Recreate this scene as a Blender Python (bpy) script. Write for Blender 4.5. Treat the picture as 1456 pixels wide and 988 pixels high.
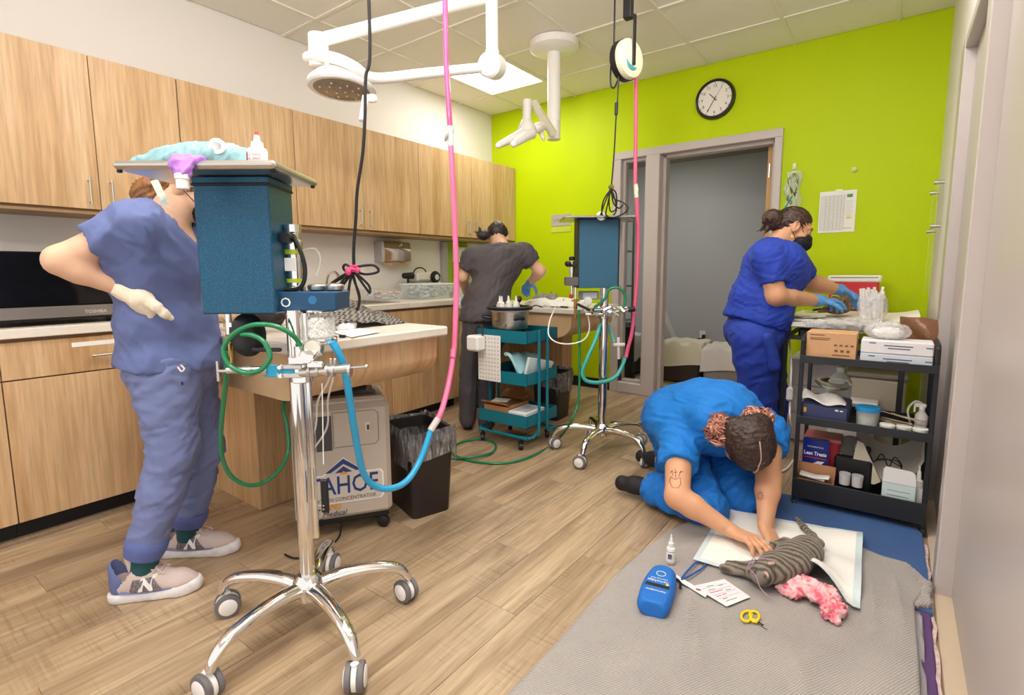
import bpy, bmesh, math, random
import numpy as np
from mathutils import Vector, Matrix
for o in list(bpy.data.objects): bpy.data.objects.remove(o)
scene = bpy.context.scene
COL = scene.collection
PI = math.pi
random.seed(7)
# ---------------------------------------------------------------- camera
cam = bpy.data.cameras.new('camera'); camo = bpy.data.objects.new('camera', cam); COL.objects.link(camo)
scene.camera = camo
yaw, pitch, roll = math.radians(36.626), math.radians(6.801), math.radians(-0.263)
fwd = Vector((-math.sin(yaw)*math.cos(pitch), math.cos(yaw)*math.cos(pitch), -math.sin(pitch)))
rgt = Vector((math.cos(yaw), math.sin(yaw), 0)); upv = rgt.cross(fwd)
ca, sa = math.cos(roll), math.sin(roll)
rx, uy = rgt*ca + upv*sa, -rgt*sa + upv*ca
m = Matrix((rx, uy, -fwd)).transposed().to_4x4(); m.translation = (0, 0, 1.13)
camo.matrix_world = m
cam.sensor_width = 36; cam.lens = 734.142/1456*36
cam.shift_y = -(494-473.874)/1456
cam.clip_start = 0.05
# ---------------------------------------------------------------- world, lamps' strength, exposure
w = bpy.data.worlds.new('world'); scene.world = w; w.use_nodes = True
w.node_tree.nodes['Background'].inputs[0].default_value = (1.0, .98, .96, 1)
w.node_tree.nodes['Background'].inputs[1].default_value = 1.55
LAMP_W = 16.0
fl_ = bpy.data.lights.new('bounced_flash', 'AREA'); fl_.size = .5; fl_.energy = 70.0; fl_.color = (1, .985, .96)      # the photographer's flash, turned up to the ceiling
flo = bpy.data.objects.new('bounced_flash', fl_); COL.objects.link(flo); flo.location = (-.75, .35, 2.25); flo.rotation_euler = Vector((-.25, .38, .90)).to_track_quat('-Z', 'Y').to_euler()
scene.view_settings.view_transform = 'Standard'; scene.view_settings.look = 'None'
scene.view_settings.exposure = -0.38; scene.view_settings.gamma = 1.0
scene.view_settings.use_curve_mapping = False
# ---------------------------------------------------------------- helpers: materials
def srgb(c):
    if isinstance(c, str):
        c = [int(c[i:i+2], 16)/255 for i in (0, 2, 4)]
    return tuple((x/12.92 if x <= .04045 else ((x+.055)/1.055)**2.4) for x in c) + (1,)
class NT:
    def __init__(s, name):
        s.m = bpy.data.materials.new(name); s.m.use_nodes = True; s.t = s.m.node_tree
        s.b = s.t.nodes['Principled BSDF']; s._tc = None
    def n(s, typ, **kw):
        nd = s.t.nodes.new(typ)
        for k, v in kw.items():
            if k.startswith('i_'):
                k = k[2:]; nd.inputs[int(k) if k.isdigit() else k.replace('_', ' ')].default_value = v
            else: setattr(nd, k, v)
        return nd
    def l(s, a, b): s.t.links.new(a, b)
    def coord(s, scale=(1, 1, 1), rnd=False, rot=(0, 0, 0)):
        if not s._tc: s._tc = s.n('ShaderNodeTexCoord')
        mp = s.n('ShaderNodeMapping'); mp.inputs['Scale'].default_value = scale; mp.inputs['Rotation'].default_value = rot
        src = s._tc.outputs['Object']
        if rnd:
            oi = s.n('ShaderNodeObjectInfo'); vm = s.n('ShaderNodeVectorMath', operation='SCALE', i_0=(37., 91., 53.))
            s.l(oi.outputs['Random'], vm.inputs['Scale']); ad = s.n('ShaderNodeVectorMath', operation='ADD')
            s.l(src, ad.inputs[0]); s.l(vm.outputs[0], ad.inputs[1]); src = ad.outputs[0]
        s.l(src, mp.inputs['Vector']); return mp.outputs[0]
    def noise(s, vec, scale, detail=4, rough=.55, dist=0):
        nd = s.n('ShaderNodeTexNoise', i_Scale=scale, i_Detail=detail, i_Roughness=rough, i_Distortion=dist)
        s.l(vec, nd.inputs['Vector']); return nd.outputs['Fac']
    def ramp(s, fac, stops):
        r = s.n('ShaderNodeValToRGB'); e = r.color_ramp.elements
        while len(e) < len(stops): e.new(.5)
        for i, (p, c) in enumerate(stops): e[i].position = p; e[i].color = srgb(c) if isinstance(c, str) else tuple(c)
        s.l(fac, r.inputs[0]); return r.outputs[0]
    def mix(s, fac, a, b, typ='MIX'):
        x = s.n('ShaderNodeMix', data_type='RGBA', blend_type=typ)
        for i, q in ((0, fac), (6, a), (7, b)):
            if hasattr(q, 'links'): s.l(q, x.inputs[i])
            elif i == 0: x.inputs[0].default_value = q
            else: x.inputs[i].default_value = srgb(q) if isinstance(q, str) else q
        return x.outputs[2]
    def bump(s, h, strength=.3, dist=.002):
        b = s.n('ShaderNodeBump', i_Strength=strength, i_Distance=dist); s.l(h, b.inputs['Height'])
        s.l(b.outputs[0], s.b.inputs['Normal'])
    def base(s, c):
        if hasattr(c, 'links'): s.l(c, s.b.inputs['Base Color'])
        else: s.b.inputs['Base Color'].default_value = srgb(c)
    def set(s, **k):
        for a, v in k.items(): s.b.inputs[a.replace('_', ' ')].default_value = v
        return s
def pbr(name, col, rough=.5, metal=0., var=0., vs=6., bump=0., bs=80., bd=.002, trans=0., alpha=1., coat=0., sheen=0., sss=0., ior=1.45, stretch=(1, 1, 1), rnd=0.):
    t = NT(name); t.set(Roughness=rough, Metallic=metal, IOR=ior)
    c = col
    if var:
        v = t.coord(stretch)
        f = t.noise(v, vs, 5, .6)
        a = srgb(col); lo = tuple(x*(1-var) for x in a[:3])+(1,); hi = tuple(min(1, x*(1+var)) for x in a[:3])+(1,)
        c = t.ramp(f, [(.3, lo), (.7, hi)])
    if rnd:
        oi = t.n('ShaderNodeObjectInfo'); hs = t.n('ShaderNodeHueSaturation'); mr = t.n('ShaderNodeMapRange', i_3=1-rnd, i_4=1+rnd)
        t.l(oi.outputs['Random'], mr.inputs[0]); t.l(mr.outputs[0], hs.inputs['Value'])
        if hasattr(c, 'links'): t.l(c, hs.inputs['Color'])
        else: hs.inputs['Color'].default_value = srgb(c)
        c = hs.outputs[0]
    t.base(c)
    if bump: t.bump(t.noise(t.coord(stretch), bs, 3), bump, bd)
    if trans: t.set(Transmission_Weight=trans)
    if alpha < 1: t.set(Alpha=alpha)
    if coat: t.set(Coat_Weight=coat, Coat_Roughness=.1)
    if sheen: t.set(Sheen_Weight=sheen, Sheen_Roughness=.5)
    if sss: t.set(Subsurface_Weight=sss, Subsurface_Radius=(.012, .005, .003), Subsurface_Scale=1.)
    return t.m
_mc = {}
def flat(col, rough=.5, metal=0.):
    k = (col, rough, metal)
    if k not in _mc: _mc[k] = pbr('paint_'+col, col, rough, metal)
    return _mc[k]
# ---------------------------------------------------------------- helpers: geometry
def V(*a): return Vector(a[0] if len(a) == 1 else a)
def frame(d):
    d = V(d).normalized(); a = V(0, 0, 1) if abs(d.z) < .9 else V(1, 0, 0)
    x = a.cross(d).normalized(); return x, d.cross(x), d
def spline(pts, n=8, closed=False):
    P = [np.array(p, float) for p in pts]; out = []; N = len(P)
    rng = range(N if closed else N-1)
    for i in rng:
        p0, p1, p2, p3 = (P[(i-1) % N], P[i], P[(i+1) % N], P[(i+2) % N]) if closed else (P[max(i-1, 0)], P[i], P[i+1], P[min(i+2, N-1)])
        for k in range(n):
            t = k/n
            out.append(.5*((2*p1)+(-p0+p2)*t+(2*p0-5*p1+4*p2-p3)*t*t+(-p0+3*p1-3*p2+p3)*t**3))
    if not closed: out.append(P[-1])
    return out
class MB:
    def __init__(s): s.v = []; s.f = []; s.T = None
    def _add(s, vs, fs):
        o = len(s.v)
        if s.T is not None: vs = [s.T @ V(p) for p in vs]
        s.v += [tuple(p) for p in vs]; s.f += [tuple(i+o for i in f) for f in fs]; return s
    def box(s, c, d, r=0., R=None, rz=0.):
        """box centre c, size d, edge chamfer r, optional rotation"""
        hx, hy, hz = d[0]/2, d[1]/2, d[2]/2; r = min(r, hx*.95, hy*.95, hz*.95)
        M = R if R is not None else Matrix.Rotation(rz, 3, 'Z'); c = V(c); vs = []; fs = []
        if r <= 0:
            for x in (-hx, hx):
                for y in (-hy, hy):
                    for z in (-hz, hz): vs.append(c+M @ V(x, y, z))
            fs = [(0, 1, 3, 2), (4, 6, 7, 5), (0, 4, 5, 1), (2, 3, 7, 6), (0, 2, 6, 4), (1, 5, 7, 3)]
            return s._add(vs, fs)
        idx = {}
        for ix in (0, 1):
            for iy in (0, 1):
                for iz in (0, 1):
                    sg = [(-1, 1)[ix], (-1, 1)[iy], (-1, 1)[iz]]; H = (hx, hy, hz)
                    for a in range(3):
                        p = [sg[k]*(H[k] if k == a else H[k]-r) for k in range(3)]
                        idx[(ix, iy, iz, a)] = len(vs); vs.append(c+M @ V(p))
        def q(*k): fs.append(tuple(idx[i] for i in k))
        q((1,0,0,0),(1,1,0,0),(1,1,1,0),(1,0,1,0)); q((0,0,0,0),(0,0,1,0),(0,1,1,0),(0,1,0,0))
        q((0,1,0,1),(0,1,1,1),(1,1,1,1),(1,1,0,1)); q((0,0,0,1),(1,0,0,1),(1,0,1,1),(0,0,1,1))
        q((0,0,1,2),(1,0,1,2),(1,1,1,2),(0,1,1,2)); q((0,0,0,2),(0,1,0,2),(1,1,0,2),(1,0,0,2))
        for i in (0, 1):
            for j in (0, 1):
                a = [(0,i,j,1),(1,i,j,1),(1,i,j,2),(0,i,j,2)]; q(*(a if i == j else a[::-1])) if i != 0 or True else 0
                a = [(i,0,j,0),(i,1,j,0),(i,1,j,2),(i,0,j,2)]; q(*(a[::-1] if i == j else a))
                a = [(i,j,0,0),(i,j,1,0),(i,j,1,1),(i,j,0,1)]; q(*(a if i == j else a[::-1]))
                for k in (0, 1):
                    a = [(i,j,k,0),(i,j,k,1),(i,j,k,2)]; q(*(a if (i+j+k) % 2 else a[::-1]))
        return s._add(vs, fs)
    def ab(s, a, b, r=0.):
        a, b = V(a), V(b); return s.box((a+b)/2, [abs(x) for x in (b-a)], r)
    def cyl(s, a, b, r0, r1=None, n=16, cap=True):
        r1 = r0 if r1 is None else r1; a, b = V(a), V(b); x, y, d = frame(b-a); vs = []; fs = []
        for i in range(n):
            t = 2*PI*i/n; e = x*math.cos(t)+y*math.sin(t); vs += [a+e*r0, b+e*r1]
        for i in range(n):
            j = (i+1) % n; fs.append((2*i, 2*j, 2*j+1, 2*i+1))
        if cap: fs += [tuple(2*i for i in range(n))[::-1], tuple(2*i+1 for i in range(n))]
        return s._add(vs, fs)
    def lathe(s, prof, o=(0, 0, 0), axis=(0, 0, 1), n=20, sx=1., sy=1.):
        """prof: (radius, height) list along the axis"""
        x, y, d = frame(axis) if tuple(axis) != (0, 0, 1) else (V(1, 0, 0), V(0, 1, 0), V(0, 0, 1)); o = V(o); vs = []; fs = []
        for (r, h) in prof:
            for i in range(n):
                t = 2*PI*i/n; vs.append(o+d*h+x*(r*sx*math.cos(t))+y*(r*sy*math.sin(t)))
        for k in range(len(prof)-1):
            for i in range(n):
                j = (i+1) % n; fs.append((k*n+i, k*n+j, (k+1)*n+j, (k+1)*n+i))
        if prof[0][0] > 0: fs.append(tuple(range(n))[::-1])
        if prof[-1][0] > 0: fs.append(tuple((len(prof)-1)*n+i for i in range(n)))
        return s._add(vs, fs)
    def tube(s, pts, r, n=8, closed=False, cap=True, sm=0, flat=1.):
        if sm: pts = spline(pts, sm, closed)
        P = [V(p) for p in pts]; N = len(P); vs = []; fs = []
        rad = (lambda i: r) if not isinstance(r, (list, tuple)) else (lambda i: r[0]+(r[1]-r[0])*i/(N-1)) if len(r) == 2 else (lambda i: float(np.interp(i/(N-1), np.linspace(0, 1, len(r)), r)))
        t0 = (P[1]-P[0]).normalized(); x, y, _ = frame(t0)
        for i in range(N):
            a, b = (P[(i-1) % N], P[(i+1) % N]) if closed else (P[max(i-1, 0)], P[min(i+1, N-1)])
            t = (b-a).normalized() if (b-a).length > 1e-9 else t0
            x = (x-t*x.dot(t)); x = x.normalized() if x.length > 1e-6 else frame(t)[0]; y = t.cross(x)
            for k in range(n):
                q = 2*PI*k/n; vs.append(P[i]+(x*math.cos(q)+y*(math.sin(q)*flat))*rad(i))
        for i in range(N if closed else N-1):
            for k in range(n):
                l = (k+1) % n; j = (i+1) % N; fs.append((i*n+k, i*n+l, j*n+l, j*n+k))
        if cap and not closed: fs += [tuple(range(n))[::-1], tuple((N-1)*n+k for k in range(n))]
        return s._add(vs, fs)
    def prism(s, poly, h0, h1, ax='z', o=(0, 0, 0)):
        """closed 2-D polygon extruded along an axis: z (x,y), y (x,z) or x (y,z)"""
        f = {'z': lambda a, b, h: (a, b, h), 'y': lambda a, b, h: (a, h, b), 'x': lambda a, b, h: (h, a, b)}[ax]; n = len(poly)
        vs = [V(f(a, b, h))+V(o) for h in (h0, h1) for a, b in poly]
        fs = [tuple(range(n))[::-1], tuple(range(n, 2*n))]+[(i, (i+1) % n, n+(i+1) % n, n+i) for i in range(n)]
        A = sum(poly[i][0]*poly[(i+1) % n][1]-poly[(i+1) % n][0]*poly[i][1] for i in range(n))
        if (A < 0) != (ax == 'y'): fs = [q[::-1] for q in fs]
        return s._add(vs, fs)
    def sheet(s, nx, ny, fn, th=.002):
        """cloth or paper: fn(u,v) -> point for u,v in 0..1, given thickness downwards along the normal"""
        P = [[V(fn(i/nx, j/ny)) for j in range(ny+1)] for i in range(nx+1)]; vs = []; fs = []; W = ny+1
        low = []
        for i in range(nx+1):
            for j in range(ny+1):
                du = P[min(i+1, nx)][j]-P[max(i-1, 0)][j]; dv = P[i][min(j+1, ny)]-P[i][max(j-1, 0)]
                nn = du.cross(dv); nn = nn.normalized() if nn.length > 1e-12 else V(0, 0, 1)
                vs.append(P[i][j]); low.append(P[i][j]-nn*th)
        K = len(vs); vs += low
        for i in range(nx):
            for j in range(ny):
                a, b, c, d = i*W+j, (i+1)*W+j, (i+1)*W+j+1, i*W+j+1
                fs += [(a, b, c, d), (K+d, K+c, K+b, K+a)]
        rim = [i*W for i in range(nx)]+[nx*W+j for j in range(ny)]+[i*W+ny for i in range(nx, 0, -1)]+[j for j in range(ny, 0, -1)]
        for a, b in zip(rim, rim[1:]+rim[:1]): fs.append((b, a, K+a, K+b))
        return s._add(vs, fs)
    def ell(s, c, r, n=14, m=9, R=None):
        M = R if R is not None else Matrix.Identity(3); c = V(c); vs = [c+M @ V(0, 0, -r[2])]; fs = []
        for k in range(1, m):
            t = -PI/2+PI*k/m
            for i in range(n):
                q = 2*PI*i/n; vs.append(c+M @ V(r[0]*math.cos(t)*math.cos(q), r[1]*math.cos(t)*math.sin(q), r[2]*math.sin(t)))
        vs.append(c+M @ V(0, 0, r[2])); L = len(vs)-1
        for i in range(n):
            j = (i+1) % n; fs.append((0, 1+j, 1+i)); fs.append((L, L-n+i, L-n+j))
            for k in range(m-2): fs.append((1+k*n+i, 1+k*n+j, 1+(k+1)*n+j, 1+(k+1)*n+i))
        return s._add(vs, fs)
    def raw(s, vs, fs): return s._add(vs, fs)
def mesh_of(mb, mat, smooth=35, name='mesh'):
    me = bpy.data.meshes.new(name)
    if isinstance(mb, MB): v, f = mb.v, mb.f
    else: v, f = mb
    me.from_pydata(v if isinstance(v, list) else v.tolist(), [], f if isinstance(f, list) else f.tolist())
    if isinstance(mb, MB):
        bm = bmesh.new(); bm.from_mesh(me); bmesh.ops.recalc_face_normals(bm, faces=bm.faces); bm.to_mesh(me); bm.free()
    if mat is not None: me.materials.append(mat)
    if smooth:
        me.polygons.foreach_set('use_smooth', [True]*len(me.polygons)); 
        if smooth < 180: me.set_sharp_from_angle(angle=math.radians(smooth))
    me.update(); return me
def link(name, data, parent=None, loc=None):
    o = bpy.data.objects.new(name, data); COL.objects.link(o)
    if parent is not None: o.parent = parent
    if loc is not None: o.location = loc
    return o
ROOT = {}
def part(name, mb, mat, parent, smooth=35, label=None, kind=None):
    """a mesh given in WORLD coordinates made a child of a thing or of one of its parts"""
    r = parent
    while r.parent is not None: r = r.parent
    off = Matrix.LocRotScale(r.location, r.rotation_euler, None).inverted()
    me = mesh_of(mb, mat, smooth, name); me.transform(off)
    o = link(name, me, parent)
    if label: o['label'] = label
    if kind: o['kind'] = kind
    return o
def thing(name, label, cat, loc=(0, 0, 0), rz=0., group=None):
    o = link(name, None); o.location = loc; o.rotation_euler = (0, 0, rz); o['label'] = label; o['category'] = cat
    o.empty_display_size = .05
    if group: o['group'] = group
    return o
def single(name, mb, mat, label, cat, loc, group=None, smooth=35, kind=None):
    me = mesh_of(mb, mat, smooth, name); me.transform(Matrix.Translation(-V(loc)))
    o = link(name, me); o.location = loc; o['label'] = label; o['category'] = cat
    if group: o['group'] = group
    if kind: o['kind'] = kind
    return o
def struct(name, mb, mat, smooth=35, parent=None):
    o = link(name, mesh_of(mb, mat, smooth, name) if mb is not None else None, parent)
    if parent is None: o['kind'] = 'structure'
    return o
def dup(root, loc, rz=None, label=None, group=None):
    r = root.copy(); COL.objects.link(r); r.location = loc
    if rz is not None: r.rotation_euler = (0, 0, rz)
    if label: r['label'] = label
    if group: r['group'] = group
    for ch in list(root.children):
        c = ch.copy(); COL.objects.link(c); c.parent = r
        for g in ch.children:
            d = g.copy(); COL.objects.link(d); d.parent = c
    return r
def text_mb(body, size, o, right, up, align='CENTER', th=.0006, bold=0., shear=0., width=None):
    """lettering as a thin raised mesh in world coordinates"""
    cu = bpy.data.curves.new('txt', 'FONT'); cu.body = body; cu.size = size; cu.align_x = align; cu.align_y = 'CENTER'
    cu.extrude = th/2; cu.offset = bold; cu.shear = shear; cu.resolution_u = 2
    ob = bpy.data.objects.new('txt', cu); COL.objects.link(ob)
    dg = bpy.context.evaluated_depsgraph_get(); me = bpy.data.meshes.new_from_object(ob.evaluated_get(dg))
    right = V(right).normalized(); up = V(up); up = (up-right*up.dot(right)).normalized(); nn = right.cross(up)
    fx = 1.
    if width: xs = [v.co.x for v in me.vertices]; fx = width/max(1e-6, max(xs)-min(xs))
    mb = MB(); mb.v = [tuple(V(o)+right*(v.co.x*fx)+up*v.co.y+nn*v.co.z) for v in me.vertices]; mb.f = [tuple(p.vertices) for p in me.polygons]
    bpy.data.objects.remove(ob); bpy.data.curves.remove(cu); bpy.data.meshes.remove(me); return mb
# ---------------------------------------------------------------- helpers: bodies as smooth unions of tapered limbs (distance field + surface nets)
def nrm(a): a = np.array(a, float); return a/np.linalg.norm(a)
def cap(a, b, ra, rb=None, k=.02): return ('c', np.array(a, float), np.array(b, float), ra, ra if rb is None else rb, k)
def ell(c, r, R=None, k=.02): return ('e', np.array(c, float), np.array(r, float), np.eye(3) if R is None else np.array(R, float), k)
def chain(pts, rs, k=.02): return [cap(pts[i], pts[i+1], rs[i], rs[i+1], k) for i in range(len(pts)-1)]
def cut(p, n): return ('p', np.array(p, float), nrm(n))           # removes what lies on the n side
def sub(pr): return ('s', pr)
def axes(x, y, z): return np.array([nrm(x), nrm(y), nrm(z)])
def grow(prims, d, k=None):
    out = []
    for p in prims:
        if p[0] == 'c': out.append(('c', p[1], p[2], p[3]+d, p[4]+d, p[5] if k is None else k))
        elif p[0] == 'e': out.append(('e', p[1], p[2]+d, p[3], p[4] if k is None else k))
        else: out.append(p)
    return out
def _bb(p):
    if p[0] == 'c': r = max(p[3], p[4]); return np.minimum(p[1], p[2])-r, np.maximum(p[1], p[2])+r
    r = max(p[2]); return p[1]-r, p[1]+r
def _dist(p, X, Y, Z):
    if p[0] == 'c':
        a, b, ra, rb = p[1], p[2], p[3], p[4]; ba = b-a; L = max(1e-9, float(ba@ba))
        x, y, z = X-a[0], Y-a[1], Z-a[2]
        t = np.clip((x*ba[0]+y*ba[1]+z*ba[2])/L, 0, 1)
        return np.sqrt((x-t*ba[0])**2+(y-t*ba[1])**2+(z-t*ba[2])**2)-(ra+(rb-ra)*t)
    c, r, R = p[1], p[2], p[3]; x, y, z = X-c[0], Y-c[1], Z-c[2]
    q = [R[i][0]*x+R[i][1]*y+R[i][2]*z for i in range(3)]
    k0 = np.sqrt(sum((q[i]/r[i])**2 for i in range(3))); k1 = np.sqrt(sum((q[i]/(r[i]*r[i]))**2 for i in range(3)))+1e-9
    return k0*(k0-1)/k1
def sdf(prims, h=.008, folds=None, post=()):
    """prims: c/e unite smoothly in order, p clips, s subtracts -> vertices, quads"""
    solid = [p for p in prims if p[0] in 'ce']
    lo = np.min([_bb(p)[0] for p in solid], 0)-3*h; hi = np.max([_bb(p)[1] for p in solid], 0)+3*h
    n = np.ceil((hi-lo)/h).astype(int)+1
    D = np.full(n, .2, np.float32); ax = [lo[i]+h*np.arange(n[i]) for i in range(3)]
    def block(p, mg):
        a, b = _bb(p); i0 = np.clip(((a-mg-lo)/h).astype(int), 0, n-1); i1 = np.clip(np.ceil((b+mg-lo)/h).astype(int)+1, 1, n)
        sl = tuple(slice(i0[i], i1[i]) for i in range(3))
        X, Y, Z = np.meshgrid(*[ax[i][sl[i]] for i in range(3)], indexing='ij', sparse=True); return sl, X, Y, Z
    for p in prims:
        if p[0] in 'ce':
            k = p[-1]; sl, X, Y, Z = block(p, max(.03, 1.5*k)); d = _dist(p, X, Y, Z); o = D[sl]
            if k > 0:
                hh = np.maximum(k-np.abs(o-d), 0)/k; D[sl] = np.minimum(o, d)-hh*hh*k*.25
            else: D[sl] = np.minimum(o, d)
        elif p[0] == 'p':
            X, Y, Z = np.meshgrid(*ax, indexing='ij', sparse=True); q = p[1]; m_ = p[2]
            D = np.maximum(D, ((X-q[0])*m_[0]+(Y-q[1])*m_[1]+(Z-q[2])*m_[2]).astype(np.float32))
        elif p[0] == 's':
            sl, X, Y, Z = block(p[1], .02); D[sl] = np.maximum(D[sl], -_dist(p[1], X, Y, Z))
        elif p[0] == 'pb':                                      # clip only near a ball: (centre, radius, plane point, normal)
            X, Y, Z = np.meshgrid(*ax, indexing='ij', sparse=True); c, rr, q, m_ = p[1:]
            pl = ((X-q[0])*m_[0]+(Y-q[1])*m_[1]+(Z-q[2])*m_[2]); bl = np.sqrt((X-c[0])**2+(Y-c[1])**2+(Z-c[2])**2)-rr
            D = np.maximum(D, -np.maximum(-pl, bl)).astype(np.float32)
    return nets(D, lo, h)
def nets(D, lo, h):
    S = D < 0; n = D.shape; N = [k-1 for k in n]
    c = sum(S[i:N[0]+i, j:N[1]+j, k:N[2]+k].astype(np.int8) for i in (0, 1) for j in (0, 1) for k in (0, 1))
    act = np.argwhere((c > 0) & (c < 8)); ids = np.full(N, -1, np.int32); ids[tuple(act.T)] = np.arange(len(act))
    acc = np.zeros((len(act), 3)); cnt = np.zeros(len(act)); I, J, K = act.T
    cs = [(i, j, k) for i in (0, 1) for j in (0, 1) for k in (0, 1)]
    for a in cs:
        for d in range(3):
            if a[d] == 0:
                b = list(a); b[d] = 1
                va = D[I+a[0], J+a[1], K+a[2]]; vb = D[I+b[0], J+b[1], K+b[2]]; x = (va < 0) != (vb < 0)
                t = np.where(x, va/(va-vb+1e-12), 0); p = np.array(a, float)[None]+0*acc; p[:, d] += t
                acc[x] += p[x]; cnt[x] += 1
    vs = lo+h*(act+acc/np.maximum(cnt, 1)[:, None]); F = []
    for d in range(3):
        e1, e2 = (d+1) % 3, (d+2) % 3; s0 = [slice(None)]*3; s1 = [slice(None)]*3; s0[d] = slice(0, -1); s1[d] = slice(1, None)
        E = np.argwhere(S[tuple(s0)] != S[tuple(s1)])
        E = E[(E[:, e1] > 0) & (E[:, e2] > 0) & (E[:, e1] < n[e1]-1) & (E[:, e2] < n[e2]-1)]
        q = []
        for (u, v_) in ((1, 1), (0, 1), (0, 0), (1, 0)):
            x = E.copy(); x[:, e1] -= u; x[:, e2] -= v_; q.append(ids[tuple(x.T)])
        q = np.stack(q, 1); fl = S[tuple(E.T)]; q[~fl] = q[~fl][:, ::-1]; F.append(q)
    return vs, np.concatenate(F)
def vnormals(v, f):
    fn = np.cross(v[f[:, 2]]-v[f[:, 0]], v[f[:, 3]]-v[f[:, 1]]); vn = np.zeros_like(v)
    for i in range(4): np.add.at(vn, f[:, i], fn)
    return vn/(np.linalg.norm(vn, axis=1)[:, None]+1e-12)
def relax(vf, it=2):
    v, f = vf
    for _ in range(it):
        a = np.zeros_like(v); c = np.zeros(len(v))
        for i in range(4):
            j = (i+1) % 4
            np.add.at(a, f[:, i], v[f[:, j]]); np.add.at(c, f[:, i], 1); np.add.at(a, f[:, j], v[f[:, i]]); np.add.at(c, f[:, j], 1)
        v = .4*v+.6*a/np.maximum(c, 1)[:, None]
    return v, f
_rs = np.random.RandomState(3)
def wnoise(P, scale, seed=0, oct=3):
    """cheap smooth noise from warped sines"""
    rs = np.random.RandomState(seed); o = np.zeros(len(P)); a = 1.; Q = P*scale
    for k in range(oct):
        A = rs.randn(3, 3); b = rs.rand(3)*6.28; W = np.sin(Q@A*1.7+b)
        o += a*np.sin((Q+.6*W)@(rs.randn(3)*1.6)+rs.rand()*6.28)*np.cos((Q+.5*W)@(rs.randn(3)*1.6)+rs.rand()*6.28); Q = Q*2.03; a *= .5
    return o
def folds(vf, amp=.006, scale=9., seed=1, dirn=None, stretch=3., sharp=True, mask=None):
    """cloth creases: push vertices along their normals with ridged, stretched noise"""
    v, f = vf; nn = vnormals(v, f); P = v.copy()
    if dirn is not None:
        d = nrm(dirn); P = P-np.outer(P@d, d)*(1-1/stretch)
    g = wnoise(P, scale, seed)
    if sharp: g = 1-2*np.abs(np.tanh(g*1.3))
    if mask is not None: g = g*mask(v)
    return v+nn*(amp*g)[:, None], f
def join(*vfs):
    V_, F_, o = [], [], 0
    for v, f in vfs: V_.append(v); F_.append(f+o); o += len(v)
    return np.concatenate(V_), np.concatenate(F_)
# ---------------------------------------------------------------- helpers: measured points (world coordinates from a sight line and a distance or height)
CP = Vector((0, 0, 1.13)); FH = Vector((-math.sin(yaw), math.cos(yaw), 0)); RH = Vector((math.cos(yaw), math.sin(yaw), 0))
def sight(u, v): return rx*((u-728)/734.142)-uy*((v-473.874)/734.142)+fwd
def at(u, v, f): d = sight(u, v); return CP+d*(f/d.dot(FH))          # f metres ahead
def ath(u, v, z=0.): d = sight(u, v); return CP+d*((z-CP.z)/d.z)     # on the level z
def aty(u, v, y): d = sight(u, v); return CP+d*(y/d.y)
def atx(u, v, x): d = sight(u, v); return CP+d*(x/d.x)
CR = Matrix.Rotation(yaw, 4, 'Z')                                    # turned frame: x to the right of the view, y ahead
def Q(r, f, z): return RH*r+FH*f+V(0, 0, z)
def MC(): b = MB(); b.T = CR; return b
# ---------------------------------------------------------------- materials of the room
def wood(name, stops, axis='z', sc=1., rough=.42, rnd=True, amt=.10):
    t = NT(name); k = {'z': (1, 1, .055), 'y': (1, .055, 1), 'x': (.055, 1, 1)}[axis]
    v = t.coord(k, rnd=rnd)
    a = t.noise(v, 9*sc, 4, .6, .35); b = t.noise(t.coord(tuple(q*1. for q in k), rnd=rnd), 70*sc, 3, .6)
    c = t.ramp(a, stops); g = t.ramp(b, [(.35, (1-amt*2, 1-amt*2.2, 1-amt*2.5, 1)), (.62, (1, 1, 1, 1))])
    t.base(t.mix(1., c, g, 'MULTIPLY')); t.set(Roughness=rough); t.bump(b, .08, .001); return t.m
OAK = [(.28, 'b98e60'), (.42, 'cda577'), (.55, 'd6b186'), (.72, 'e0c097')]
M_oak = wood('oak_laminate', OAK, 'z'); M_oak_h = wood('oak_laminate_wrapped', OAK, 'z', sc=1.)
M_oak_w = (lambda: (lambda t: t.m)(None) if False else None)()
def wood_wrap():
    t = NT('oak_laminate_curved'); v = t.coord((.06, 1, .06)); a = t.noise(v, 9, 4, .6, .35); b = t.noise(v, 70, 3, .6)
    t.base(t.mix(1., t.ramp(a, OAK), t.ramp(b, [(.35, (.8, .78, .75, 1)), (.62, (1, 1, 1, 1))]), 'MULTIPLY')); t.set(Roughness=.42); return t.m
M_oak_w = wood_wrap()
M_oak_dark = pbr('oak_edge', '9d7a55', .5, var=.1)
M_white_top = pbr('white_laminate', 'e4dacd', .3, var=.03, vs=40)
M_green = pbr('lime_wall_paint', 'c0d800', .5, var=.01, vs=2, bump=.15, bs=260, bd=.0006)
M_green.node_tree.nodes['Principled BSDF'].inputs['Specular IOR Level'].default_value = .2
M_cream = pbr('cream_wall_paint', 'ece5df', .6, bump=.15, bs=240, bd=.0006)
M_grey_wall = pbr('grey_wall_paint', 'b4b4b6', .6, bump=.1, bs=240, bd=.0006)
M_taupe = pbr('taupe_frame_paint', 'c4bab6', .35)
M_black_rub = pbr('black_rubber', '17161a', .5)
M_metal = pbr('brushed_steel', 'cfccc6', .28, 1., bump=.05, bs=300)
M_chrome = pbr('chrome', 'e9e7e4', .06, 1.)
M_ceil = pbr('ceiling_tile', 'f4efe4', .8, var=.03, vs=120, bump=.4, bs=160, bd=.002)
M_ceilbar = pbr('ceiling_grid_white', 'efe9da', .5)
M_glass = pbr('clear_glass', 'f4f8f6', .02, trans=1., ior=1.05)
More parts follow.
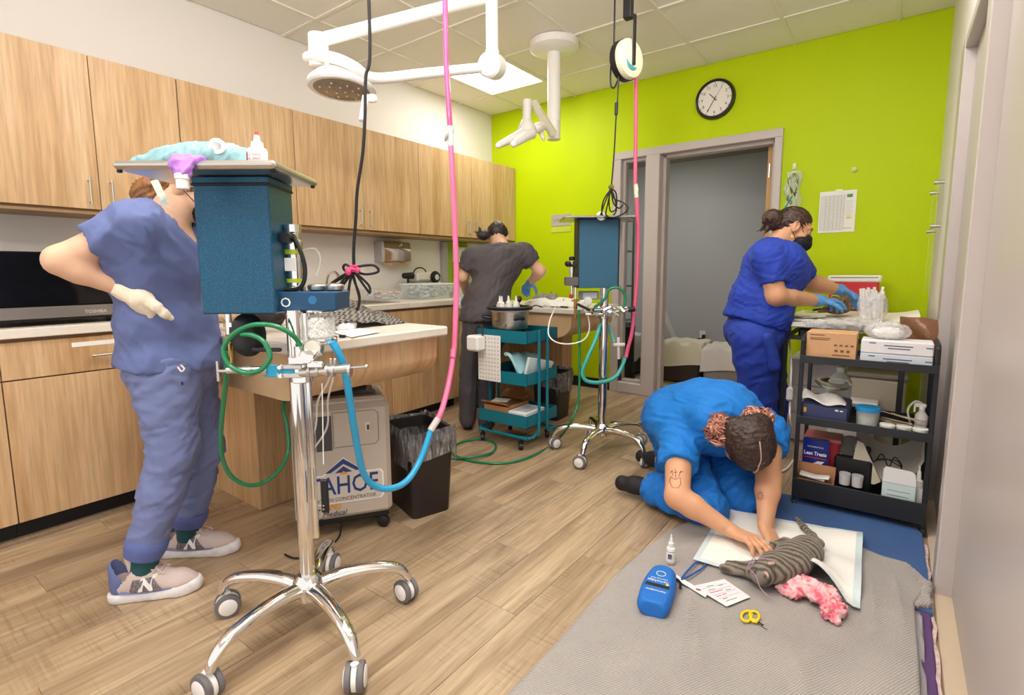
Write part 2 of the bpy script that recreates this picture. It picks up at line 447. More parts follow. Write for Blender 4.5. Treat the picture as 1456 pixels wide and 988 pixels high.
def plank_mat():
    t = NT('plank_vinyl'); v = t.coord((8, .9, 1), rnd=True)
    a = t.noise(v, 1.6, 5, .62, .6); b = t.noise(t.coord((60, 2.2, 1), rnd=True), 1.5, 4, .65)
    s1 = t.noise(t.coord((2.5, 130, 1), rnd=True), 1., 3, .6); s2 = t.noise(t.coord((2.2, 1.2, 1), rnd=True), 2.2, 3, .5)
    c = t.ramp(a, [(.26, '8c745c'), (.42, 'a68d70'), (.55, 'b79e80'), (.72, 'c9b394')])
    g = t.ramp(b, [(.3, (.66, .62, .58, 1)), (.5, (.96, .95, .94, 1)), (.7, (1.07, 1.06, 1.05, 1))])
    c = t.mix(1., c, g, 'MULTIPLY')
    sm = t.ramp(s1, [(.38, (.78, .75, .72, 1)), (.5, (1, 1, 1, 1))]); mk = t.ramp(s2, [(.48, (0, 0, 0, 1)), (.6, (1, 1, 1, 1))])
    x = t.n('ShaderNodeMix', data_type='RGBA', blend_type='MULTIPLY'); t.l(mk, x.inputs[0]); t.l(c, x.inputs[6]); t.l(sm, x.inputs[7])
    oi = t.n('ShaderNodeObjectInfo'); mr = t.n('ShaderNodeMapRange', i_3=.86, i_4=1.12); t.l(oi.outputs['Random'], mr.inputs[0])
    hs = t.n('ShaderNodeHueSaturation'); t.l(mr.outputs[0], hs.inputs['Value']); t.l(x.outputs[2], hs.inputs['Color'])
    t.base(hs.outputs[0]); t.set(Roughness=.42); t.bump(b, .12, .001); return t.m
M_plank = plank_mat()
# ---------------------------------------------------------------- floor of single planks
WY = 4.45; CZ = 2.77; XL = -3.564; XR = .175
fl = struct('floor', MB().ab((-3.7, -1.6, -.06), (1.2, 7., -.0025)), pbr('subfloor', '6d5a48', .6))
pw, pl_ = .178, 1.22
pm = mesh_of(MB().box((0, 0, -.0015), (pw-.0012, pl_-.0012, .003), .0007), M_plank, 0, 'plank')
for i in range(22):
    x = -3.52+i*pw; off = [0, .45, .83, .2, .62, 1.02, .33][i % 7]
    for j in range(6):
        y = -.55+off+j*pl_
        if y > 7 or (y-pl_/2 > 4.6 and (x < -2.2 or x > -.6)): continue
        link('plank', pm, fl, (x, y, 0))
# ---------------------------------------------------------------- ceiling of single lay-in tiles
ce = struct('ceiling', MB().ab((XL-.1, -1.6, CZ+.02), (1.2, WY+.1, CZ+.08)), M_ceil)
gx = [-3.16+.61*k for k in range(-1, 8)]; gy = [3.34+.61*k for k in range(-8, 3)]
gx = [XL]+[x for x in gx if XL+.05 < x < .9]+[1.1]; gy = [-1.5]+[y for y in gy if -1.5 < y < WY-.05]+[WY]
LIGHTS = [(-3.16, 3.34), (-1.94, .9), (-.72, 2.12), (-1.94, -1.54+.61), (-.72, -.32)]  # only the first panel is in view; the others are added for their light
tm = {}
for a, b in zip(gx, gx[1:]):
    for c, d in zip(gy, gy[1:]):
        if any(abs(a-lx) < .02 and abs(c-ly) < .02 for lx, ly in LIGHTS): continue
        k = (round(b-a, 3), round(d-c, 3))
        if k not in tm: tm[k] = mesh_of(MB().box((0, 0, 0), (k[0]-.012, k[1]-.012, .012), .004), M_ceil, 0, 'ceiling_tile')
        link('ceiling_tile', tm[k], ce, ((a+b)/2, (c+d)/2, CZ+.008))
for x in gx[1:-1]: struct('grid_bar', MB().ab((x-.012, -1.5, CZ-.006), (x+.012, WY, CZ+.004)), M_ceilbar, 0, ce)
for y in gy[1:-1]: struct('grid_bar', MB().ab((XL, y-.012, CZ-.0055), (1.1, y+.012, CZ+.0045)), M_ceilbar, 0, ce)
t_em = NT('lamp_diffuser'); t_em.base('ffffff'); t_em.set(Emission_Color=(1, .97, .92, 1), Emission_Strength=6.)
for i, (lx, ly) in enumerate(LIGHTS):
    if i == 0: L = thing('ceiling_light', 'square flush white ceiling light panel glowing above the lime wall corner', 'light', (lx+.305, ly+.305, CZ))
    else: L = thing('ceiling_light', ['', 'added square glowing ceiling light panel, out of view above the near stand', 'added square glowing ceiling light panel, out of view nearest the taupe right wall', 'square glowing ceiling light panel behind the viewpoint', 'square glowing ceiling light panel added out of view behind the camera, by the right wall'][i], 'light', (lx+.305, ly+.305, CZ))
    cx, cy = lx+.305, ly+.305; fb = MB()
    for sx, sy, w_, d_ in ((-.292, 0, .024, .61), (.292, 0, .024, .61), (0, -.292, .56, .024), (0, .292, .56, .024)): fb.box((cx+sx, cy+sy, CZ-.002), (w_, d_, .014))
    part('frame', fb, M_ceilbar, L); part('diffuser', MB().box((cx, cy, CZ+.003), (.56, .56, .006)), t_em.m, L)
    ld = bpy.data.lights.new('panel_lamp', 'AREA'); ld.shape = 'SQUARE'; ld.size = .55; ld.energy = LAMP_W; ld.color = (1, .975, .94)
    link('panel_lamp', ld, L, (0, 0, -.012))
# ---------------------------------------------------------------- walls
struct('wall_left', MB().ab((XL-.12, -1.6, 0), (XL, WY+.12, CZ+.05)), M_cream)
FX0, FX1, FZ = -2.137, -.757, 2.19
wb = MB().ab((XL-.1, WY, 0), (FX0+.03, WY+.12, CZ+.05)).ab((FX1-.03, WY, 0), (.3, WY+.12, CZ+.05)).ab((FX0+.03, WY, FZ-.03), (FX1-.03, WY+.12, CZ+.05))
struct('wall_back', wb, M_green, 0)
bb = MB().ab((XL, WY-.008, 0), (FX0, WY, .1), .002).ab((FX1, WY-.008, 0), (XR, WY, .1), .002)
struct('baseboard_back', bb, M_black_rub)
# door frame with its sidelight
df = struct('door_1', None, None); y0, y1 = WY-.03, WY+.14
part('head', MB().ab((FX0, y0, 2.125), (FX1, y1, FZ), .004), M_taupe, df)
part('jamb', MB().ab((FX0, y0, 0), (-2.06, y1, 2.125), .004), M_taupe, df)
part('jamb', MB().ab((-.812, y0, 0), (FX1, y1, 2.125), .004), M_taupe, df)
part('mullion', MB().ab((-1.825, y0-.004, 0), (-1.70, y1, 2.125), .006).ab((-1.70, WY+.05, 0), (-1.672, y1, 2.125), .003), M_taupe, df)
part('stop', MB().ab((-1.69, WY+.05, 2.10), (-.81, y1, 2.128), .003).ab((-.835, WY+.05, 0), (-.808, y1, 2.12), .003), M_taupe, df)
part('bottom_rail', MB().ab((-2.06, y0, 0), (-1.82, y1, .1), .006), M_taupe, df)
gb = MB()
for a, b, c, d in ((-2.06, -2.035, .1, 2.125), (-1.85, -1.825, .1, 2.125), (-2.035, -1.85, .1, .122), (-2.035, -1.85, 2.1, 2.125)): gb.ab((a, WY+.02, c), (b, WY+.09, d), .003)
part('glazing_bead', gb, M_taupe, df)
part('pane', MB().ab((-2.035, WY+.052, .122), (-1.85, WY+.058, 2.1)), M_glass, df)
lf = part('door_leaf', MB().ab((-.888, WY+.15, .01), (-.845, WY+1.03, 2.11), .002), pbr('door_oak_edge', 'c79a62', .5, var=.1), df)
hb = MB()
for z in (.3, 1.1, 1.86): hb.ab((-.878, WY+.142, z), (-.866, WY+.152, z+.11), .002)
part('hinge', hb, M_metal, df)
# room beyond the doorway
struct('wall_far', MB().ab((-5.2, 6.72, 0), (1., 6.84, 2.6)), M_grey_wall)
struct('wall_hall', MB().ab((-5.3, 4.57, 0), (-5.2, 6.8, 2.6)).ab((.9, 4.57, 0), (1., 6.8, 2.6)), M_grey_wall)
struct('ceiling_hall', MB().ab((-5.3, 4.57, 2.5), (1., 6.8, 2.6)), pbr('hall_ceiling_shaded', '8f8474', .8))  # shade on this ceiling is put into its dark base colour
struct('baseboard_far', MB().ab((-5.2, 6.708, 0), (.9, 6.72, .11), .002), M_black_rub)
hl = thing('ceiling_light', 'added unseen ceiling light that brightens the grey room beyond the doorway', 'light', (-2.2, 5.6, 2.5))  # unseen lamp added to brighten the hall
part('frame', MB().box((-2.2, 5.6, 2.494), (.62, .62, .012)), M_ceilbar, hl); part('diffuser', MB().box((-2.2, 5.6, 2.487), (.56, .56, .006)), t_em.m, hl)
ld = bpy.data.lights.new('panel_lamp', 'AREA'); ld.shape = 'SQUARE'; ld.size = .55; ld.energy = 10; ld.color = (1, .95, .88); link('panel_lamp', ld, hl, (0, 0, -.02))
# right wall: cream by the corner, then taupe door frames with recessed leaves
struct('wall_right', MB().ab((XR, 3.36, 0), (XR+.2, WY+.12, CZ+.05)).ab((XR, .95, 2.16), (XR+.2, 3.36, CZ+.05)), M_cream, 0)
dr = struct('door_2', None, None)
part('mullion', MB().ab((XR-.002, 3.17, 0), (XR+.12, 3.36, 2.16), .004), M_taupe, dr)
part('mullion', MB().ab((XR, 2.235, 0), (XR+.12, 2.345, 2.16), .004), M_taupe, dr)
part('head', MB().ab((XR, .95, 2.11), (XR+.12, 3.36, 2.165), .004), M_taupe, dr)
part('door_leaf', MB().ab((XR+.04, 2.345, .012), (XR+.08, 3.17, 2.11), .003), M_taupe, dr)
part('door_leaf', MB().ab((XR+.048, .95, .012), (XR+.088, 2.235, 2.11), .003), M_taupe, dr)
part('threshold', MB().ab((XR-.0, .95, 0), (XR+.06, 3.17, .006), .002), pbr('tan_threshold', 'c9b59c', .5), dr)
part('mullion', MB().ab((XR, .83, 0), (XR+.2, .95, 2.16), .004), M_taupe, dr)
# ---------------------------------------------------------------- wall cabinets
def bar_handle(p, d, L=.13, out=(1, 0, 0)):
    p, d, out = V(p), V(d), V(out); b = MB()
    b.cyl(p-d*L/2+out*.028, p+d*L/2+out*.028, .005, n=8)
    for s in (-1, 1): b.cyl(p+d*(s*(L/2-.012)), p+d*(s*(L/2-.012))+out*.028, .0045, n=8)
    return b
def wall_cabinet(y0, y1, splits, handles, label):
    t = thing('wall_cabinet', label, 'cabinet', (XL, (y0+y1)/2, 1.43), group=None)
    part('body', MB().ab((XL+.002, y0+.001, 1.437), (-3.272, y1-.001, 2.19)), M_oak_dark, t)
    part('bottom_panel', MB().ab((XL+.002, y0+.001, 1.425), (-3.262, y1-.001, 1.438)), M_oak_dark, t)  # darker oak paints in the shadow below the doors
    ys = [y0]+splits+[y1]
    for k, (a, b) in enumerate(zip(ys, ys[1:])):
        d = part('door', MB().ab((-3.27, a+.0018, 1.45), (-3.25, b-.0018, 2.19), .0015), M_oak, t)
        if handles[k] is not None: part('handle', bar_handle((-3.25, handles[k], 1.535), (0, 0, 1)), M_metal, d)
wall_cabinet(-.62, .514, [-.05], [-.1, 0.], 'oak wall cabinet left of all others, cut by the left frame edge')
wall_cabinet(.516, 1.292, [.904], [.86, .95], 'oak wall cabinet with two steel handles above the left woman')
wall_cabinet(1.294, 1.975, [], [1.35], 'wide single door oak wall cabinet behind the white dropper bottle')
wall_cabinet(1.977, 3.082, [2.521], [2.478, 2.566], 'two door oak wall cabinet above the steel towel dispenser')
wall_cabinet(3.084, WY-.01, [3.75], [3.70, 3.80], 'oak wall cabinet ending at the lime wall, above the person in grey')
# ---------------------------------------------------------------- base cabinets and worktop
def base_cabinet(y0, y1, label, drawer=True, splits=(), hy=None, strip=False):
    t = thing('base_cabinet', label, 'cabinet', (-3.24, (y0+y1)/2, 0))
    part('body', MB().ab((XL+.002, y0+.001, .1), (-2.94, y1-.001, .862)), M_oak_dark, t)
    part('toe_kick', MB().ab((XL+.002, y0+.001, 0), (-2.98, y1-.001, .1)), M_black_rub, t)
    top = .845
    if drawer:
        d = part('drawer', MB().ab((-2.94, y0+.002, .692), (-2.92, y1-.002, .848), .0015), M_oak, t); top = .686
        part('handle', bar_handle((-2.92, (y0+y1)/2 if hy is None else hy, .762), (0, 1, 0), .145), M_metal, d)
        if strip: part('label_strip', MB().ab((-2.9205, .655, .806), (-2.9185, .86, .826)), flat('f2efe8', .4), d)
    ys = [y0]+list(splits)+[y1]
    for a, b in zip(ys, ys[1:]): part('door', MB().ab((-2.94, a+.002, .08), (-2.92, b-.002, top), .0015), M_oak, t)
base_cabinet(-1.02, -.3, 'oak base cabinet furthest left along the wall, outside the picture edge')
base_cabinet(-.3, .42, 'oak base cabinet left of the labelled drawer unit, at the picture edge')
base_cabinet(.42, 1.14, 'oak base cabinet with a white label strip on its drawer, behind the left woman', hy=.79, strip=True)
base_cabinet(1.6, 2.45, 'oak sink base cabinet with plain panel front behind the oxygen machine', False, (2.03,))
base_cabinet(2.45, 3.17, 'oak base cabinet in the corner behind the pink hose', False, ())
wt = thing('worktop', 'long white laminate worktop with an inset steel sink along the left wall', 'worktop', (-3.23, 1.1, .865))
SX0, SX1, SY0, SY1 = -3.42, -3.02, 2.02, 2.62
wm = MB().ab((XL+.002, -1.02, .865), (-2.897, SY0, .905), .003).ab((XL+.002, SY1, .865), (-2.897, 3.13, .905), .003).ab((XL+.002, 3.13, .865), (-3.0, 3.83, .905), .003).ab((XL+.002, SY0, .865), (SX0, SY1, .905)).ab((SX1, SY0, .865), (-2.897, SY1, .905), .003)
part('slab', wm, M_white_top, wt)
part('splash', MB().ab((XL+.002, -1.02, .905), (XL+.02, 3.83, 1.0), .002), M_white_top, wt)
sk = MB().ab((SX0-.012, SY0-.012, .905), (SX1+.012, SY0+.012, .909)).ab((SX0-.012, SY1-.012, .905), (SX1+.012, SY1+.012, .909)).ab((SX0-.012, SY0, .905), (SX0+.012, SY1, .909)).ab((SX1-.012, SY0, .905), (SX1+.012, SY1, .909))
sk.ab((SX0, SY0, .72), (SX1, SY1, .725)).ab((SX0, SY0, .72), (SX0+.004, SY1, .907)).ab((SX1-.004, SY0, .72), (SX1, SY1, .907)).ab((SX0, SY0, .72), (SX1, SY0+.004, .907)).ab((SX0, SY1-.004, .72), (SX1, SY1, .907))
s_ = part('sink', sk, M_metal, wt); part('drain', MB().cyl((-3.22, 2.32, .725), (-3.22, 2.32, .728), .04), M_chrome, s_)
fc = MB().cyl((-3.48, 2.32, .905), (-3.48, 2.32, .96), .024).tube([(-3.48, 2.32, .95), (-3.48, 2.32, 1.05), (-3.44, 2.32, 1.12), (-3.36, 2.32, 1.13), (-3.30, 2.32, 1.08)], .011, sm=6).cyl((-3.48, 2.20, .905), (-3.48, 2.20, .945), .016).box((-3.46, 2.20, .952), (.06, .014, .012), .003).cyl((-3.48, 2.44, .905), (-3.48, 2.44, .945), .016).box((-3.46, 2.44, .952), (.06, .014, .012), .003)
part('tap', fc, M_chrome, wt)
# ---------------------------------------------------------------- the two rounded exam tables that stand out from the counter
def exam_table(label, y0, y1, xe, zt, hy0, hy1, xb, by0, by1, lip=0):
    t = thing('exam_table', label, 'table', (xe-.6, (y0+y1)/2, 0))
    part('tabletop', MB().ab((-2.896 if y0 < 2 else -2.998, y0, zt-.038), (xe, y1, zt), .006), M_white_top, t)
    a = [(-2.895, zt-.038), (xe-.045, zt-.038), (xe-.047, zt-.11)]
    a += [(xe-.045-.19+.19*math.cos(q), zt-.11-.115*math.sin(q)) for q in [PI/2*k/9 for k in range(1, 10)]]
    a += [(-2.895, zt-.225)]
    part('curved_apron', MB().prism(a, hy0, hy1, 'y'), M_oak_w, t)
    part('base', MB().ab((-2.915, by0, .0 if by0 < 2 else .1), (xb, by1, zt-.22), .002), M_oak, t)
    if lip:
        part('toe_kick', MB().ab((-2.915, by0+.03, 0), (xb-.02, by1-.02, .1)), M_black_rub, t)
        part('leg_panel', MB().ab((xb, 3.56, .0), (-2.14, 3.72, zt-.22), .002), M_oak, t)
    return t
T1 = exam_table('white topped exam table with curved oak apron behind the near steel pole', .88, 1.57, -1.50, .905, .95, 1.545, -2.372, 1.17, 1.5)
T2 = exam_table('white topped exam table with curved oak apron where the person in grey works', 3.14, 3.86, -1.79, .868, 3.175, 3.83, -2.52, 3.18, 3.70, 1)
# ---------------------------------------------------------------- the two anaesthesia stands
def hammer():
    t = NT('hammertone_blue'); v = t.coord()
    vo = t.n('ShaderNodeTexVoronoi', i_Scale=330.); t.l(v, vo.inputs['Vector']); n_ = t.noise(v, 260, 3, .6)
    t.base(t.ramp(n_, [(.3, '17455f'), (.55, '205674'), (.8, '346d8a')])); t.set(Roughness=.32, Metallic=.35)
    t.bump(vo.outputs['Distance'], .25, .0015); return t.m
M_hammer = hammer(); M_blue_box = pbr('steel_blue_enamel', '33617b', .38, .2, bump=.2, bs=240, bd=.0008); M_navy = pbr('navy_enamel', '1d4668', .4, .1)
M_tread = flat('6f6b6c', .6); M_capw = flat('efe9e6', .4); M_black = flat('1b1a1c', .45); M_brass = pbr('brass', 'c9a25a', .25, 1.)
M_clear = pbr('clear_plastic', 'ffffff', .06, alpha=.14); M_cyan = flat('2fa6cf', .4); M_white = flat('f4f1ec', .45)
def stand_base(root, c, ang0, hub_z=.16, R=.31):
    cx, cy = c
    part('hub', MB().lathe([(.024, .105), (.046, .115), (.05, .15), (.044, .175), (.03, .19)], (cx, cy, 0), n=20), M_chrome, root)
    for k in range(5):
        a = math.radians(ang0+72*k); d = V(math.cos(a), math.sin(a), 0)
        P = [V(cx, cy, .148)+d*.03, V(cx, cy, .16)+d*.10, V(cx, cy, .158)+d*.18, V(cx, cy, .143)+d*.26, V(cx, cy, .118)+d*(R-.018), V(cx, cy, .085)+d*R]
        lg = part('leg', MB().tube(P, [.027, .025, .022, .020, .018, .015], 12, sm=5, flat=.85), M_chrome, root, 60)
        s = a+.5+k*.9; w_ = V(math.cos(s), math.sin(s), 0); o = V(cx, cy, .04)+d*R+V(-w_.y, w_.x, 0)*.014
        b = MB(); h = MB()
        for sg in (-1, 1):
            q = o+w_*(.017*sg)
            b.lathe([(.0, -.009), (.030, -.009), (.038, -.007), (.040, 0), (.038, .007), (.030, .009), (0, .009)], q, w_, 22)
            h.lathe([(.0275, .0), (.0275, .0105*1.), (.024, .0125), (0, .0135)], q, w_*sg, 20)
        part('caster_wheel', b, M_tread, lg); 
        h.box(o+V(0, 0, .018), (.02, .02, .05), .004); h.lathe([(.033, -.008), (.036, -.006), (.036, .006), (.033, .008)], o, w_, 20)
        part('hub_cap', h, M_capw, lg)
    return root
# ---- near stand
C1 = (-1.433, .8405)
S1 = thing('anesthesia_machine', 'blue hammertone anaesthesia machine on a chrome pole in the left foreground', 'medical machine', (*C1, 0))
stand_base(S1, C1, 61.5, R=.318)
part('pole', MB().cyl((*C1, .15), (*C1, 1.02), .0225, n=24), M_chrome, S1)
q0 = V(*C1, 0)+RH*.026+FH*.016
part('side_tube', MB().cyl(q0+V(0, 0, .30), q0+V(0, 0, 1.01), .0105, n=14), M_chrome, S1)
part('cabinet', MC().box((-.798, 1.585, 1.203), (.215, .16, .385), .004), M_hammer, S1, label='blue hammertone cabinet')
part('cabinet_lid', MC().box((-.798, 1.585, 1.392), (.219, .164, .02), .003), M_hammer, S1)
part('tray_gasket', MC().box((-.798, 1.585, 1.380), (.222, .167, .008), .002), M_black, S1)
trb = MC()
trb.box((-.838, 1.555, 1.406), (.400, .275, .004))
for r_, f_, w_, d_ in ((-.838, 1.4125, .432, .022), (-.838, 1.6975, .432, .022), (-1.043, 1.555, .022, .30), (-.633, 1.555, .022, .30)):
    trb.box((r_, f_, 1.415), (w_, d_, .022), .008)
part('tray', trb, M_metal, S1)
hk = MC()
for r_ in (-1.045, -.633):
    for f_ in (1.42, 1.69): part('tray_clip', MC().box((r_, f_, 1.401), (.012, .010, .008), .002), M_black, S1)
part('shelf_drawer', MC().box((-.617, 1.60, 1.045), (.19, .13, .058), .004), M_navy, S1, label='navy shelf with a white ring mark')
lg = text_mb('O', .04, Q(-.672, 1.5345, 1.041), RH, V(0, 0, 1), th=.001); part('ring_mark', lg, M_white, S1)
part('round_mark', MC().cyl((-.592, 1.535, 1.049), (-.592, 1.5338, 1.049), .013, n=20), flat('2a6a9a', .4), S1)
part('canister', MC().cyl((-.594, 1.585, .930), (-.594, 1.585, 1.016), .048, n=28), M_clear, S1)
part('absorber_core', MC().cyl((-.594, 1.585, .934), (-.594, 1.585, .990), .041, n=24), pbr('absorber_white', 'f7f5f2', .8, bump=1., bs=140, bd=.006), S1); gr = MC(); rr = random.Random(4)
for i in range(420):
    a, q, z = rr.random()*6.283, .0425, .937+rr.random()*.056
    if i > 330: q, z = .042*rr.random(), .993
    gr.ell((-.594+q*math.cos(a), 1.585+q*math.sin(a), z), (.0045, .0045, .004), 5, 3)
part('absorber_granules', gr, M_white, S1, kind='stuff')
part('canister_ring', MC().lathe([(.05, 0), (.052, .004), (.052, .014), (.046, .018)], (-.594, 1.585, .915), n=28), M_chrome, S1); part('canister_ring', MC().lathe([(.05, 0), (.052, .003), (.05, .008)], (-.594, 1.585, 1.01), n=28), M_chrome, S1)
v_ = MC().lathe([(.03, 0), (.03, .012), (.024, .016), (.024, .11), (.028, .114), (.028, .15), (.02, .156), (.02, .175), (.026, .178), (.026, .20), (.012, .204)], (-.672, 1.61, 1.075), n=20)
vp = part('vaporizer', v_, M_chrome, S1)
part('vaporizer_band', MC().cyl((-.672, 1.61, 1.186), (-.672, 1.61, 1.20), .029, n=20), flat('b9c92a', .4), vp); part('vaporizer_band', MC().cyl((-.672, 1.61, 1.10), (-.672, 1.61, 1.112), .0255, n=20), flat('b9c92a', .4), vp)
part('vaporizer_label', MC().box((-.672, 1.583, 1.155), (.036, .004, .04), .001), M_white, vp)
part('dial', MC().cyl((-.672, 1.60, 1.235), (-.672, 1.55, 1.235), .017, n=18).box((-.690, 1.575, 1.235), (.05, .012, .012), .003), M_black, vp)
part('breathing_loop', MC().tube([(-.66, 1.58, 1.24), (-.638, 1.575, 1.20), (-.626, 1.575, 1.15), (-.630, 1.575, 1.105), (-.65, 1.575, 1.082), (-.69, 1.575, 1.078)], .0065, 8, sm=5), M_black, S1)
part('clear_loop', MC().tube([(-.655, 1.64, 1.20), (-.62, 1.65, 1.205), (-.605, 1.65, 1.17), (-.62, 1.65, 1.12)], .003, 6, sm=5), M_clear, S1)
for r_ in (-.60, -.548):
    cups = MC().lathe([(.02, 0), (.028, .004), (.03, .016), (.027, .02), (.01, .024)], (r_, 1.60, 1.074), n=18); part('valve_dome', cups, M_metal, S1)
# clamp, bracket, valves on the pole
zc = .843
part('bracket', MC().box((-.685, 1.50, zc), (.09, .012, .036), .002), M_cyan, S1, label='cyan bracket block')
for dz in (-.013, .013):
    sp0 = part('strap', MC().box((-.654, 1.492, zc+dz), (.075, .006, .014), .002), M_metal, S1); part('bolt', MC().lathe([(.009, 0), (.009, .004), (.006, .008)], (-.679, 1.49, zc+dz), (0, -1, 0), 10), M_chrome, sp0)
part('collar', MC().lathe([(.027, -.04), (.034, -.036), (.034, .036), (.027, .04)], (-.633, 1.529, zc), n=20), M_chrome, S1)
part('left_valve', MC().cyl((-.84, 1.50, zc+.002), (-.735, 1.50, zc+.004), .011, n=14).cyl((-.79, 1.50, zc), (-.765, 1.50, zc), .017, n=14).cyl((-.735, 1.5, zc), (-.72, 1.5, zc), .014, n=12).cyl((-.868, 1.5, zc), (-.83, 1.5, zc), .005, n=8).cyl((-.868, 1.5, zc-.03), (-.868, 1.5, zc+.03), .0045, n=8), M_metal, S1)
rv = MC().cyl((-.625, 1.50, zc-.006), (-.54, 1.50, zc), .0145, n=14).cyl((-.54, 1.5, zc+.002), (-.475, 1.50, zc+.008), .013, n=14).cyl((-.475, 1.5, zc+.008), (-.435, 1.5, zc+.011), .004, n=8).ell((-.43, 1.5, zc+.0115), (.007, .007, .007), 10, 6)
for r_ in (-.60, -.575, -.548, -.53, -.482): rv.cyl((r_, 1.5, zc), (r_+.007, 1.5, zc), .019, n=14)
part('right_valve', rv, M_metal, S1)
vb = MC().box((-.622, 1.485, zc+.035), (.05, .04, .025), .004).cyl((-.622, 1.485, zc+.04), (-.622, 1.485, zc+.075), .011, n=12).lathe([(.006, 0), (.02, .004), (.02, .012), (.006, .016)], (-.59, 1.475, zc+.045), (0, -1, .3), 16).box((-.575, 1.49, zc+.02), (.05, .018, .02), .004)
vb.cyl((-.60, 1.50, zc+.03), (-.56, 1.50, zc+.055), .007, n=10).cyl((-.594, 1.53, zc+.03), (-.594, 1.56, .92), .016, n=12)
part('valve_block', vb, M_chrome, S1)
part('pressure_gauge', MC().lathe([(.0, 0), (.026, 0), (.028, .004), (.028, .022), (.02, .026)], (-.598, 1.53, zc+.062), (0, 1, 0), 22), M_metal, S1)
part('gauge_face', MC().cyl((-.598, 1.529, zc+.062), (-.598, 1.528, zc+.062), .024, n=22).box((-.598, 1.5265, zc+.05), (.03, .002, .006)), flat('f0e6d8', .4), S1)
part('flow_fitting', MC().cyl((-.838, 1.52, 1.015), (-.838, 1.52, .95), .009, n=12).cyl((-.838, 1.52, .985), (-.838, 1.52, .972), .014, n=6), M_chrome, S1)
part('brass_fitting', MC().cyl((-.838, 1.52, .95), (-.838, 1.52, .925), .011, n=6).cyl((-.838, 1.52, .925), (-.838, 1.52, .85), .006, n=10), M_brass, S1)
part('bag_disc', MC().lathe([(.0, -.010), (.05, -.008), (.066, 0), (.05, .008), (0, .010)], (-.795, 1.545, .945), V(.72, -.69, .12), 28, sx=.8).box((-.74, 1.54, .90), (.09, .012, .012), .003), pbr('black_rubber_disc', '202022', .3), S1, label='black oval rubber disc')
# thin clear lines hanging from the valve block to the concentrator
tb = MB()
for k in range(2):
    tb.tube([at(470+k*6, 510, 1.52), at(468+k*5, 540, 1.55), at(452+k*14, 570, 1.62), at(448+k*16, 610, 1.7), at(430+k*6, 650, 1.8), at(418, 668, 1.88)], .0035, 6, sm=6)
part('oxygen_line', tb, pbr('clear_tube', 'efeae4', .15, alpha=.75), S1)
part('cord_line', MB().tube([at(458, 545, 1.50), at(459, 600, 1.5), at(460, 660, 1.5)], .0016, 5), M_white, S1)
part('tag', MC().box((0, 0, 0), (.001, .001, .001)) if False else MB().box(at(462, 705, 1.50), (.022, .012, .105), .003, rz=yaw), M_black, S1)
part('tag_rivet', MB().ell(at(460, 724, 1.49), (.003, .003, .003), 6, 4), M_metal, S1); part('tag_rivet', MB().ell(at(460, 719, 1.49), (.003, .003, .003), 6, 4), M_metal, S1)
# ---- far stand
C2 = (-1.42, 2.85)
S2 = thing('anesthesia_machine', 'steel blue anaesthesia machine on a chrome pole in front of the doorway', 'medical machine', (*C2, 0))
stand_base(S2, C2, 60)
part('pole', MB().cyl((*C2, .15), (*C2, 1.04), .027, n=20), M_chrome, S2)
part('cabinet', MC().box((.508, 3.15, 1.232), (.24, .17, .40), .003), M_blue_box, S2, label='flat blue cabinet')
part('cabinet_edge', MC().box((.3915, 3.15, 1.232), (.010, .175, .40), .001), M_black, S2); part('cabinet_edge', MC().box((.630, 3.15, 1.232), (.006, .175, .40), .001), M_black, S2)
part('side_panel', MC().box((.655, 3.20, 1.235), (.03, .05, .39), .003), flat('c9c1b8', .4), S2)
part('tray', MC().box((.505, 3.15, 1.437), (.40, .30, .005), .001).box((.505, 3.0, 1.441), (.40, .012, .012), .003).box((.505, 3.3, 1.441), (.40, .012, .012), .003).box((.305, 3.15, 1.441), (.012, .3, .012), .003).box((.705, 3.15, 1.441), (.012, .3, .012), .003), M_metal, S2)
part('shelf', MC().box((.355, 3.10, 1.072), (.075, .10, .05), .003), flat('5d5a5c', .4), S2)
vz = part('vaporizer', MC().cyl((.358, 3.10, 1.095), (.358, 3.10, 1.19), .012, n=14).cyl((.358, 3.10, 1.045), (.358, 3.10, .99), .010, n=12).cyl((.358, 3.10, 1.12), (.358, 3.10, 1.16), .016, n=14), M_chrome, S2)
part('dial', MC().lathe([(.012, 0), (.018, .003), (.018, .02), (.008, .024)], (.358, 3.10, 1.195), n=14).lathe([(.01, 0), (.016, .003), (.016, .02), (.008, .024)], (.335, 3.07, 1.175), (-.5, -.8, 0), 14).box((.358, 3.08, 1.165), (.07, .02, .016), .004), M_black, vz)
part('red_bulb', MC().ell((.357, 3.10, .985), (.014, .014, .016), 10, 7), flat('c43a2c', .4), S2)
z2 = .875
jn = random.Random(9); cl = MC()
cl.lathe([(.03, -.03), (.036, -.026), (.036, .026), (.03, .03)], (.558, 3.135, z2), n=18)
for i in range(16):
    a = V(.50+jn.random()*.16, 3.04+jn.random()*.08, z2-.01+jn.random()*.07); d = V(jn.uniform(-1, 1), jn.uniform(-.4, .4), jn.uniform(-.6, .6)).normalized()
    cl.cyl(a-d*.022, a+d*.022, .007+.006*jn.random(), n=9)
cl.cyl((.44, 3.08, z2), (.56, 3.08, z2), .010, n=10).cyl((.56, 3.08, z2+.005), (.70, 3.06, z2+.03), .009, n=10)
part('valve_cluster', cl, M_chrome, S2)
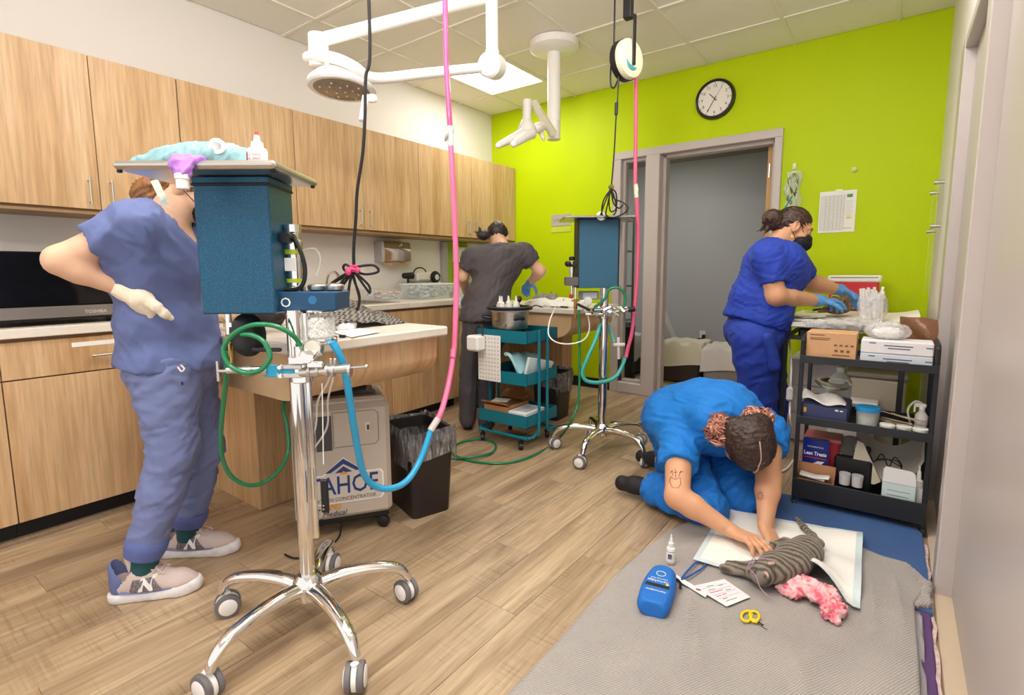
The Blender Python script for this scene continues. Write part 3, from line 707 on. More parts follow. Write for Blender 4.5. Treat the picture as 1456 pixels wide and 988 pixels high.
part('valve_knob', MC().cyl((.69, 3.06, z2+.028), (.73, 3.055, z2+.034), .016, n=12), M_black, S2); part('valve_lever', MC().box((.655, 3.05, z2+.03), (.03, .02, .028), .004), M_black, S2); part('clip_lever', MC().box((.425, 3.06, z2+.045), (.085, .03, .016), .004, R=Matrix.Rotation(.45, 3, 'Y')), M_black, S2)
part('gauge', MC().lathe([(.0, 0), (.025, .002), (.027, .016)], (.455, 3.09, z2+.08), (.2, 1, 0), 18), flat('d8d4cc', .4), S2)
part('monitor_box', MC().box((.47, 3.17, .985), (.12, .05, .05), .004), flat('8f9a9a', .4), S2)
part('monitor_screen', MC().box((.475, 3.143, .985), (.085, .004, .036)), flat('dfe5ee', .3), S2)
part('inlet_fitting', MC().cyl((.385, 3.12, 1.035), (.385, 3.12, .965), .007, n=10), M_chrome, S2)
part('brass_fitting', MC().cyl((.385, 3.12, .965), (.385, 3.12, .905), .011, n=8).box((.385, 3.12, .955), (.05, .014, .012), .003).cyl((.385, 3.12, .905), (.385, 3.12, .85), .008, n=8), M_brass, S2)
part('black_stub', MB().cyl(at(881, 508, 3.25), at(881, 540, 3.25), .012, n=10), M_black, S2)
part('y_piece', MB().cyl(at(872, 490, 3.2), at(888, 490, 3.2), .011, n=10).cyl(at(879, 480, 3.2), at(880, 510, 3.22), .009, n=10), M_white, S2)
# ---------------------------------------------------------------- hoses
M_hgreen = pbr('green_hose', '0c7a4c', .25, coat=.5); M_hblue = pbr('blue_hose', '2aa4d8', .22, coat=.4); M_hpink = pbr('pink_hose', 'f06f9c', .3, coat=.3); M_hteal = pbr('teal_hose', '3fa9a0', .3)
def hose(name, label, pts, r, mat, cat='hose', n=10, sm=8):
    P = spline(pts, sm); b = MB().tube(P, r, n); return single(name, b, mat, label, cat, V(P[0]), smooth=70)
hose('green_hose', 'green hose looped on itself in front of the near chrome pole', [at(429, 504, 1.50), at(425, 487, 1.49), at(410, 472, 1.47), at(385, 462, 1.46), at(355, 463, 1.46), at(330, 477, 1.46), at(318, 497, 1.46), at(326, 519, 1.46), at(350, 530, 1.455), at(372, 525, 1.45), at(384, 508, 1.45), at(376, 487, 1.455), at(360, 477, 1.46), at(343, 475, 1.465)], .0072, M_hgreen)
hose('green_hose', 'green hose hanging in a long loop beside the left woman’s thigh', [at(320, 500, 1.50), at(322, 530, 1.52), at(318, 570, 1.56), at(314, 615, 1.6), at(316, 650, 1.64), at(328, 676, 1.68), at(350, 689, 1.72), at(375, 686, 1.78), at(398, 667, 1.84), at(410, 640, 1.9), at(408, 605, 1.93), at(403, 580, 1.95), at(408, 562, 1.98)], .0072, M_hgreen)
hose('blue_hose', 'bright blue hose bending down across the oxygen machine to the waste bin', [at(472, 486, 1.55), at(482, 503, 1.56), at(491, 530, 1.58), at(499, 580, 1.62), at(509, 640, 1.68), at(518, 675, 1.72), at(535, 692, 1.76), at(558, 694, 1.80), at(580, 682, 1.86), at(597, 655, 1.92), at(608, 626, 1.96), at(613, 609, 1.98)], .0118, M_hblue)
ph = thing('pink_hose', 'long pink hose hanging from the ceiling in front of the wall cabinets', 'hose', at(635, 60, 2.3))
part('upper_hose', MB().tube(spline([at(634, 60, 2.3)+V(0, 0, .60), at(634, 60, 2.3), at(635, 100, 2.3), at(638, 150, 2.29), at(640, 182, 2.29)], 8), .0115, 10), pbr('pink_hose_clear', 'ea4f86', .3, coat=.3), ph, 70)
part('connector', MB().cyl(at(640, 180, 2.29), at(641, 208, 2.28), .0125, n=14).cyl(at(639.5, 182, 2.29), at(640, 188, 2.29), .0155, n=14), pbr('frosted_connector', 'd9e2dc', .25, alpha=.9), ph)
part('hose_clamp', MB().ell(at(635, 194, 2.27), (.007, .007, .022), 10, 8, R=Matrix.Rotation(.35, 3, 'Y')), M_metal, ph)
part('green_collar', MB().cyl(at(640.4, 184, 2.29), at(640.6, 190, 2.29), .0135, n=12), flat('4d8f6c', .4), ph)
part('lower_hose', MB().tube(spline([at(641, 206, 2.28), at(644, 260, 2.27), at(647, 330, 2.26), at(649, 400, 2.25), at(647, 470, 2.22), at(645, 500, 2.2), at(638, 545, 2.12), at(629, 580, 2.04), at(622, 597, 2.0)], 8), .0118, 10), M_hpink, ph, 70)
part('splice_ring', MB().cyl(at(644.7, 497, 2.2), at(643.5, 509, 2.18), .0135, n=12), M_hpink, ph); part('splice_ring', MB().cyl(at(646.6, 303, 2.265), at(646.6, 306, 2.265), .013, n=12), M_hpink, ph)
part('clear_end', MB().cyl(at(623, 595, 2.0), at(612, 612, 1.975), .0135, n=14), pbr('clear_end_plastic', 'e6e0dc', .2, alpha=.8), ph)
hose('green_hose', 'green hose from the far machine down to coils on the floor', [at(823, 441, 3.12), at(824, 480, 3.12), at(824, 530, 3.1), at(822, 570, 3.08), at(812, 600, 3.06), ath(790, 628, .008), ath(760, 647, .008), ath(722, 658, .008), ath(680, 657, .008), ath(650, 649, .008), ath(643, 640, .008), ath(655, 629, .008), ath(685, 624, .008), ath(704, 631, .008), ath(700, 643, .012), ath(672, 650, .02), ath(640, 652, .008), ath(610, 656, .008), ath(570, 668, .008)], .0075, M_hgreen)
hose('green_hose', 'short green hose looped over the far machine valves', [at(845, 437, 3.08), at(860, 425, 3.06), at(866, 412, 3.06), at(878, 409, 3.05), at(888, 418, 3.05), at(888, 432, 3.05), at(880, 445, 3.05)], .0085, M_hgreen)
hose('teal_hose', 'teal breathing hose looped around the far chrome pole', [at(854, 461, 3.12), at(846, 485, 3.06), at(834, 512, 3.03), at(828, 528, 3.03), at(832, 540, 3.03), at(846, 544, 3.04), at(862, 542, 3.07), at(876, 535, 3.1), at(884, 522, 3.12), at(889, 509, 3.13)], .0115, M_hteal)
hose('teal_hose', 'pale teal hose running down behind the far chrome pole', [at(864, 460, 3.19), at(868, 472, 3.2), at(873, 486, 3.2)], .0125, pbr('pale_teal_hose', '7fc4bd', .3))
pk = thing('pink_hose', 'pink hose hanging from the cable reel in front of the doorway sidelight', 'hose', at(905, 110, 3.1))
part('upper_hose', MB().tube(spline([at(903, 70, 3.12), at(904, 110, 3.12), at(904, 180, 3.12), at(903, 263, 3.12)], 6), .011, 10), pbr('pink_hose_far', 'e0607f', .3), pk, 70)
part('connector', MB().cyl(at(904, 262, 3.12), at(905, 281, 3.12), .0125, n=12).ell(at(906, 270, 3.11), (.008, .008, .02), 8, 6), pbr('frosted_connector_far', 'dfe5c8', .3), pk)
part('lower_hose', MB().tube(spline([at(905, 280, 3.12), at(907, 330, 3.12), at(906, 390, 3.12), at(903, 430, 3.12), at(899, 470, 3.12), at(893, 495, 3.13), at(890, 508, 3.13)], 6), .0115, 10), pbr('pink_hose_low', 'e05f82', .3), pk, 70)
def cord(name, label, pts, r, mat=None, cat='cord', sm=8): return hose(name, label, pts, r, mat or M_black, cat, 6, sm)
cord('white_tube', 'thin white tube looping in front of the far curved exam table', [at(790, 437, 3.2), at(782, 455, 3.15), at(780, 475, 3.12), at(790, 486, 3.1), at(810, 489, 3.1), at(830, 483, 3.1), at(838, 468, 3.1), at(836, 450, 3.1), at(831, 440, 3.1)], .0045, M_white, 'tube')
# black cords from the ceiling, each with its hanging coil
bc = thing('hanging_cable', 'black cord with a coil tied in pink above the near exam table', 'cord', at(505, 380, 2.2))
part('cord', MB().tube(spline([at(526, 60, 2.2)+V(0, 0, .65), at(526, 60, 2.2), at(520, 110, 2.2), at(519, 160, 2.2), at(516, 215, 2.2), at(508, 270, 2.2), at(506, 310, 2.2), at(503, 350, 2.2), at(503, 378, 2.2)], 6), .0068, 8), M_black, bc)
cb = MB()
for L in ([(503, 380), (530, 377), (538, 386), (520, 390), (503, 385)], [(503, 383), (485, 393), (470, 404), (486, 395), (503, 386)], [(502, 384), (512, 398), (522, 412), (526, 416), (524, 405), (504, 386)], [(500, 386), (496, 410), (492, 432), (500, 446), (509, 437), (511, 420), (504, 400), (501, 386)], [(501, 386), (506, 405), (511, 425), (508, 440), (500, 444), (495, 432), (497, 405), (502, 386)], [(500, 382), (492, 376), (488, 380), (492, 386), (500, 384)], [(499, 385), (488, 398), (480, 412), (490, 402), (501, 386)]):
    f0 = 2.2+random.uniform(-.03, .03); cb.tube(spline([at(u, v, f0+.01*i) for i, (u, v) in enumerate(L)], 6), .0055, 7)
part('coil', cb, M_black, bc)
part('pink_tie', MB().ell(at(500, 383, 2.18), (.03, .016, .012), 12, 6).ell(at(495, 386, 2.17), (.016, .012, .016), 10, 6).ell(at(508, 384, 2.17), (.014, .012, .014), 10, 6).box(at(503, 378, 2.17), (.04, .01, .008), .003), pbr('pink_wrap', 'e2467c', .6, var=.2, vs=40, bump=.4), bc)
rc = thing('cable_reel', 'white round cable reel hanging from the ceiling near the clock', 'reel', at(893, 85, 3.0))
oc = at(892, 85, 3.0); ax_ = V(.86, -.42, 0).normalized(); ax_ = (-FH*.78+RH*.62).normalized()
part('drum', MB().lathe([(.0, .04), (.07, .038), (.098, .03), (.104, .018), (.104, .0), (.09, -.005)], oc, ax_, 32), pbr('reel_cream_plastic', 'efe8c8', .35), rc, 45)
part('back_shell', MB().lathe([(.092, .004), (.108, .0), (.108, -.035), (.09, -.045), (.0, -.045)], oc, ax_, 32), M_black, rc)
part('bracket', MB().box(oc+ax_*.046+V(0, 0, .09), (.022, .01, .26), .003, rz=math.atan2(ax_.y, ax_.x)+PI/2).box((oc.x, oc.y, (oc.z+.21+CZ)/2), (.045, .045, CZ-oc.z-.21), .004), M_black, rc)
part('blue_emblem', MB().tube([oc+ax_*.041+V(-ax_.y, ax_.x, 0)*(.055*math.cos(q))+V(0, 0, .055*math.sin(q)) for q in [math.radians(a) for a in range(200, 310, 10)]], [.004, .014, .012, .004], 8, flat=.3), flat('38a7bf', .4), rc)
part('cable_outlet', MB().ell(oc-RH*.07-V(0, 0, .035)-FH*.03, (.03, .02, .028), 12, 8), M_black, rc)
xo = at(902, 71, 3.03); part('green_knob', MB().cyl(xo-RH*.02, xo+RH*.012, .012, n=10), flat('9aa83a', .4), rc)
cc = thing('hanging_cable', 'black cord with a loose coil hanging above the far blue cabinet', 'cord', at(872, 290, 3.0))
part('cord', MB().tube(spline([at(873, 60, 3.0)+V(0, 0, .55), at(873, 60, 3.0), at(869, 90, 3.0), at(868, 118, 3.0), at(873, 125, 3.0), at(879, 112, 3.0), at(881, 103, 2.98)], 6), .005, 7).tube(spline([at(880, 103, 2.98), at(878, 140, 2.98), at(876, 165, 2.98), at(873, 220, 2.98), at(869, 268, 2.98)], 6), .0042, 7), M_black, cc)
part('inline_plug', MB().cyl(at(876.5, 146, 2.98), at(876, 163, 2.98), .010, n=10), M_black, cc)
cb = MB()
for L in ([(869, 268), (858, 285), (856, 305), (866, 310), (876, 300), (874, 282), (869, 268)], [(869, 268), (864, 290), (862, 306), (874, 309), (889, 302), (893, 294), (884, 287), (873, 282), (869, 268)], [(869, 268), (876, 275), (876, 296), (868, 300), (866, 284), (869, 268)], [(868, 270), (860, 288), (854, 306)], [(869, 269), (872, 288), (880, 296), (886, 291)]):
    f0 = 2.98+random.uniform(-.02, .02); cb.tube(spline([at(u, v, f0+.008*i) for i, (u, v) in enumerate(L)], 6), .0042, 7)
part('coil', cb, M_black, cc)
part('cord_tie', MB().ell(at(869, 266, 2.97), (.018, .01, .016), 8, 6), pbr('olive_tie', '6b6a2a', .6), cc)
# ---------------------------------------------------------------- people
def cloth_mat(name, col, amp=.5, rough=.75, sc=18., var=.07):
    t = NT(name); v = t.coord((1, 1, .45)); a = t.noise(v, sc, 5, .6, 1.2); c = srgb(col)
    t.base(t.ramp(t.noise(v, 3, 3), [(.3, tuple(x*(1-var) for x in c[:3])+(1,)), (.7, tuple(min(1, x*(1+var)) for x in c[:3])+(1,))]))
    t.set(Roughness=rough, Sheen_Weight=.03, Sheen_Roughness=.5); t.bump(a, amp*.55, .006); return t.m
def hair_mat(name, c0, c1, c2):
    t = NT(name); v = t.coord((1, 1, .35)); a = t.noise(v, 26, 4, .6, 1.5); b = t.noise(t.coord((1, 1, .25)), 210, 3, .6, .5)
    t.base(t.mix(.55, t.ramp(a, [(.3, c0), (.5, c1), (.7, c2)]), t.ramp(b, [(.3, c0), (.55, c1), (.75, c2)]))); t.set(Roughness=.38); t.bump(b, .6, .003); return t.m
def skin_mat(name, col, var=.05): return pbr(name, col, .48, var=var, vs=9, sss=.12, bump=.08, bs=160, bd=.001)
N3 = lambda p: np.array(tuple(p), float)
A3 = lambda u, v, f: N3(at(u, v, f))
Z3 = lambda u, v, z: N3(ath(u, v, z))
R_, F_, U_ = N3(RH), N3(FH), np.array([0, 0, 1.])
def head_prims(c, F, U, s=1., neck=None, nr=.052):
    c = np.array(c, float); F = nrm(F); U = nrm(np.array(U)-F*(np.array(U)@F)); L = np.cross(U, F); R = axes(L, F, U)
    P = lambda l, f, u: c+s*(L*l+F*f+U*u)
    pr = [ell(P(0, -.008, .028), (.074*s, .092*s, .085*s), R, .02), ell(P(0, .03, -.045), (.058*s, .058*s, .062*s), R, .03), ell(P(0, .062, -.092), (.024*s, .022*s, .018*s), R, .02)]
    for g in (-1, 1): pr += [ell(P(.042*g, .05, -.03), (.024*s, .026*s, .026*s), R, .02), cap(P(.012*g, .084, .024), P(.045*g, .068, .022), .010*s, .009*s, .014)]
    pr += [cap(P(0, .086, .015), P(0, .108, -.030), .008*s, .0125*s, .012), cap(P(.010, .094, -.034), P(-.010, .094, -.034), .0085*s, .0085*s, .006)]
    pr += [cap(P(-.02, .083, -.060), P(.02, .083, -.060), .006*s, .006*s, .006), cap(P(-.016, .083, -.070), P(.016, .083, -.070), .0068*s, .0068*s, .006)]
    for g in (-1, 1): pr.append(sub(ell(P(.032*g, .094, .002), (.017*s, .011*s, .011*s), R)))
    for g in (-1, 1): pr += [ell(P(.031*g, .074, .003), (.0135*s,)*3, R, .003), ell(P(.078*g, -.006, -.005), (.010*s, .020*s, .032*s), R, .008), sub(ell(P(.088*g, .0, -.003), (.007*s, .010*s, .018*s), R))]
    if neck is not None: pr.append(cap(P(0, -.025, -.04), neck, nr*s, nr*1.12, .03))
    return pr, P, R
def hand_prims(W, F, N, thumb=1, curl=(.5, .55, .6, .65), s=1., spread=.06, tcurl=.3, tout=.75, gl=0.):
    """thumb=+1: thumb side is F x N"""
    W = np.array(W, float); F = nrm(F); N = np.array(N, float); N = nrm(N-F*(N@F)); S = np.cross(F, N)*thumb; palm, fing = [], []
    lat = (.027, .009, -.009, -.026); ln = (.070, .078, .073, .056); kx = (.086, .088, .083, .076)
    for i in range(4):
        K = W+s*(F*kx[i]+S*lat[i]-N*.002); palm.append(cap(W+s*(S*lat[i]*.62+F*.004), K, .0135*s+gl, .0115*s+gl, .012))
        a = 0.; p = K; d0 = nrm(F+S*(lat[i]/.027)*spread)
        for j, (q, r0, r1) in enumerate(((.46, .0098, .0086), (.30, .0086, .0078), (.24, .0078, .0066))):
            a += curl[i]*(.9, 1.1, .8)[j]; d = d0*math.cos(a)+N*math.sin(a); e = p+d*ln[i]*q*s
            fing.append(cap(p, e, r0*s+gl, r1*s+gl, .004 if j else .007)); p = e
    palm.append(ell(W+s*(F*.045+N*.004), (.032*s, .040*s, .014*s), axes(S, F, N), .012))
    p = W+s*(F*.022+S*.022+N*.004); d = nrm(F*.6+S*tout+N*.35)
    for j, (q, r0, r1) in enumerate(((.040, .0145, .0118), (.032, .0112, .0100), (.026, .0098, .0080))):
        e = p+d*q*s; fing.append(cap(p, e, r0*s+gl, r1*s+gl, .010 if j == 0 else .004)); p = e; d = nrm(d+N*tcurl*.6-S*tcurl*.8+F*.25*tcurl)
    return palm+fing
def limb(a, b, ra, rb, bulge=.0, t=.35, k=.02):
    a, b = np.array(a), np.array(b); m_ = a+(b-a)*t; return [cap(a, m_, ra, (ra+(rb-ra)*t)+bulge, k), cap(m_, b, (ra+(rb-ra)*t)+bulge, rb, k)]
def hem(a, b, t, r=.10):
    """open end of a sleeve or leg at fraction t of a-b"""
    a, b = np.array(a), np.array(b); d = nrm(b-a); p = a+(b-a)*t; return ('pb', p+d*r*.85, r, p, d)
def bvh_of(o):
    from mathutils.bvhtree import BVHTree
    me = o.data; M = Matrix.LocRotScale(o.parent.location, o.parent.rotation_euler, None) if o.parent else Matrix.Identity(4)
    return BVHTree.FromPolygons([M @ v.co for v in me.vertices], [tuple(p.vertices) for p in me.polygons])
def on_skin(bv, pts, lift=.0008):
    out = []
    for u, v in pts:
        h = bv.ray_cast(CP, sight(u, v))
        if h[0] is not None: out.append(h[0]+h[1]*lift)
    return out
def lat_ell(c, lat, dep, rl, rd, rz, k=.04, up=None):
    lat = nrm(lat); u = U_ if up is None else nrm(up); d = np.cross(u, lat); return ell(c, (rl, rd, rz), axes(lat, d, u), k)
M_skin1 = skin_mat('skin_light', 'e2b496'); M_skin2 = skin_mat('skin_tan', 'd9a17c')
M_glove_l = pbr('latex_glove', 'ecdcc4', .55, var=.05, vs=60, bump=.5, bs=70, bd=.002); M_glove_b = pbr('blue_nitrile_glove', '5f9ad6', .5, var=.06, vs=50, bump=.5, bs=60, bd=.002)
# ================= woman at the left, hand on hip
p1 = thing('person', 'woman in periwinkle scrubs with a gloved hand on her hip, head behind the steel tray', 'person', tuple(ath(235, 800, 0)))
hipR, hipL = A3(236, 522, 1.77), A3(262, 522, 1.93); knR, knL = A3(247, 640, 1.76), A3(287, 640, 1.97); anR, anL = A3(203, 792, 1.70), A3(266, 748, 1.965)
pel, wai, che, nkb = A3(247, 512, 1.85), A3(240, 455, 1.84), A3(222, 365, 1.81), A3(240, 306, 1.80)
shR, shL = A3(190, 326, 1.68), A3(256, 322, 1.95); elR, wrR = A3(86, 370, 1.60), A3(176, 411, 1.685); elL, wrL = A3(300, 400, 2.05), A3(370, 415, 1.98)
hd = A3(275, 264, 1.85); hF, hU = R_*.8+F_*.15-U_*.45, U_*.85+R_*.45; nkt = A3(256, 288, 1.82)
tors = [lat_ell(pel, F_, R_, .165, .135, .13), lat_ell(wai, F_, R_, .135, .115, .12), lat_ell(che, F_, R_, .155, .13, .17), cap(shR, shL, .055, .055, .06), cap(wai, che, .11, .12, .05), ell(A3(262, 372, 1.83), (.08, .08, .08), None, .05)]
legs = limb(hipR, knR, .082, .058, .004)+limb(knR, anR, .055, .034)+limb(hipL, knL, .080, .055, .004)+limb(knL, anL, .050, .034)
armR = limb(shR, elR, .052, .043, .002)+limb(elR, wrR, .044, .027, .004, .3); armL = limb(shL, elL, .05, .04)+limb(elL, wrL, .042, .028)
hp, HP, HR = head_prims(hd, hF, hU, 1., nkb, .056)
vf = join(sdf(tors+legs+armR+armL+[cap(nkb, nkt, .06, .055, .04)], .011), relax(sdf(hp, .005), 1))
part('body', vf, M_skin1, p1, 180)
Mp1 = cloth_mat('periwinkle_scrubs', '5f6b9b'); Mp1d = cloth_mat('periwinkle_knit_cuff', '56629a', .3)
top = grow(limb(shR, elR, .060, .054), .010)+[hem(shR, elR, .54, .13)]+grow(limb(shL, elL, .06, .054), .010)+[hem(shL, elL, .6, .11)]+grow(tors, .018, .05)+[lat_ell(wai+R_*.005, F_, R_, .165, .142, .15), lat_ell(pel, F_, R_, .18, .158, .12)]
top += [cut(A3(247, 517, 1.85), -U_-R_*.06), sub(cap(nkb-U_*.05, nkt+U_*.03, .066, .066)), sub(cap(nkb+R_*.06-U_*.03, nkb+R_*.14-U_*.10, .042, .012)), sub(cap(shR+(elR-shR)*.48, elR, .056, .050))]
vf = sdf(top, .008); part('scrub_top', folds(folds(vf, .008, 5.5, 2, R_*.8+U_*.4, 2.2), .0022, 13, 5, R_*.6-U_*.5, 3), Mp1, p1, 180)
pts = limb(knR, anR, .078, .056)+[hem(knR, anR, .93, .11)]+limb(knL, anL, .074, .054)+[hem(knL, anL, .91, .11)]+[lat_ell(pel-U_*.02, F_, R_, .172, .145, .13)]+limb(hipR, knR, .100, .079, .004)+limb(hipL, knL, .098, .075, .004)
pts += [cut(A3(247, 495, 1.85), U_), sub(cap(knR+(anR-knR)*.85, anR, .045)), sub(cap(knL+(anL-knL)*.85, anL, .045))]
vf = sdf(pts, .009); part('scrub_pants', folds(folds(vf, .005, 8, 4, R_+U_*.35, 2.8), .0026, 17, 8, R_-U_*.3, 4.), cloth_mat('periwinkle_trousers', '6e78a4', .5), p1, 180)
for kn, an, t0, t1 in ((knR, anR, .82, .985), (knL, anL, .78, .96)):
    a, b = kn+(an-kn)*t0, kn+(an-kn)*t1; part('ankle_cuff', MB().lathe([(.060, 0), (.0665, .004), (.066, float(np.linalg.norm(b-a))*.5), (.058, float(np.linalg.norm(b-a))), (.048, float(np.linalg.norm(b-a))+.002)], a, b-a, 24), Mp1d, p1, 60)
for kn, an in ((knR, anR), (knL, anL)):
    part('sock', MB().cyl(kn+(an-kn)*.86, an-U_*.05, .044, .042, 18), cloth_mat('dark_teal_sock', '174c50', .3), p1, 60)
# glove on the hip
fr = []
G = [A3(178, 413, 1.68), A3(198, 424, 1.672), A3(214, 436, 1.68)]
fr += [cap(A3(170, 408, 1.68), G[0], .031, .029, .01), cap(G[0], G[1], .029, .033, .02), ell(A3(204, 431, 1.678), (.042, .022, .036), axes(R_*.8-U_*.55, F_, R_*.55+U_*.8), .02)]
fr += chain([A3(206, 424, 1.665), A3(222, 436, 1.665), A3(234, 446, 1.675), A3(243, 452, 1.69)], [.020, .0155, .0125, .0095], .012)
for i in range(4):
    t = i/3.; k = A3(216-24*t, 442-8*t, 1.682+.004*i); fr += chain([k, k+N3(RH*-.014-V(0, 0, .030)+FH*.010), k+N3(RH*-.030-V(0, 0, .052)+FH*.030), k+N3(RH*-.034-V(0, 0, .060)+FH*.052)], [.0135, .012, .0105, .009], .006)
part('glove', folds(relax(sdf(fr, .0035), 1), .0007, 50, 3), M_glove_l, p1, 180, label='cream latex glove')
part('glove_cuff', MB().lathe([(.028, 0), (.0325, .002), (.0325, .006), (.029, .010), (.030, .03)], A3(168, 407, 1.68), A3(178, 413, 1.68)-A3(168, 407, 1.68), 22, sy=.95), M_glove_l, p1, 60)
part('glove', sdf(hand_prims(wrL, R_*.9-U_*.1, -U_, -1, s=1.05), .004), M_glove_l, p1, 180)
# hair, cap, mask
hpz = [ell(HP(0, -.012, .028), (.080, .097, .090), HR, .02), cut(HP(0, .04, 0), nrm(hF)*.8-nrm(hU)*.3)]
bun = A3(210, 276, 1.80); Mh1 = hair_mat('auburn_hair', '5a3418', '8d5a2c', 'c08a50')
hb_ = sdf(hpz, .006); bb_ = sdf([ell(bun, (.046, .044, .050), None, .02), ell(bun+U_*.03+R_*.02, (.04, .036, .03), None, .02), cap(bun, A3(238, 262, 1.82), .035, .05, .03)], .005)
part('hair', join(folds(hb_, .003, 40, 2), folds(bb_, .0045, 42, 6, R_*.8+U_*.5, 5)), Mh1, p1, 180)
sc_ = sdf([ell(HP(0, -.008, .035), (.088, .104, .094), HR, .02), cut(HP(0, 0, .012), -nrm(hU)-nrm(hF)*.25)], .006)
part('scrub_cap', folds(sc_, .003, 25, 3), cloth_mat('grey_blue_cap', '8b9bab', .4), p1, 180)
part('cap_tie', MB().sheet(8, 2, lambda a, b: V(at(219+(236-219)*a+(b-.5)*10, 256+(292-256)*a-(b-.5)*3, 1.725-.010*math.sin(a*3))), .0015), pbr('mint_print_tie', 'cfd8c8', .7, var=.25, vs=70), p1)
part('mask_strap', MB().tube([at(250, 264, 1.76), at(258, 268, 1.755), at(268, 278, 1.76), at(280, 291, 1.77)], .0016, 5, sm=4), M_black, p1)
part('face_mask', folds(sdf([ell(HP(0, .07, -.055), (.062, .046, .055), HR, .02)], .006), .002, 30, 1), M_black, p1, 180)
# drawstring charm
part('waist_knot', MB().tube([at(253, 522, 1.665), at(258, 528, 1.655), at(262, 524, 1.66), at(257, 519, 1.66)], .0028, 6, sm=4), flat('e7d8cf', .6), p1)
part('pocket_mark', MB().box(at(259, 545, 1.655), (.008, .004, .012), .002, rz=yaw), flat('20243a', .5), p1)
# trainers
def trainer(heel, toe, person, w=.047, flip=1):
    h, t = V(heel), V(toe); L = (t-h).length; d = (t-h).normalized(); s = V(-d.y, d.x, 0); P = lambda x, y, z: N3(h+d*x*L+s*y+V(0, 0, z))
    up_ = chain([P(.12, 0, .055), P(.3, 0, .058), P(.55, 0, .047), P(.78, 0, .040), P(.90, 0, .036)], [.038, .041, .040, .040, .028], .02)+chain([P(.20, 0, .10), P(.34, 0, .088), P(.5, 0, .062)], [.030, .034, .034], .03)
    up_ += [cut(P(0, 0, .030), -U_+N3(d)*.05), sub(cap(P(.17, 0, .09), P(.15, 0, .20), .034, .045))]
    root = part('trainer', sdf(up_, .0045), pbr('blush_knit_upper', 'cdb9b2', .8, bump=.4, bs=220), person, 60)
    sole = [P(.06, 0, .02), P(.3, .002, .018), P(.52, -.002, .018), P(.78, 0, .020), P(.92, 0, .028)]
    part('sole', relax(sdf(chain(sole, [.040, .040, .040, .046, .034], .01)+[ell(P(.5, 0, .02), (.01, .01, .01), None, .01), cut(P(0, 0, .001), -U_), cut(P(0, 0, .034), U_-N3(d)*.06)], .005), 1), pbr('pale_foam_sole', 'e6e2e2', .5, var=.1, vs=40, bump=.4, bs=45, bd=.004), root, 60)
    hc = [cap(P(.08, 0, .05), P(.10, 0, .085), .036, .034, .02), cap(P(.08, 0, .085), P(.055, 0, .122), .032, .030, .02), cut(P(.14, 0, .06), N3(d)-U_*.5), cut(P(0, 0, .034), -U_), sub(cap(P(.15, 0, .085), P(.13, 0, .20), .034, .042))]
    part('heel_counter', sdf(hc, .0045), pbr('blue_heel', '65709f', .6), root, 60)
    part('midsole_stripe', MB().tube([P(x, flip*-.0405*(1 if x < .8 else .78), z) for x, z in ((.10, .046), (.3, .038), (.5, .036), (.72, .040), (.86, .050))], .0035, 6, sm=4), pbr('blue_stripe', '7580b4', .5), root)
    bu = bvh_of(root)
    def press(pts, dirn, lift):
        out = []
        for p in pts:
            h_ = bu.ray_cast(V(p)-V(dirn)*.2, V(dirn)); out.append(tuple(h_[0]+h_[1]*lift) if h_[0] is not None else tuple(p))
        return out
    ls = MB(); dn = (0, 0, -1)
    for k in range(4): x = .37+.065*k; ls.tube(press(spline([P(x, -.030, .2), P(x+.012, -.015, .2), P(x+.02, 0, .2), P(x+.012, .015, .2), P(x, .030, .2)], 3), dn, .0015), .0034, 5)
    for g in (-1, 1): ls.tube(press(spline([P(.37, 0, .2), P(.42, g*.016, .2), P(.48, g*.026, .2), P(.52, g*.016, .2), P(.47, g*.006, .2), P(.40, 0, .2)], 4), dn, .005), .0032, 5).tube(press(spline([P(.38, 0, .2), P(.46, g*.010, .2), P(.56, g*.022, .2), P(.62, g*.026, .2)], 4), dn, .004), .003, 5)
    part('laces', ls, flat('d6c4bc', .7), root)
    part('tongue', sdf([cap(P(.24, 0, .11), P(.20, 0, .148), .020, .017, .01), cap(P(.25, .014, .11), P(.22, .016, .145), .010, .010, .01), cap(P(.25, -.014, .11), P(.22, -.016, .145), .010, .010, .01)], .004), pbr('blush_tongue', 'd8c8c2', .7), root, 180)
    sd = tuple(s*(flip*1.)); lt = text_mb('N', .060, V(P(.42, flip*-.2, .066)), d*1. if flip > 0 else -d, V(0, 0, 1), th=0., bold=.0035, shear=.25); lt.v = press(lt.v, sd, .0045); part('letter_mark', lt, M_white, root)
    z_ = flip*-.2; gx_, gy_ = 10, 5; vs = press([P(.22+(.40*i/gx_)*(1-.45*j/gy_)+.06*j/gy_, z_, .040+.048*j/gy_) for j in range(gy_+1) for i in range(gx_+1)], sd, .0016)
    part('print_patch', MB().raw(vs, [(j*(gx_+1)+i, j*(gx_+1)+i+1, (j+1)*(gx_+1)+i+1, (j+1)*(gx_+1)+i) for j in range(gy_) for i in range(gx_)]), pbr('dark_zebra_print', '7a7078', .6, var=.8, vs=170), root)
trainer(ath(166, 853, 0), ath(284, 836, 0), p1); trainer(ath(236, 789, 0), ath(339, 783, 0), p1)
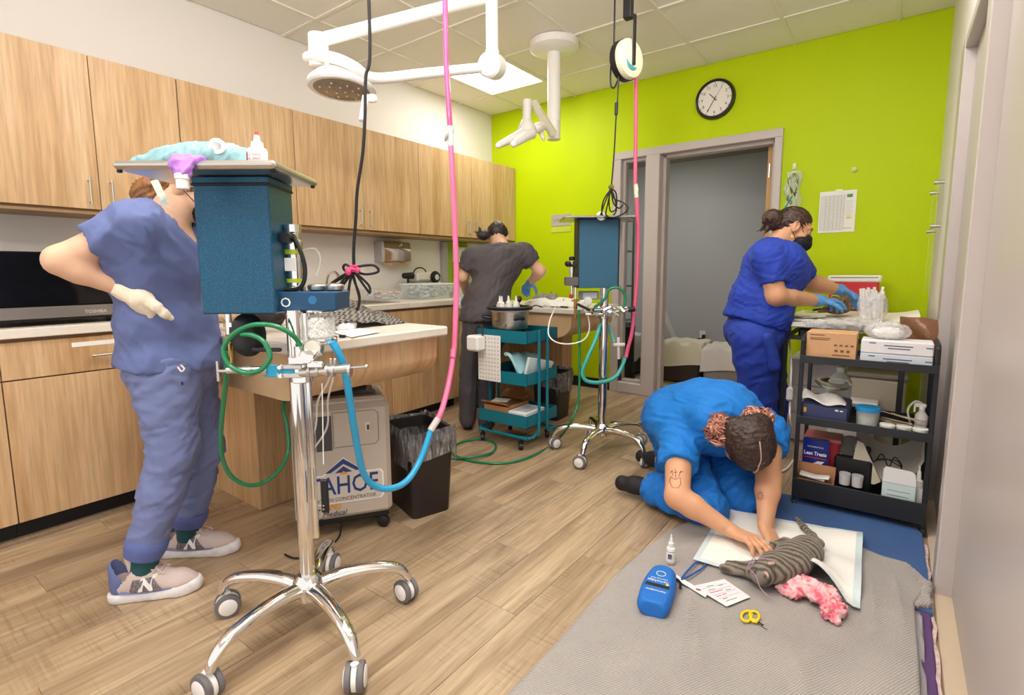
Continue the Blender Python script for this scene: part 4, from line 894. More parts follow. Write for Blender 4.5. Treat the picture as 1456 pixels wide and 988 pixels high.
# ================= person in grey, seen from behind
p2 = thing('person', 'person in dark grey scrubs seen from behind, leaning over the far exam table', 'person', tuple(ath(678, 606, 0)))
hpL, hpR = A3(676, 462, 3.62), A3(704, 462, 3.69); k2L, k2R = A3(666, 530, 3.61), A3(693, 532, 3.66); a2L, a2R = A3(665, 596, 3.62), A3(692, 604, 3.60)
pe2, wa2, ch2, nb2 = A3(690, 452, 3.66), A3(692, 428, 3.69), A3(708, 378, 3.77), A3(713, 352, 3.83)
s2L, s2R = A3(673, 364, 3.74), A3(745, 360, 3.80); e2L, w2L = A3(658, 394, 3.76), A3(664, 420, 3.95); e2R, w2R = A3(768, 386, 3.80), A3(754, 402, 3.96)
X2 = nrm(R_*.92+F_*.38); hd2 = A3(708, 338, 3.93); h2F, h2U = F_*.8-U_*.55+R_*.1, U_*.8+F_*.6
to2 = [lat_ell(pe2, X2, F_, .17, .12, .11), lat_ell(wa2, X2, F_, .145, .11, .12), lat_ell(ch2, X2, F_, .165, .12, .14), cap(s2L, s2R, .055, .055, .06), cap(wa2, ch2, .12, .13, .05)]
ar2 = limb(s2L, e2L, .046, .038)+limb(e2L, w2L, .038, .026)+limb(s2R, e2R, .050, .040)+limb(e2R, w2R, .042, .028)
le2 = limb(hpL, k2L, .08, .06)+limb(k2L, a2L, .056, .036)+limb(hpR, k2R, .08, .06)+limb(k2R, a2R, .056, .036)
h2p, H2P, H2R = head_prims(hd2, h2F, h2U, .95, nb2, .055)
part('body', join(sdf(to2+ar2+le2, .012), sdf(h2p, .006)), M_skin1, p2, 180)
Mg2 = cloth_mat('charcoal_scrubs', '4f484b', .5)
t2_ = grow(limb(s2L, e2L, .056, .052), .008)+[hem(s2L, e2L, .66, .1)]+grow(limb(s2R, e2R, .06, .054), .008)+[hem(s2R, e2R, .55, .1)]+grow(to2, .014, .05)+[cap(wa2, pe2, .15, .16, .05), cut(A3(690, 455, 3.66), -U_), sub(cap(nb2, hd2, .064))]
part('scrub_top', folds(sdf(t2_, .010), .006, 10, 3, X2*.7+U_*.6, 3.), Mg2, p2, 180)
q2_ = [lat_ell(pe2-U_*.03, X2, F_, .172, .125, .12)]+limb(hpL, k2L, .092, .066, k=.012)+limb(k2L, a2L, .065, .060, k=.012)+limb(hpR, k2R, .092, .066, k=.012)+limb(k2R, a2R, .065, .058, k=.012)+[cut(A3(690, 445, 3.66), U_), cut(ath(680, 606, .03), -U_)]
part('scrub_pants', folds(sdf(q2_, .011), .004, 9, 5, U_, 2.5), cloth_mat('charcoal_trousers', '49444a', .5), p2, 180)
for an in (a2L, a2R): part('shoe', sdf([cap(an-U_*.04, an-U_*.045+F_*.13, .040, .034, .02), cut((0, 0, .002), -U_)], .009), M_black, p2, 180)
part('glove', folds(sdf(hand_prims(w2R, -R_*.3+F_*.75-U_*.4, -U_, -1, s=1.05, curl=(.7,)*4)+[cap(w2R-(w2R-e2R)*.12, w2R, .032, .03)], .005), .002, 50, 2), M_glove_b, p2, 180, label='blue nitrile glove')
part('glove', sdf(hand_prims(w2L, R_*.3+F_*.8-U_*.3, -U_, 1, s=1.05, curl=(.6,)*4), .005), M_glove_b, p2, 180, label='blue nitrile glove')
Mh2 = hair_mat('near_black_hair', '15100f', '2c201d', '4a3530')
hh = sdf([ell(H2P(0, -.012, .03), (.078, .094, .088), H2R, .02), cut(H2P(0, .055, 0), nrm(h2F)-nrm(h2U)*.4)], .008)
b2 = A3(687, 334, 3.82); pr_ = [ell(b2, (.045, .045, .04), None, .02)]; r_ = random.Random(3)
for i in range(16):
    a = r_.uniform(-2.8, 1.0); L_ = r_.uniform(.05, .10); e = b2+R_*L_*math.cos(a)*.8-U_*L_*math.sin(a)*.6+F_*r_.uniform(-.04, .02); pr_.append(cap(b2+(e-b2)*.4, e, .008, .003, .006))
part('hair', join(folds(hh, .004, 40, 2), folds(sdf(pr_, .006), .003, 60, 3)), Mh2, p2, 180)
part('head_strap', MB().tube([H2P(.082*math.cos(q), -.02+.098*math.sin(q)*.6, .02+.086*math.sin(q)) for q in np.linspace(-.3, 3.4, 16)], .007, 6, flat=.4), M_black, p2)
part('orange_band', MB().tube([H2P(.080*math.cos(q), -.05, .03+.084*math.sin(q)) for q in np.linspace(.3, 2.8, 12)], .006, 6, flat=.4), flat('e08a2c', .5), p2)
# ================= woman in royal blue, standing at the right
p4 = thing('person', 'woman in royal blue scrubs and black mask standing at the steel table', 'person', tuple(ath(1085, 655, 0)))
pe4, wa4, ch4, nb4 = A3(1074, 465, 3.08), A3(1084, 425, 3.06), A3(1100, 378, 3.05), A3(1104, 347, 3.04)
s4R, s4L = A3(1091, 366, 2.92), A3(1126, 372, 3.19); e4R, w4R = A3(1103, 421, 2.88), A3(1158, 427, 3.0); e4L, w4L = A3(1153, 402, 3.26), A3(1190, 412, 3.26)
hi4R, hi4L = A3(1070, 480, 2.99), A3(1080, 480, 3.17); k4R, k4L = A3(1079, 560, 3.02), A3(1096, 560, 3.16); a4R, a4L = A3(1082, 648, 3.04), A3(1094, 640, 3.16)
X4 = nrm(F_*.97-R_*.1); hd4 = A3(1127, 325, 3.03); h4F, h4U = R_*.88-U_*.42-F_*.22, U_*.88+R_*.42
to4 = [lat_ell(pe4, X4, R_, .185, .155, .13), lat_ell(wa4, X4, R_, .175, .15, .12), lat_ell(ch4, X4, R_, .175, .145, .14), cap(s4R, s4L, .056, .056, .06), cap(wa4, ch4, .14, .14, .05), ell(A3(1122, 392, 3.02), (.085, .085, .085), None, .05)]
ar4 = limb(s4R, e4R, .064, .052, .002)+limb(e4R, w4R, .056, .034, .004, .3)+limb(s4L, e4L, .064, .055)+limb(e4L, w4L, .054, .034, .004, .3)
le4 = limb(hi4R, k4R, .105, .072)+limb(k4R, a4R, .068, .042)+limb(hi4L, k4L, .105, .072)+limb(k4L, a4L, .068, .042)
h4p, H4P, H4R = head_prims(hd4, h4F, h4U, 1.04, nb4, .058)
part('body', join(sdf(to4+ar4+le4, .011), sdf(h4p, .0042)), M_skin2, p4, 180)
for g in (-1, 1):
    part('eye', MB().ell(H4P(.0315*g, .0715, .003), (.0125,)*3, 12, 8), flat('f1ece8', .2), p4, 180)
    part('iris', MB().ell(H4P(.0325*g, .0800, -.001), (.0056,)*3, 10, 6), flat('2a1a12', .2), p4, 180)
    part('eyebrow', MB().tube([H4P(.016*g, .0930, .024), H4P(.034*g, .0840, .030), H4P(.052*g, .066, .026)], .0026, 6, sm=4, flat=.6), flat('2a1a12', .6), p4)
    part('eyelid', sdf([ell(H4P(.0315*g, .0725, .007), (.0150, .0135, .0115), H4R, .004), cut(H4P(0, 0, .0035), -nrm(h4U)-nrm(h4F)*.1)], .0025), M_skin2, p4, 180)
part('earring', MB().tube([H4P(-.09, -.004, -.052), H4P(-.092, .004, -.060), H4P(-.09, .0, -.068), H4P(-.088, -.006, -.060)], .0016, 5, closed=True, sm=3), M_brass, p4)
Mr = cloth_mat('royal_blue_scrubs', '1f3fb0', .5)
t4_ = grow(limb(s4R, e4R, .062, .062), .009)+[hem(s4R, e4R, .66, .14)]+grow(limb(s4L, e4L, .064, .062), .010)+[hem(s4L, e4L, .66, .12)]+grow(to4, .016, .05)+[cap(wa4, pe4, .165, .180, .05), lat_ell(A3(1078, 450, 3.07), X4, R_, .205, .172, .10)]
t4_ += [cut(A3(1080, 462, 3.06), -U_*.95-R_*.30), sub(cap(nb4-U_*.03, hd4, .066)), sub(cap(nb4+R_*.07-U_*.02, nb4+R_*.16-U_*.09, .04, .012)), ]
part('scrub_top', folds(sdf(t4_, .0085), .006, 10, 7, R_*.8+U_*.5, 2.8), Mr, p4, 180)
q4_ = [lat_ell(pe4-U_*.02, X4, R_, .195, .170, .15)]+limb(hi4R, k4R, .130, .100)+limb(k4R, a4R, .098, .085)+limb(hi4L, k4L, .130, .100)+limb(k4L, a4L, .098, .085)+[cut(A3(1074, 436, 3.06), U_), cut((0, 0, .03), -U_)]
part('scrub_pants', folds(sdf(q4_, .010), .005, 9, 6, R_+U_*.3, 2.6), cloth_mat('royal_blue_trousers', '1e3ba4', .5), p4, 180)
part('pocket', folds(sdf([cap(A3(1090, 480, 2.875), A3(1100, 520, 2.89), .034, .038, .02)], .009), .002, 20, 1), cloth_mat('royal_blue_pocket', '1e39a0', .5), p4, 180)
part('name_badge', MB().box(at(1132, 367, 2.99), (.045, .004, .03), .002, R=Matrix.Rotation(yaw+.5, 3, 'Z') @ Matrix.Rotation(.35, 3, 'Y')), M_white, p4)
for an in (a4R, a4L): part('shoe', sdf([cap(an-U_*.03, an-U_*.035+R_*.15, .045, .038, .02), cut((0, 0, .002), -U_)], .009), M_black, p4, 180)
gl = hand_prims(w4R+R_*.012, R_*.95+F_*.1-U_*.10, -F_*.2-U_*.9, -1, s=1.1, curl=(.35, .45, .5, .55), gl=.001)+[cap(w4R-R_*.005, w4R+R_*.02, .036, .036)]
part('glove', folds(sdf(gl, .004), .0015, 55, 4), M_glove_b, p4, 180, label='blue nitrile glove')
gl = hand_prims(w4L+R_*.01, R_*.72-U_*.5-F_*.35, -U_*.6-R_*.4-F_*.3, -1, s=1.1, curl=(.5, .55, .6, .65), gl=.001)+[cap(w4L-R_*.01, w4L+R_*.02, .037, .036)]
part('glove', folds(sdf(gl, .004), .0015, 55, 5), M_glove_b, p4, 180, label='blue nitrile glove')
Mh4 = hair_mat('dark_brown_hair', '20130e', '3b2318', '6a4330')
h4 = sdf([ell(H4P(0, -.012, .032), (.081, .099, .090), H4R, .02), ell(H4P(0, -.07, -.01), (.06, .04, .05), H4R, .03), cut(H4P(0, .040, .02), nrm(h4F)*.9-nrm(h4U)*.62), sub(ell(H4P(-.085, .0, -.012), (.02, .024, .036), H4R))], .005)
b4 = A3(1098, 312, 3.03); pr_ = [ell(b4, (.05, .045, .055), None, .02), cap(b4, H4P(0, -.08, .02), .04, .05, .03)]; r_ = random.Random(5)
for i in range(9):
    e = b4-R_*r_.uniform(.02, .075)-U_*r_.uniform(-.02, .10)+F_*r_.uniform(-.03, .03); pr_.append(cap(b4+(e-b4)*.3, e, .012, .003, .008))
part('hair', join(folds(h4, .0035, 45, 2, h4F, 3), folds(sdf(pr_, .005), .005, 50, 3, U_, 2.5)), Mh4, p4, 180)
mk = sdf([ell(H4P(0, .058, -.056), (.072, .064, .064), H4R, .02), cap(H4P(0, .10, -.02), H4P(0, .112, -.055), .014, .016, .03), cut(H4P(0, .020, 0), -nrm(h4F)+nrm(h4U)*.25), cut(H4P(0, .06, -.012), nrm(h4U)-nrm(h4F)*.25)], .004)
part('face_mask', folds(mk, .0022, 55, 6, nrm(np.cross(h4U, h4F)), .4), pbr('black_mask_cloth', '1b1b1d', .7), p4, 180)
part('mask_strap', MB().tube([H4P(-.062, .05, -.02), H4P(-.074, .03, .0), H4P(-.084, .0, .022), H4P(-.09, -.018, .01)], .0018, 5, sm=4).tube([H4P(-.060, .045, -.08), H4P(-.07, .02, -.06), H4P(-.084, -.008, -.04)], .0018, 5, sm=4), M_black, p4)
part('teal_pen', MB().cyl(at(1116, 296, 3.0), at(1126, 279, 3.02), .004, n=8), flat('1f6f6a', .4), p4)
# ================= woman in bright blue, kneeling over the kitten
p3 = thing('person', 'woman in bright blue scrubs kneeling bent over the kitten on the blanket', 'person', tuple(ath(990, 720, .03)))
pe3, wa3, ch3, nb3 = A3(968, 596, 2.62), A3(1000, 583, 2.52), A3(1030, 594, 2.39), A3(1056, 606, 2.27)
s3R, s3L = A3(966, 618, 2.37), A3(1090, 612, 2.38); e3R, w3R = A3(963, 706, 2.07), A3(1036, 752, 1.97); e3L, w3L = A3(1093, 680, 2.16), A3(1088, 743, 2.03)
hi3R, hi3L = A3(962, 635, 2.55), A3(1002, 620, 2.68); k3R, k3L = Z3(1004, 721, .085), Z3(1056, 704, .09); a3R, a3L = Z3(918, 692, .075), Z3(940, 655, .075)
hd3 = A3(1062, 630, 2.14); h3F, h3U = -U_*.97+F_*.10+R_*.10, -F_*.97-U_*.02+R_*.05
sp = nrm(nb3-pe3); X3 = nrm(R_*.9+F_*-.12+U_*-.03)
to3 = [ell(pe3, (.18, .155, .16), axes(X3, np.cross(sp, X3), sp), .05), ell(wa3, (.165, .14, .15), axes(X3, np.cross(sp, X3), sp), .05), ell(ch3, (.18, .14, .15), axes(X3, np.cross(sp, X3), sp), .05), cap(s3R, s3L, .062, .062, .06), cap(pe3, ch3, .14, .14, .05), cap(ch3, nb3, .12, .07, .05)]
ar3 = limb(s3R, e3R, .062, .050, .003)+limb(e3R, w3R, .050, .030, .004, .3)+limb(s3L, e3L, .062, .050, .003)+limb(e3L, w3L, .050, .031, .004, .3)
le3 = limb(hi3R, k3R, .10, .078)+limb(k3R, a3R, .07, .045)+limb(hi3L, k3L, .10, .078)+limb(k3L, a3L, .07, .045)
h3p, H3P, H3R = head_prims(hd3, h3F, h3U, 1.12, nb3, .052)
tgt = Z3(1084, 786, .105)
hR = hand_prims(w3R+nrm(w3R-e3R)*.01, nrm(tgt-w3R)*.8+R_*.3, -U_*.85-F_*.2, 1, s=1.08, curl=(.25, .32, .4, .5), tout=.9)
hL = hand_prims(w3L+nrm(w3L-e3L)*.01, -U_*.45-F_*.80+R_*.02, -U_*.80-R_*.35, 1, s=1.08, curl=(.65, .75, .85, .9), tcurl=.4, tout=.6)
body3 = part('body', join(sdf(to3+ar3+le3, .010), sdf(h3p, .005), relax(sdf([cap(w3R-nrm(w3R-e3R)*.03, w3R+nrm(w3R-e3R)*.012, .031, .029, .01)]+hR, .003), 1), relax(sdf([cap(w3L-nrm(w3L-e3L)*.03, w3L+nrm(w3L-e3L)*.012, .032, .030, .01)]+hL, .003), 1)), M_skin2, p3, 180)
def nails(prims, root, N, idx=(6, 9, 12, 15)):
    fs = [p for p in prims if p[0] == 'c'][4:]; b = MB()
    for j in (2, 5, 8, 11, 14):
        p = fs[j]; d = nrm(p[2]-p[1]); q = p[2]-nrm(N)*(p[4]*.55)+d*.002; b.ell(q, (.0052, .0052, .0052), 8, 5)
    part('nail_varnish', b, flat('3c1418', .25), root, 180)
nails(hR, p3, -U_*.85-F_*.2); nails(hL, p3, -U_*.80-R_*.35)
Mb3 = cloth_mat('bright_blue_scrubs', '0676cc', .5)
t3_ = grow(limb(s3R, e3R, .076, .074), .008)+[hem(s3R, e3R, .55, .15)]+grow(limb(s3L, e3L, .076, .072), .008)+[hem(s3L, e3L, .45, .15)]+grow(to3, .018, .06)+[sub(cap(nb3+sp*-.01, hd3, .062)), cut(pe3-sp*.11, -sp)]
part('scrub_top', folds(sdf(t3_, .0085), .006, 8, 12, sp, 3.2), Mb3, p3, 180)
q3_ = [ell(pe3-sp*.04, (.19, .165, .16), axes(X3, np.cross(sp, X3), sp), .05), cut(pe3+sp*.07, sp)]+limb(k3R, a3R, .092, .078, .005)+limb(k3L, a3L, .092, .078, .005)+[hem(k3R, a3R, .93, .14), hem(k3L, a3L, .93, .14)]+limb(hi3R, k3R, .112, .084)+limb(hi3L, k3L, .115, .096)+[cut((0, 0, .032), -U_)]
part('scrub_pants', folds(folds(sdf(q3_, .009), .006, 9, 9, R_+U_*.6, 2.4), .003, 20, 4, F_+R_, 2), cloth_mat('bright_blue_trousers', '046ac0', .5), p3, 180)
for an, tip in ((a3R, Z3(884, 688, .06)), (a3L, Z3(912, 650, .05))):
    d = nrm(tip-an); part('shoe', relax(sdf([cap(an, an+d*.06+U_*.005, .044, .042, .02), cap(an+d*.05, tip, .042, .030, .02), ell(tip+U_*.01, (.03, .03, .035), None, .02), cut((0, 0, .006), -U_)], .007), 1), pbr('black_canvas_shoe', '1d1c20', .7), p3, 180)
Mh3 = hair_mat('dark_brown_parted_hair', '1d1311', '3a2721', '5d4338'); Mh3p = hair_mat('faded_pink_curls', '6a3a30', 'b97a66', 'eab8a2')
h3 = sdf([ell(H3P(0, -.012, .026), (.098, .116, .100), H3R, .02), ell(H3P(.05, -.06, .0), (.05, .06, .05), H3R, .03), ell(H3P(-.05, -.06, .0), (.05, .06, .05), H3R, .03), cut(H3P(0, .078, 0), nrm(h3F)-nrm(h3U)*.3), sub(cap(H3P(-.012, .10, .110), H3P(-.012, -.03, .128), .006, .004))], .0045)
def groove(v):
    L = np.cross(nrm(h3U), nrm(h3F)); return np.ones(len(v))
part('hair', folds(folds(h3, .003, 42, 2, np.cross(nrm(h3U), nrm(h3F)), 3.), .0016, 120, 3, np.cross(nrm(h3U), nrm(h3F)), 6.), Mh3, p3, 180)
part('parting', MB().tube([H3P(-.012, .082, .077), H3P(-.012, .06, .0995), H3P(-.013, .035, .1125), H3P(-.010, .01, .1205), H3P(-.012, -.02, .124), H3P(-.012, -.06, .115)], .0026, 6, sm=4), pbr('scalp', 'c9a999', .6), p3, 180)
r_ = random.Random(11); core = []; cl = [MB(), MB(), MB()]
for c, n_, sx, sz in ((A3(1022, 610, 2.17), 120, .050, .064), (A3(1076, 592, 2.19), 110, .066, .030)):
    core.append(ell(c+F_*.02, (sx*.95, .040, sz*.95), axes(R_, F_, U_), .01)); core.append(cap(c+F_*.01, hd3-F_*.02+U_*.02, .03, .05, .03))
    for i in range(n_):
        q, e = r_.uniform(0, 6.28), r_.uniform(-1.3, 1.3); nn_ = np.array(R_*math.cos(q)*math.cos(e)*sx+U_*math.sin(q)*math.cos(e)*sz-F_*.045*math.sin(abs(e))); o = c+nn_*r_.uniform(.75, 1.12)
        t1 = nrm(np.cross(nn_+1e-6, np.array([r_.uniform(-1, 1), r_.uniform(-1, 1), r_.uniform(-1, 1)]))); t2 = nrm(np.cross(nrm(nn_), t1)); ra = r_.uniform(.008, .020); L = r_.uniform(.02, .05)
        cl[r_.choice((0, 1, 1, 2))].tube([o+t1*(ra*math.cos(s_)+L*(s_/7-.5))+t2*ra*math.sin(s_)+nrm(nn_)*(.006*math.sin(s_*1.5)) for s_ in np.linspace(0, r_.uniform(4., 8.), 14)], [.0028, .0048, .0044, .0022], 5)
part('bun_core', folds(sdf(core, .006), .003, 50, 2), Mh3, p3, 180)
for k, c_ in enumerate((('6a3c30', '8a5344', 'a86a56'), ('9c5f50', 'bd7f6a', 'd89c86'), ('c48672', 'e2ab96', 'f0c6b2'))): part('curls', cl[k], hair_mat('pink_curls_'+'abc'[k], *c_), p3, 60, label='curly bun strands faded to dusty pink', kind='stuff')
bv = bvh_of(body3); tt = MB(); t2t = MB()
for L in ([(954, 678), (952, 684), (956, 693), (964, 694), (968, 688), (967, 679), (960, 682), (954, 678)], [(957, 676), (955, 669)], [(961, 679), (960, 667)], [(965, 677), (968, 669)], [(953, 672), (957, 669)], [(966, 672), (971, 670)], [(958, 672), (963, 671)]):
    P = on_skin(bv, L)
    if len(P) > 1: tt.tube(P, .0011, 5)
for k in range(8):
    a = k*PI/4; P = on_skin(bv, [(1081+2*math.cos(a), 705+2.5*math.sin(a)), (1081+5*math.cos(a), 705+7*math.sin(a))])
    if len(P) > 1: t2t.tube(P, .0011, 5)
part('arm_tattoo', tt, flat('2b2a30', .6), p3, kind='stuff'); part('forearm_tattoo', t2t, flat('2b2a30', .6), p3, kind='stuff')
# ---------------------------------------------------------------- on the long worktop and the wall above it
mw = thing('microwave', 'black glass microwave with a steel lower edge on the worktop behind the left woman', 'microwave', (-3.17, .66, .905))
part('body', MB().ab((-3.38, .38, .925), (-2.985, .95, 1.225), .006), M_black, mw)
part('door_glass', MB().ab((-2.985, .38, .99), (-2.965, .95, 1.225), .004), pbr('black_glass', '0b0b0d', .08), mw)
part('trim_strip', MB().ab((-2.986, .38, .938), (-2.962, .95, .988), .003), pbr('dark_steel', '8d8580', .35, .6), mw)
for x, y in ((-3.34, .42), (-3.34, .91), (-3.02, .42), (-3.02, .91)): part('foot', MB().cyl((x, y, .905), (x, y, .927), .014, n=10), M_black, mw)
part('lettering', text_mb('TOSHIBA', .020, (-2.9612, .765, .958), (0, 1, 0), (0, 0, 1)), flat('d9cfc2', .4), mw)
td = thing('towel_dispenser', 'polished steel paper towel dispenser on the wall above the sink', 'dispenser', (XL, 3.0, 1.20))
pf = [(XL, 1.22), (-3.46, 1.22), (-3.445, 1.23), (-3.44, 1.30), (-3.45, 1.375), (-3.465, 1.39), (XL, 1.39)]
part('housing', MB().prism(pf, 2.86, 3.15, 'y'), M_chrome, td, 50)
part('side_panel', MB().ab((XL, 2.845, 1.215), (-3.455, 2.862, 1.39), .003), pbr('grey_side', 'b5b0ac', .4, .4), td)
part('lock', MB().cyl((-3.445, 3.04, 1.365), (-3.437, 3.04, 1.365), .010, n=14), M_chrome, td)
part('paper_towel', MB().sheet(8, 4, lambda a, b: V(-3.50+.05*b, 2.88+.24*a, 1.222-.035*b*(.6+.4*math.sin(a*9))), .003), pbr('kraft_towel', 'c9a37c', .8), td)
sk = thing('wall_outlet', 'white wall outlet with a black plug beside the towel dispenser', 'outlet', (XL, 3.2, 1.1))
part('plate', MB().box((XL+.004, 3.22, 1.10), (.006, .075, .12), .002), M_white, sk); part('plug', MB().box((XL+.03, 3.23, 1.10), (.05, .05, .032), .006), M_black, sk)
ol2 = dup(sk, (XL, 2.05, 1.12), label='white wall outlet above the worktop left of the sink tap')
bp = thing('storage_bin', 'clear plastic bin of coiled supplies at the corner end of the worktop', 'bin', (-3.22, 3.2, .905))
bn = MB(); X0, X1, Y0, Y1 = -3.34, -3.08, 2.93, 3.42
for a, b in (((X0, Y0, .907), (X1, Y1, .911)), ((X0, Y0, .907), (X0+.004, Y1, 1.03)), ((X1-.004, Y0, .907), (X1, Y1, 1.03)), ((X0, Y0, .907), (X1, Y0+.004, 1.03)), ((X0, Y1-.004, .907), (X1, Y1, 1.03))): bn.ab(a, b)
part('tub', bn, pbr('clear_tub', 'eef2f2', .12, alpha=.16), bp)
part('rim', MB().tube([(X0-.006, Y0-.006, 1.03), (X1+.006, Y0-.006, 1.03), (X1+.006, Y1+.006, 1.03), (X0-.006, Y1+.006, 1.03)], .007, 6, closed=True), pbr('clear_rim', 'f3f4f2', .2, alpha=.7), bp)
r_ = random.Random(21); st = MB()
for i in range(60): c = V(r_.uniform(X0+.03, X1-.03), r_.uniform(Y0+.03, Y1-.03), r_.uniform(.925, 1.01)); st.ell(c, (r_.uniform(.012, .03), r_.uniform(.012, .035), r_.uniform(.008, .02)), 7, 4)
part('packed_supplies', st, pbr('grey_packets', 'a9b0b0', .5, var=.4, vs=30), bp, kind='stuff')
o_ = thing('organizer_tray', 'clear organizer of small coloured packets behind the sink', 'tray', (-3.3, 2.75, .905))
bn = MB(); X0, X1, Y0, Y1 = -3.44, -3.28, 2.62, 2.90
for a, b in (((X0, Y0, .907), (X1, Y1, .911)), ((X0, Y0, .907), (X0+.004, Y1, .99)), ((X1-.004, Y0, .907), (X1, Y1, .97)), ((X0, Y0, .907), (X1, Y0+.004, .985)), ((X0, Y1-.004, .907), (X1, Y1, .985)), ((X0, 2.76, .907), (X1, 2.763, .98))): bn.ab(a, b)
part('tub', bn, pbr('clear_tub_small', 'eef2f2', .12, alpha=.16), o_)
for c, n_ in (('b9453c', 9), ('e9e6e0', 14), ('5b84a8', 8), ('8d8d86', 8)):
    st = MB()
    for i in range(n_): st.box((r_.uniform(X0+.02, X1-.02), r_.uniform(Y0+.02, Y1-.02), r_.uniform(.918, .965)), (.03, .02, .012), .002, rz=r_.uniform(0, 3))
    part('small_packets', st, flat(c, .5), o_, kind='stuff')
cm = thing('clipper_charger', 'grey clipper charger with a coiled black cable behind the clear bin', 'device', (-3.43, 3.25, .905))
part('base', MB().ab((-3.50, 3.17, .905), (-3.38, 3.38, 1.06), .008), flat('8c8884', .5), cm)
part('body', MB().box((-3.43, 3.24, 1.09), (.12, .17, .08), .016), pbr('cream_plastic', 'd8d0c4', .4), cm)
part('nozzle', MB().cyl((-3.40, 3.02, 1.10), (-3.40, 3.12, 1.10), .024, .03, 12).cyl((-3.4, 3.07, 1.10), (-3.40, 3.07, 1.03), .010, n=8), M_black, cm)
cb = MB()
for k in range(4): cb.tube([(-3.36+.008*k, 3.36+.055*math.cos(q)*(1-.12*k), 1.085+.05*math.sin(q)*(1-.12*k)) for q in np.linspace(0, 6.0, 18)], .0065, 6)
cb.tube([(-3.43+.0*q, 3.24+.075*math.cos(q), 1.12+.05*math.sin(q)) for q in np.linspace(0, PI, 12)], .006, 6)
part('cable_coil', cb, M_black, cm)
part('green_cap', MB().cyl((-3.40, 3.07, 1.02), (-3.40, 3.07, 1.035), .018, n=10), flat('2fa05a', .4), cm)
gd = thing('glove_box_holder', 'lime glove box holder with blue ovals on the wall by the corner', 'holder', (XL, 3.87, 1.02))
part('back_panel', MB().ab((XL, 3.74, 1.0), (XL+.012, 4.02, 1.425), .003), flat('a5c22e', .4), gd)
part('side_rail', MB().ab((XL, 3.63, 1.0), (XL+.05, 3.70, 1.42), .004), flat('aaa6a2', .4), gd)
for z, c in ((1.30, 'e7e8e2'), (1.13, '8cb52c')):
    b_ = part('glove_box', MB().ab((XL+.012, 3.79, z-.075), (XL+.085, 3.97, z+.075), .004), flat(c, .5), gd)
    part('opening', MB().lathe([(.0, 0), (.036, 0), (.036, .002), (0, .002)], (XL+.085, 3.88, z), (1, 0, 0), 20), flat('2f55a8', .5), b_)
part('red_label', MB().ab((XL+.012, 3.84, 1.005), (XL+.03, 3.92, 1.04)), flat('b5352f', .5), gd)
# ---------------------------------------------------------------- on the near machine's tray
zt = 1.417
def blob(name, prims, mat, label, cat, loc, h=.006, fa=.004, fs=20, seed=1, d=None, st=2., group=None):
    return single(name, folds(sdf(prims, h), fa, fs, seed, d, st), mat, label, cat, loc, group, 180)
M_tealcloth = cloth_mat('pale_teal_cloth', '82a7ae', .6)
P_ = lambda r, f, z: N3(Q(r, f, z))
cb_ = thing('folded_cloth', 'pale teal folded surgical cloth heaped on the left end of the steel tray', 'cloth', tuple(Q(-.88, 1.55, zt)))
part('cloth', folds(sdf([ell(P_(-.90, 1.53, zt+.020), (.14, .09, .050), axes(R_, F_, U_), .03), ell(P_(-.84, 1.55, zt+.040), (.11, .09, .036), axes(R_, F_, U_), .03), cap(P_(-1.035, 1.47, zt+.016), P_(-.88, 1.50, zt+.03), .012, .03, .03), cap(P_(-1.02, 1.62, zt+.014), P_(-.88, 1.56, zt+.03), .012, .03, .03), cap(P_(-.76, 1.50, zt+.012), P_(-.70, 1.50, zt+.008), .025, .012, .03), cut(P_(0, 0, zt+.001), -U_)], .0055), .005, 16, 3, R_+U_, 2.), M_tealcloth, cb_, 180)
part('printed_patch', folds(sdf([ell(P_(-.85, 1.55, zt+.068), (.065, .04, .012), axes(R_+U_*.12, F_, U_-R_*.12), .01)], .005), .003, 25, 2), pbr('white_printed_wrap', 'e6e6e4', .7, var=.15, vs=60), cb_, 180)
tr = single('tape_roll', MB().lathe([(.012, -.010), (.021, -.010), (.021, .010), (.012, .010), (.012, -.010)], Q(-.806, 1.47, zt+.058), tuple(FH*.9-RH*.2), 24), M_white, 'white tape roll on top of the teal cloth', 'tape', tuple(Q(-.806, 1.47, zt+.037)))
pg = thing('purple_glove', 'crumpled purple glove hanging over the tray edge onto a white cup', 'glove', tuple(Q(-.865, 1.40, zt)))
part('glove', folds(sdf([cap(P_(-.872, 1.395, zt+.008), P_(-.818, 1.42, zt+.014), .011, .009, .015), ell(P_(-.868, 1.395, zt-.012), (.024, .013, .022), axes(R_, F_, U_), .015), cap(P_(-.870, 1.393, zt-.005), P_(-.862, 1.393, zt-.03), .016, .015, .015), cap(P_(-.838, 1.40, zt+.008), P_(-.856, 1.395, zt-.02), .009, .011, .015)], .004), .0045, 30, 4, U_+R_*.5, 2.5), pbr('purple_nitrile', 'b57bd2', .5), pg, 180)
part('cup', MB().lathe([(.014, -.034), (.0155, -.032), (.0155, -.010), (.018, -.008), (.018, .004), (.014, .006)], Q(-.862, 1.392, zt-.034), n=22), M_white, pg)
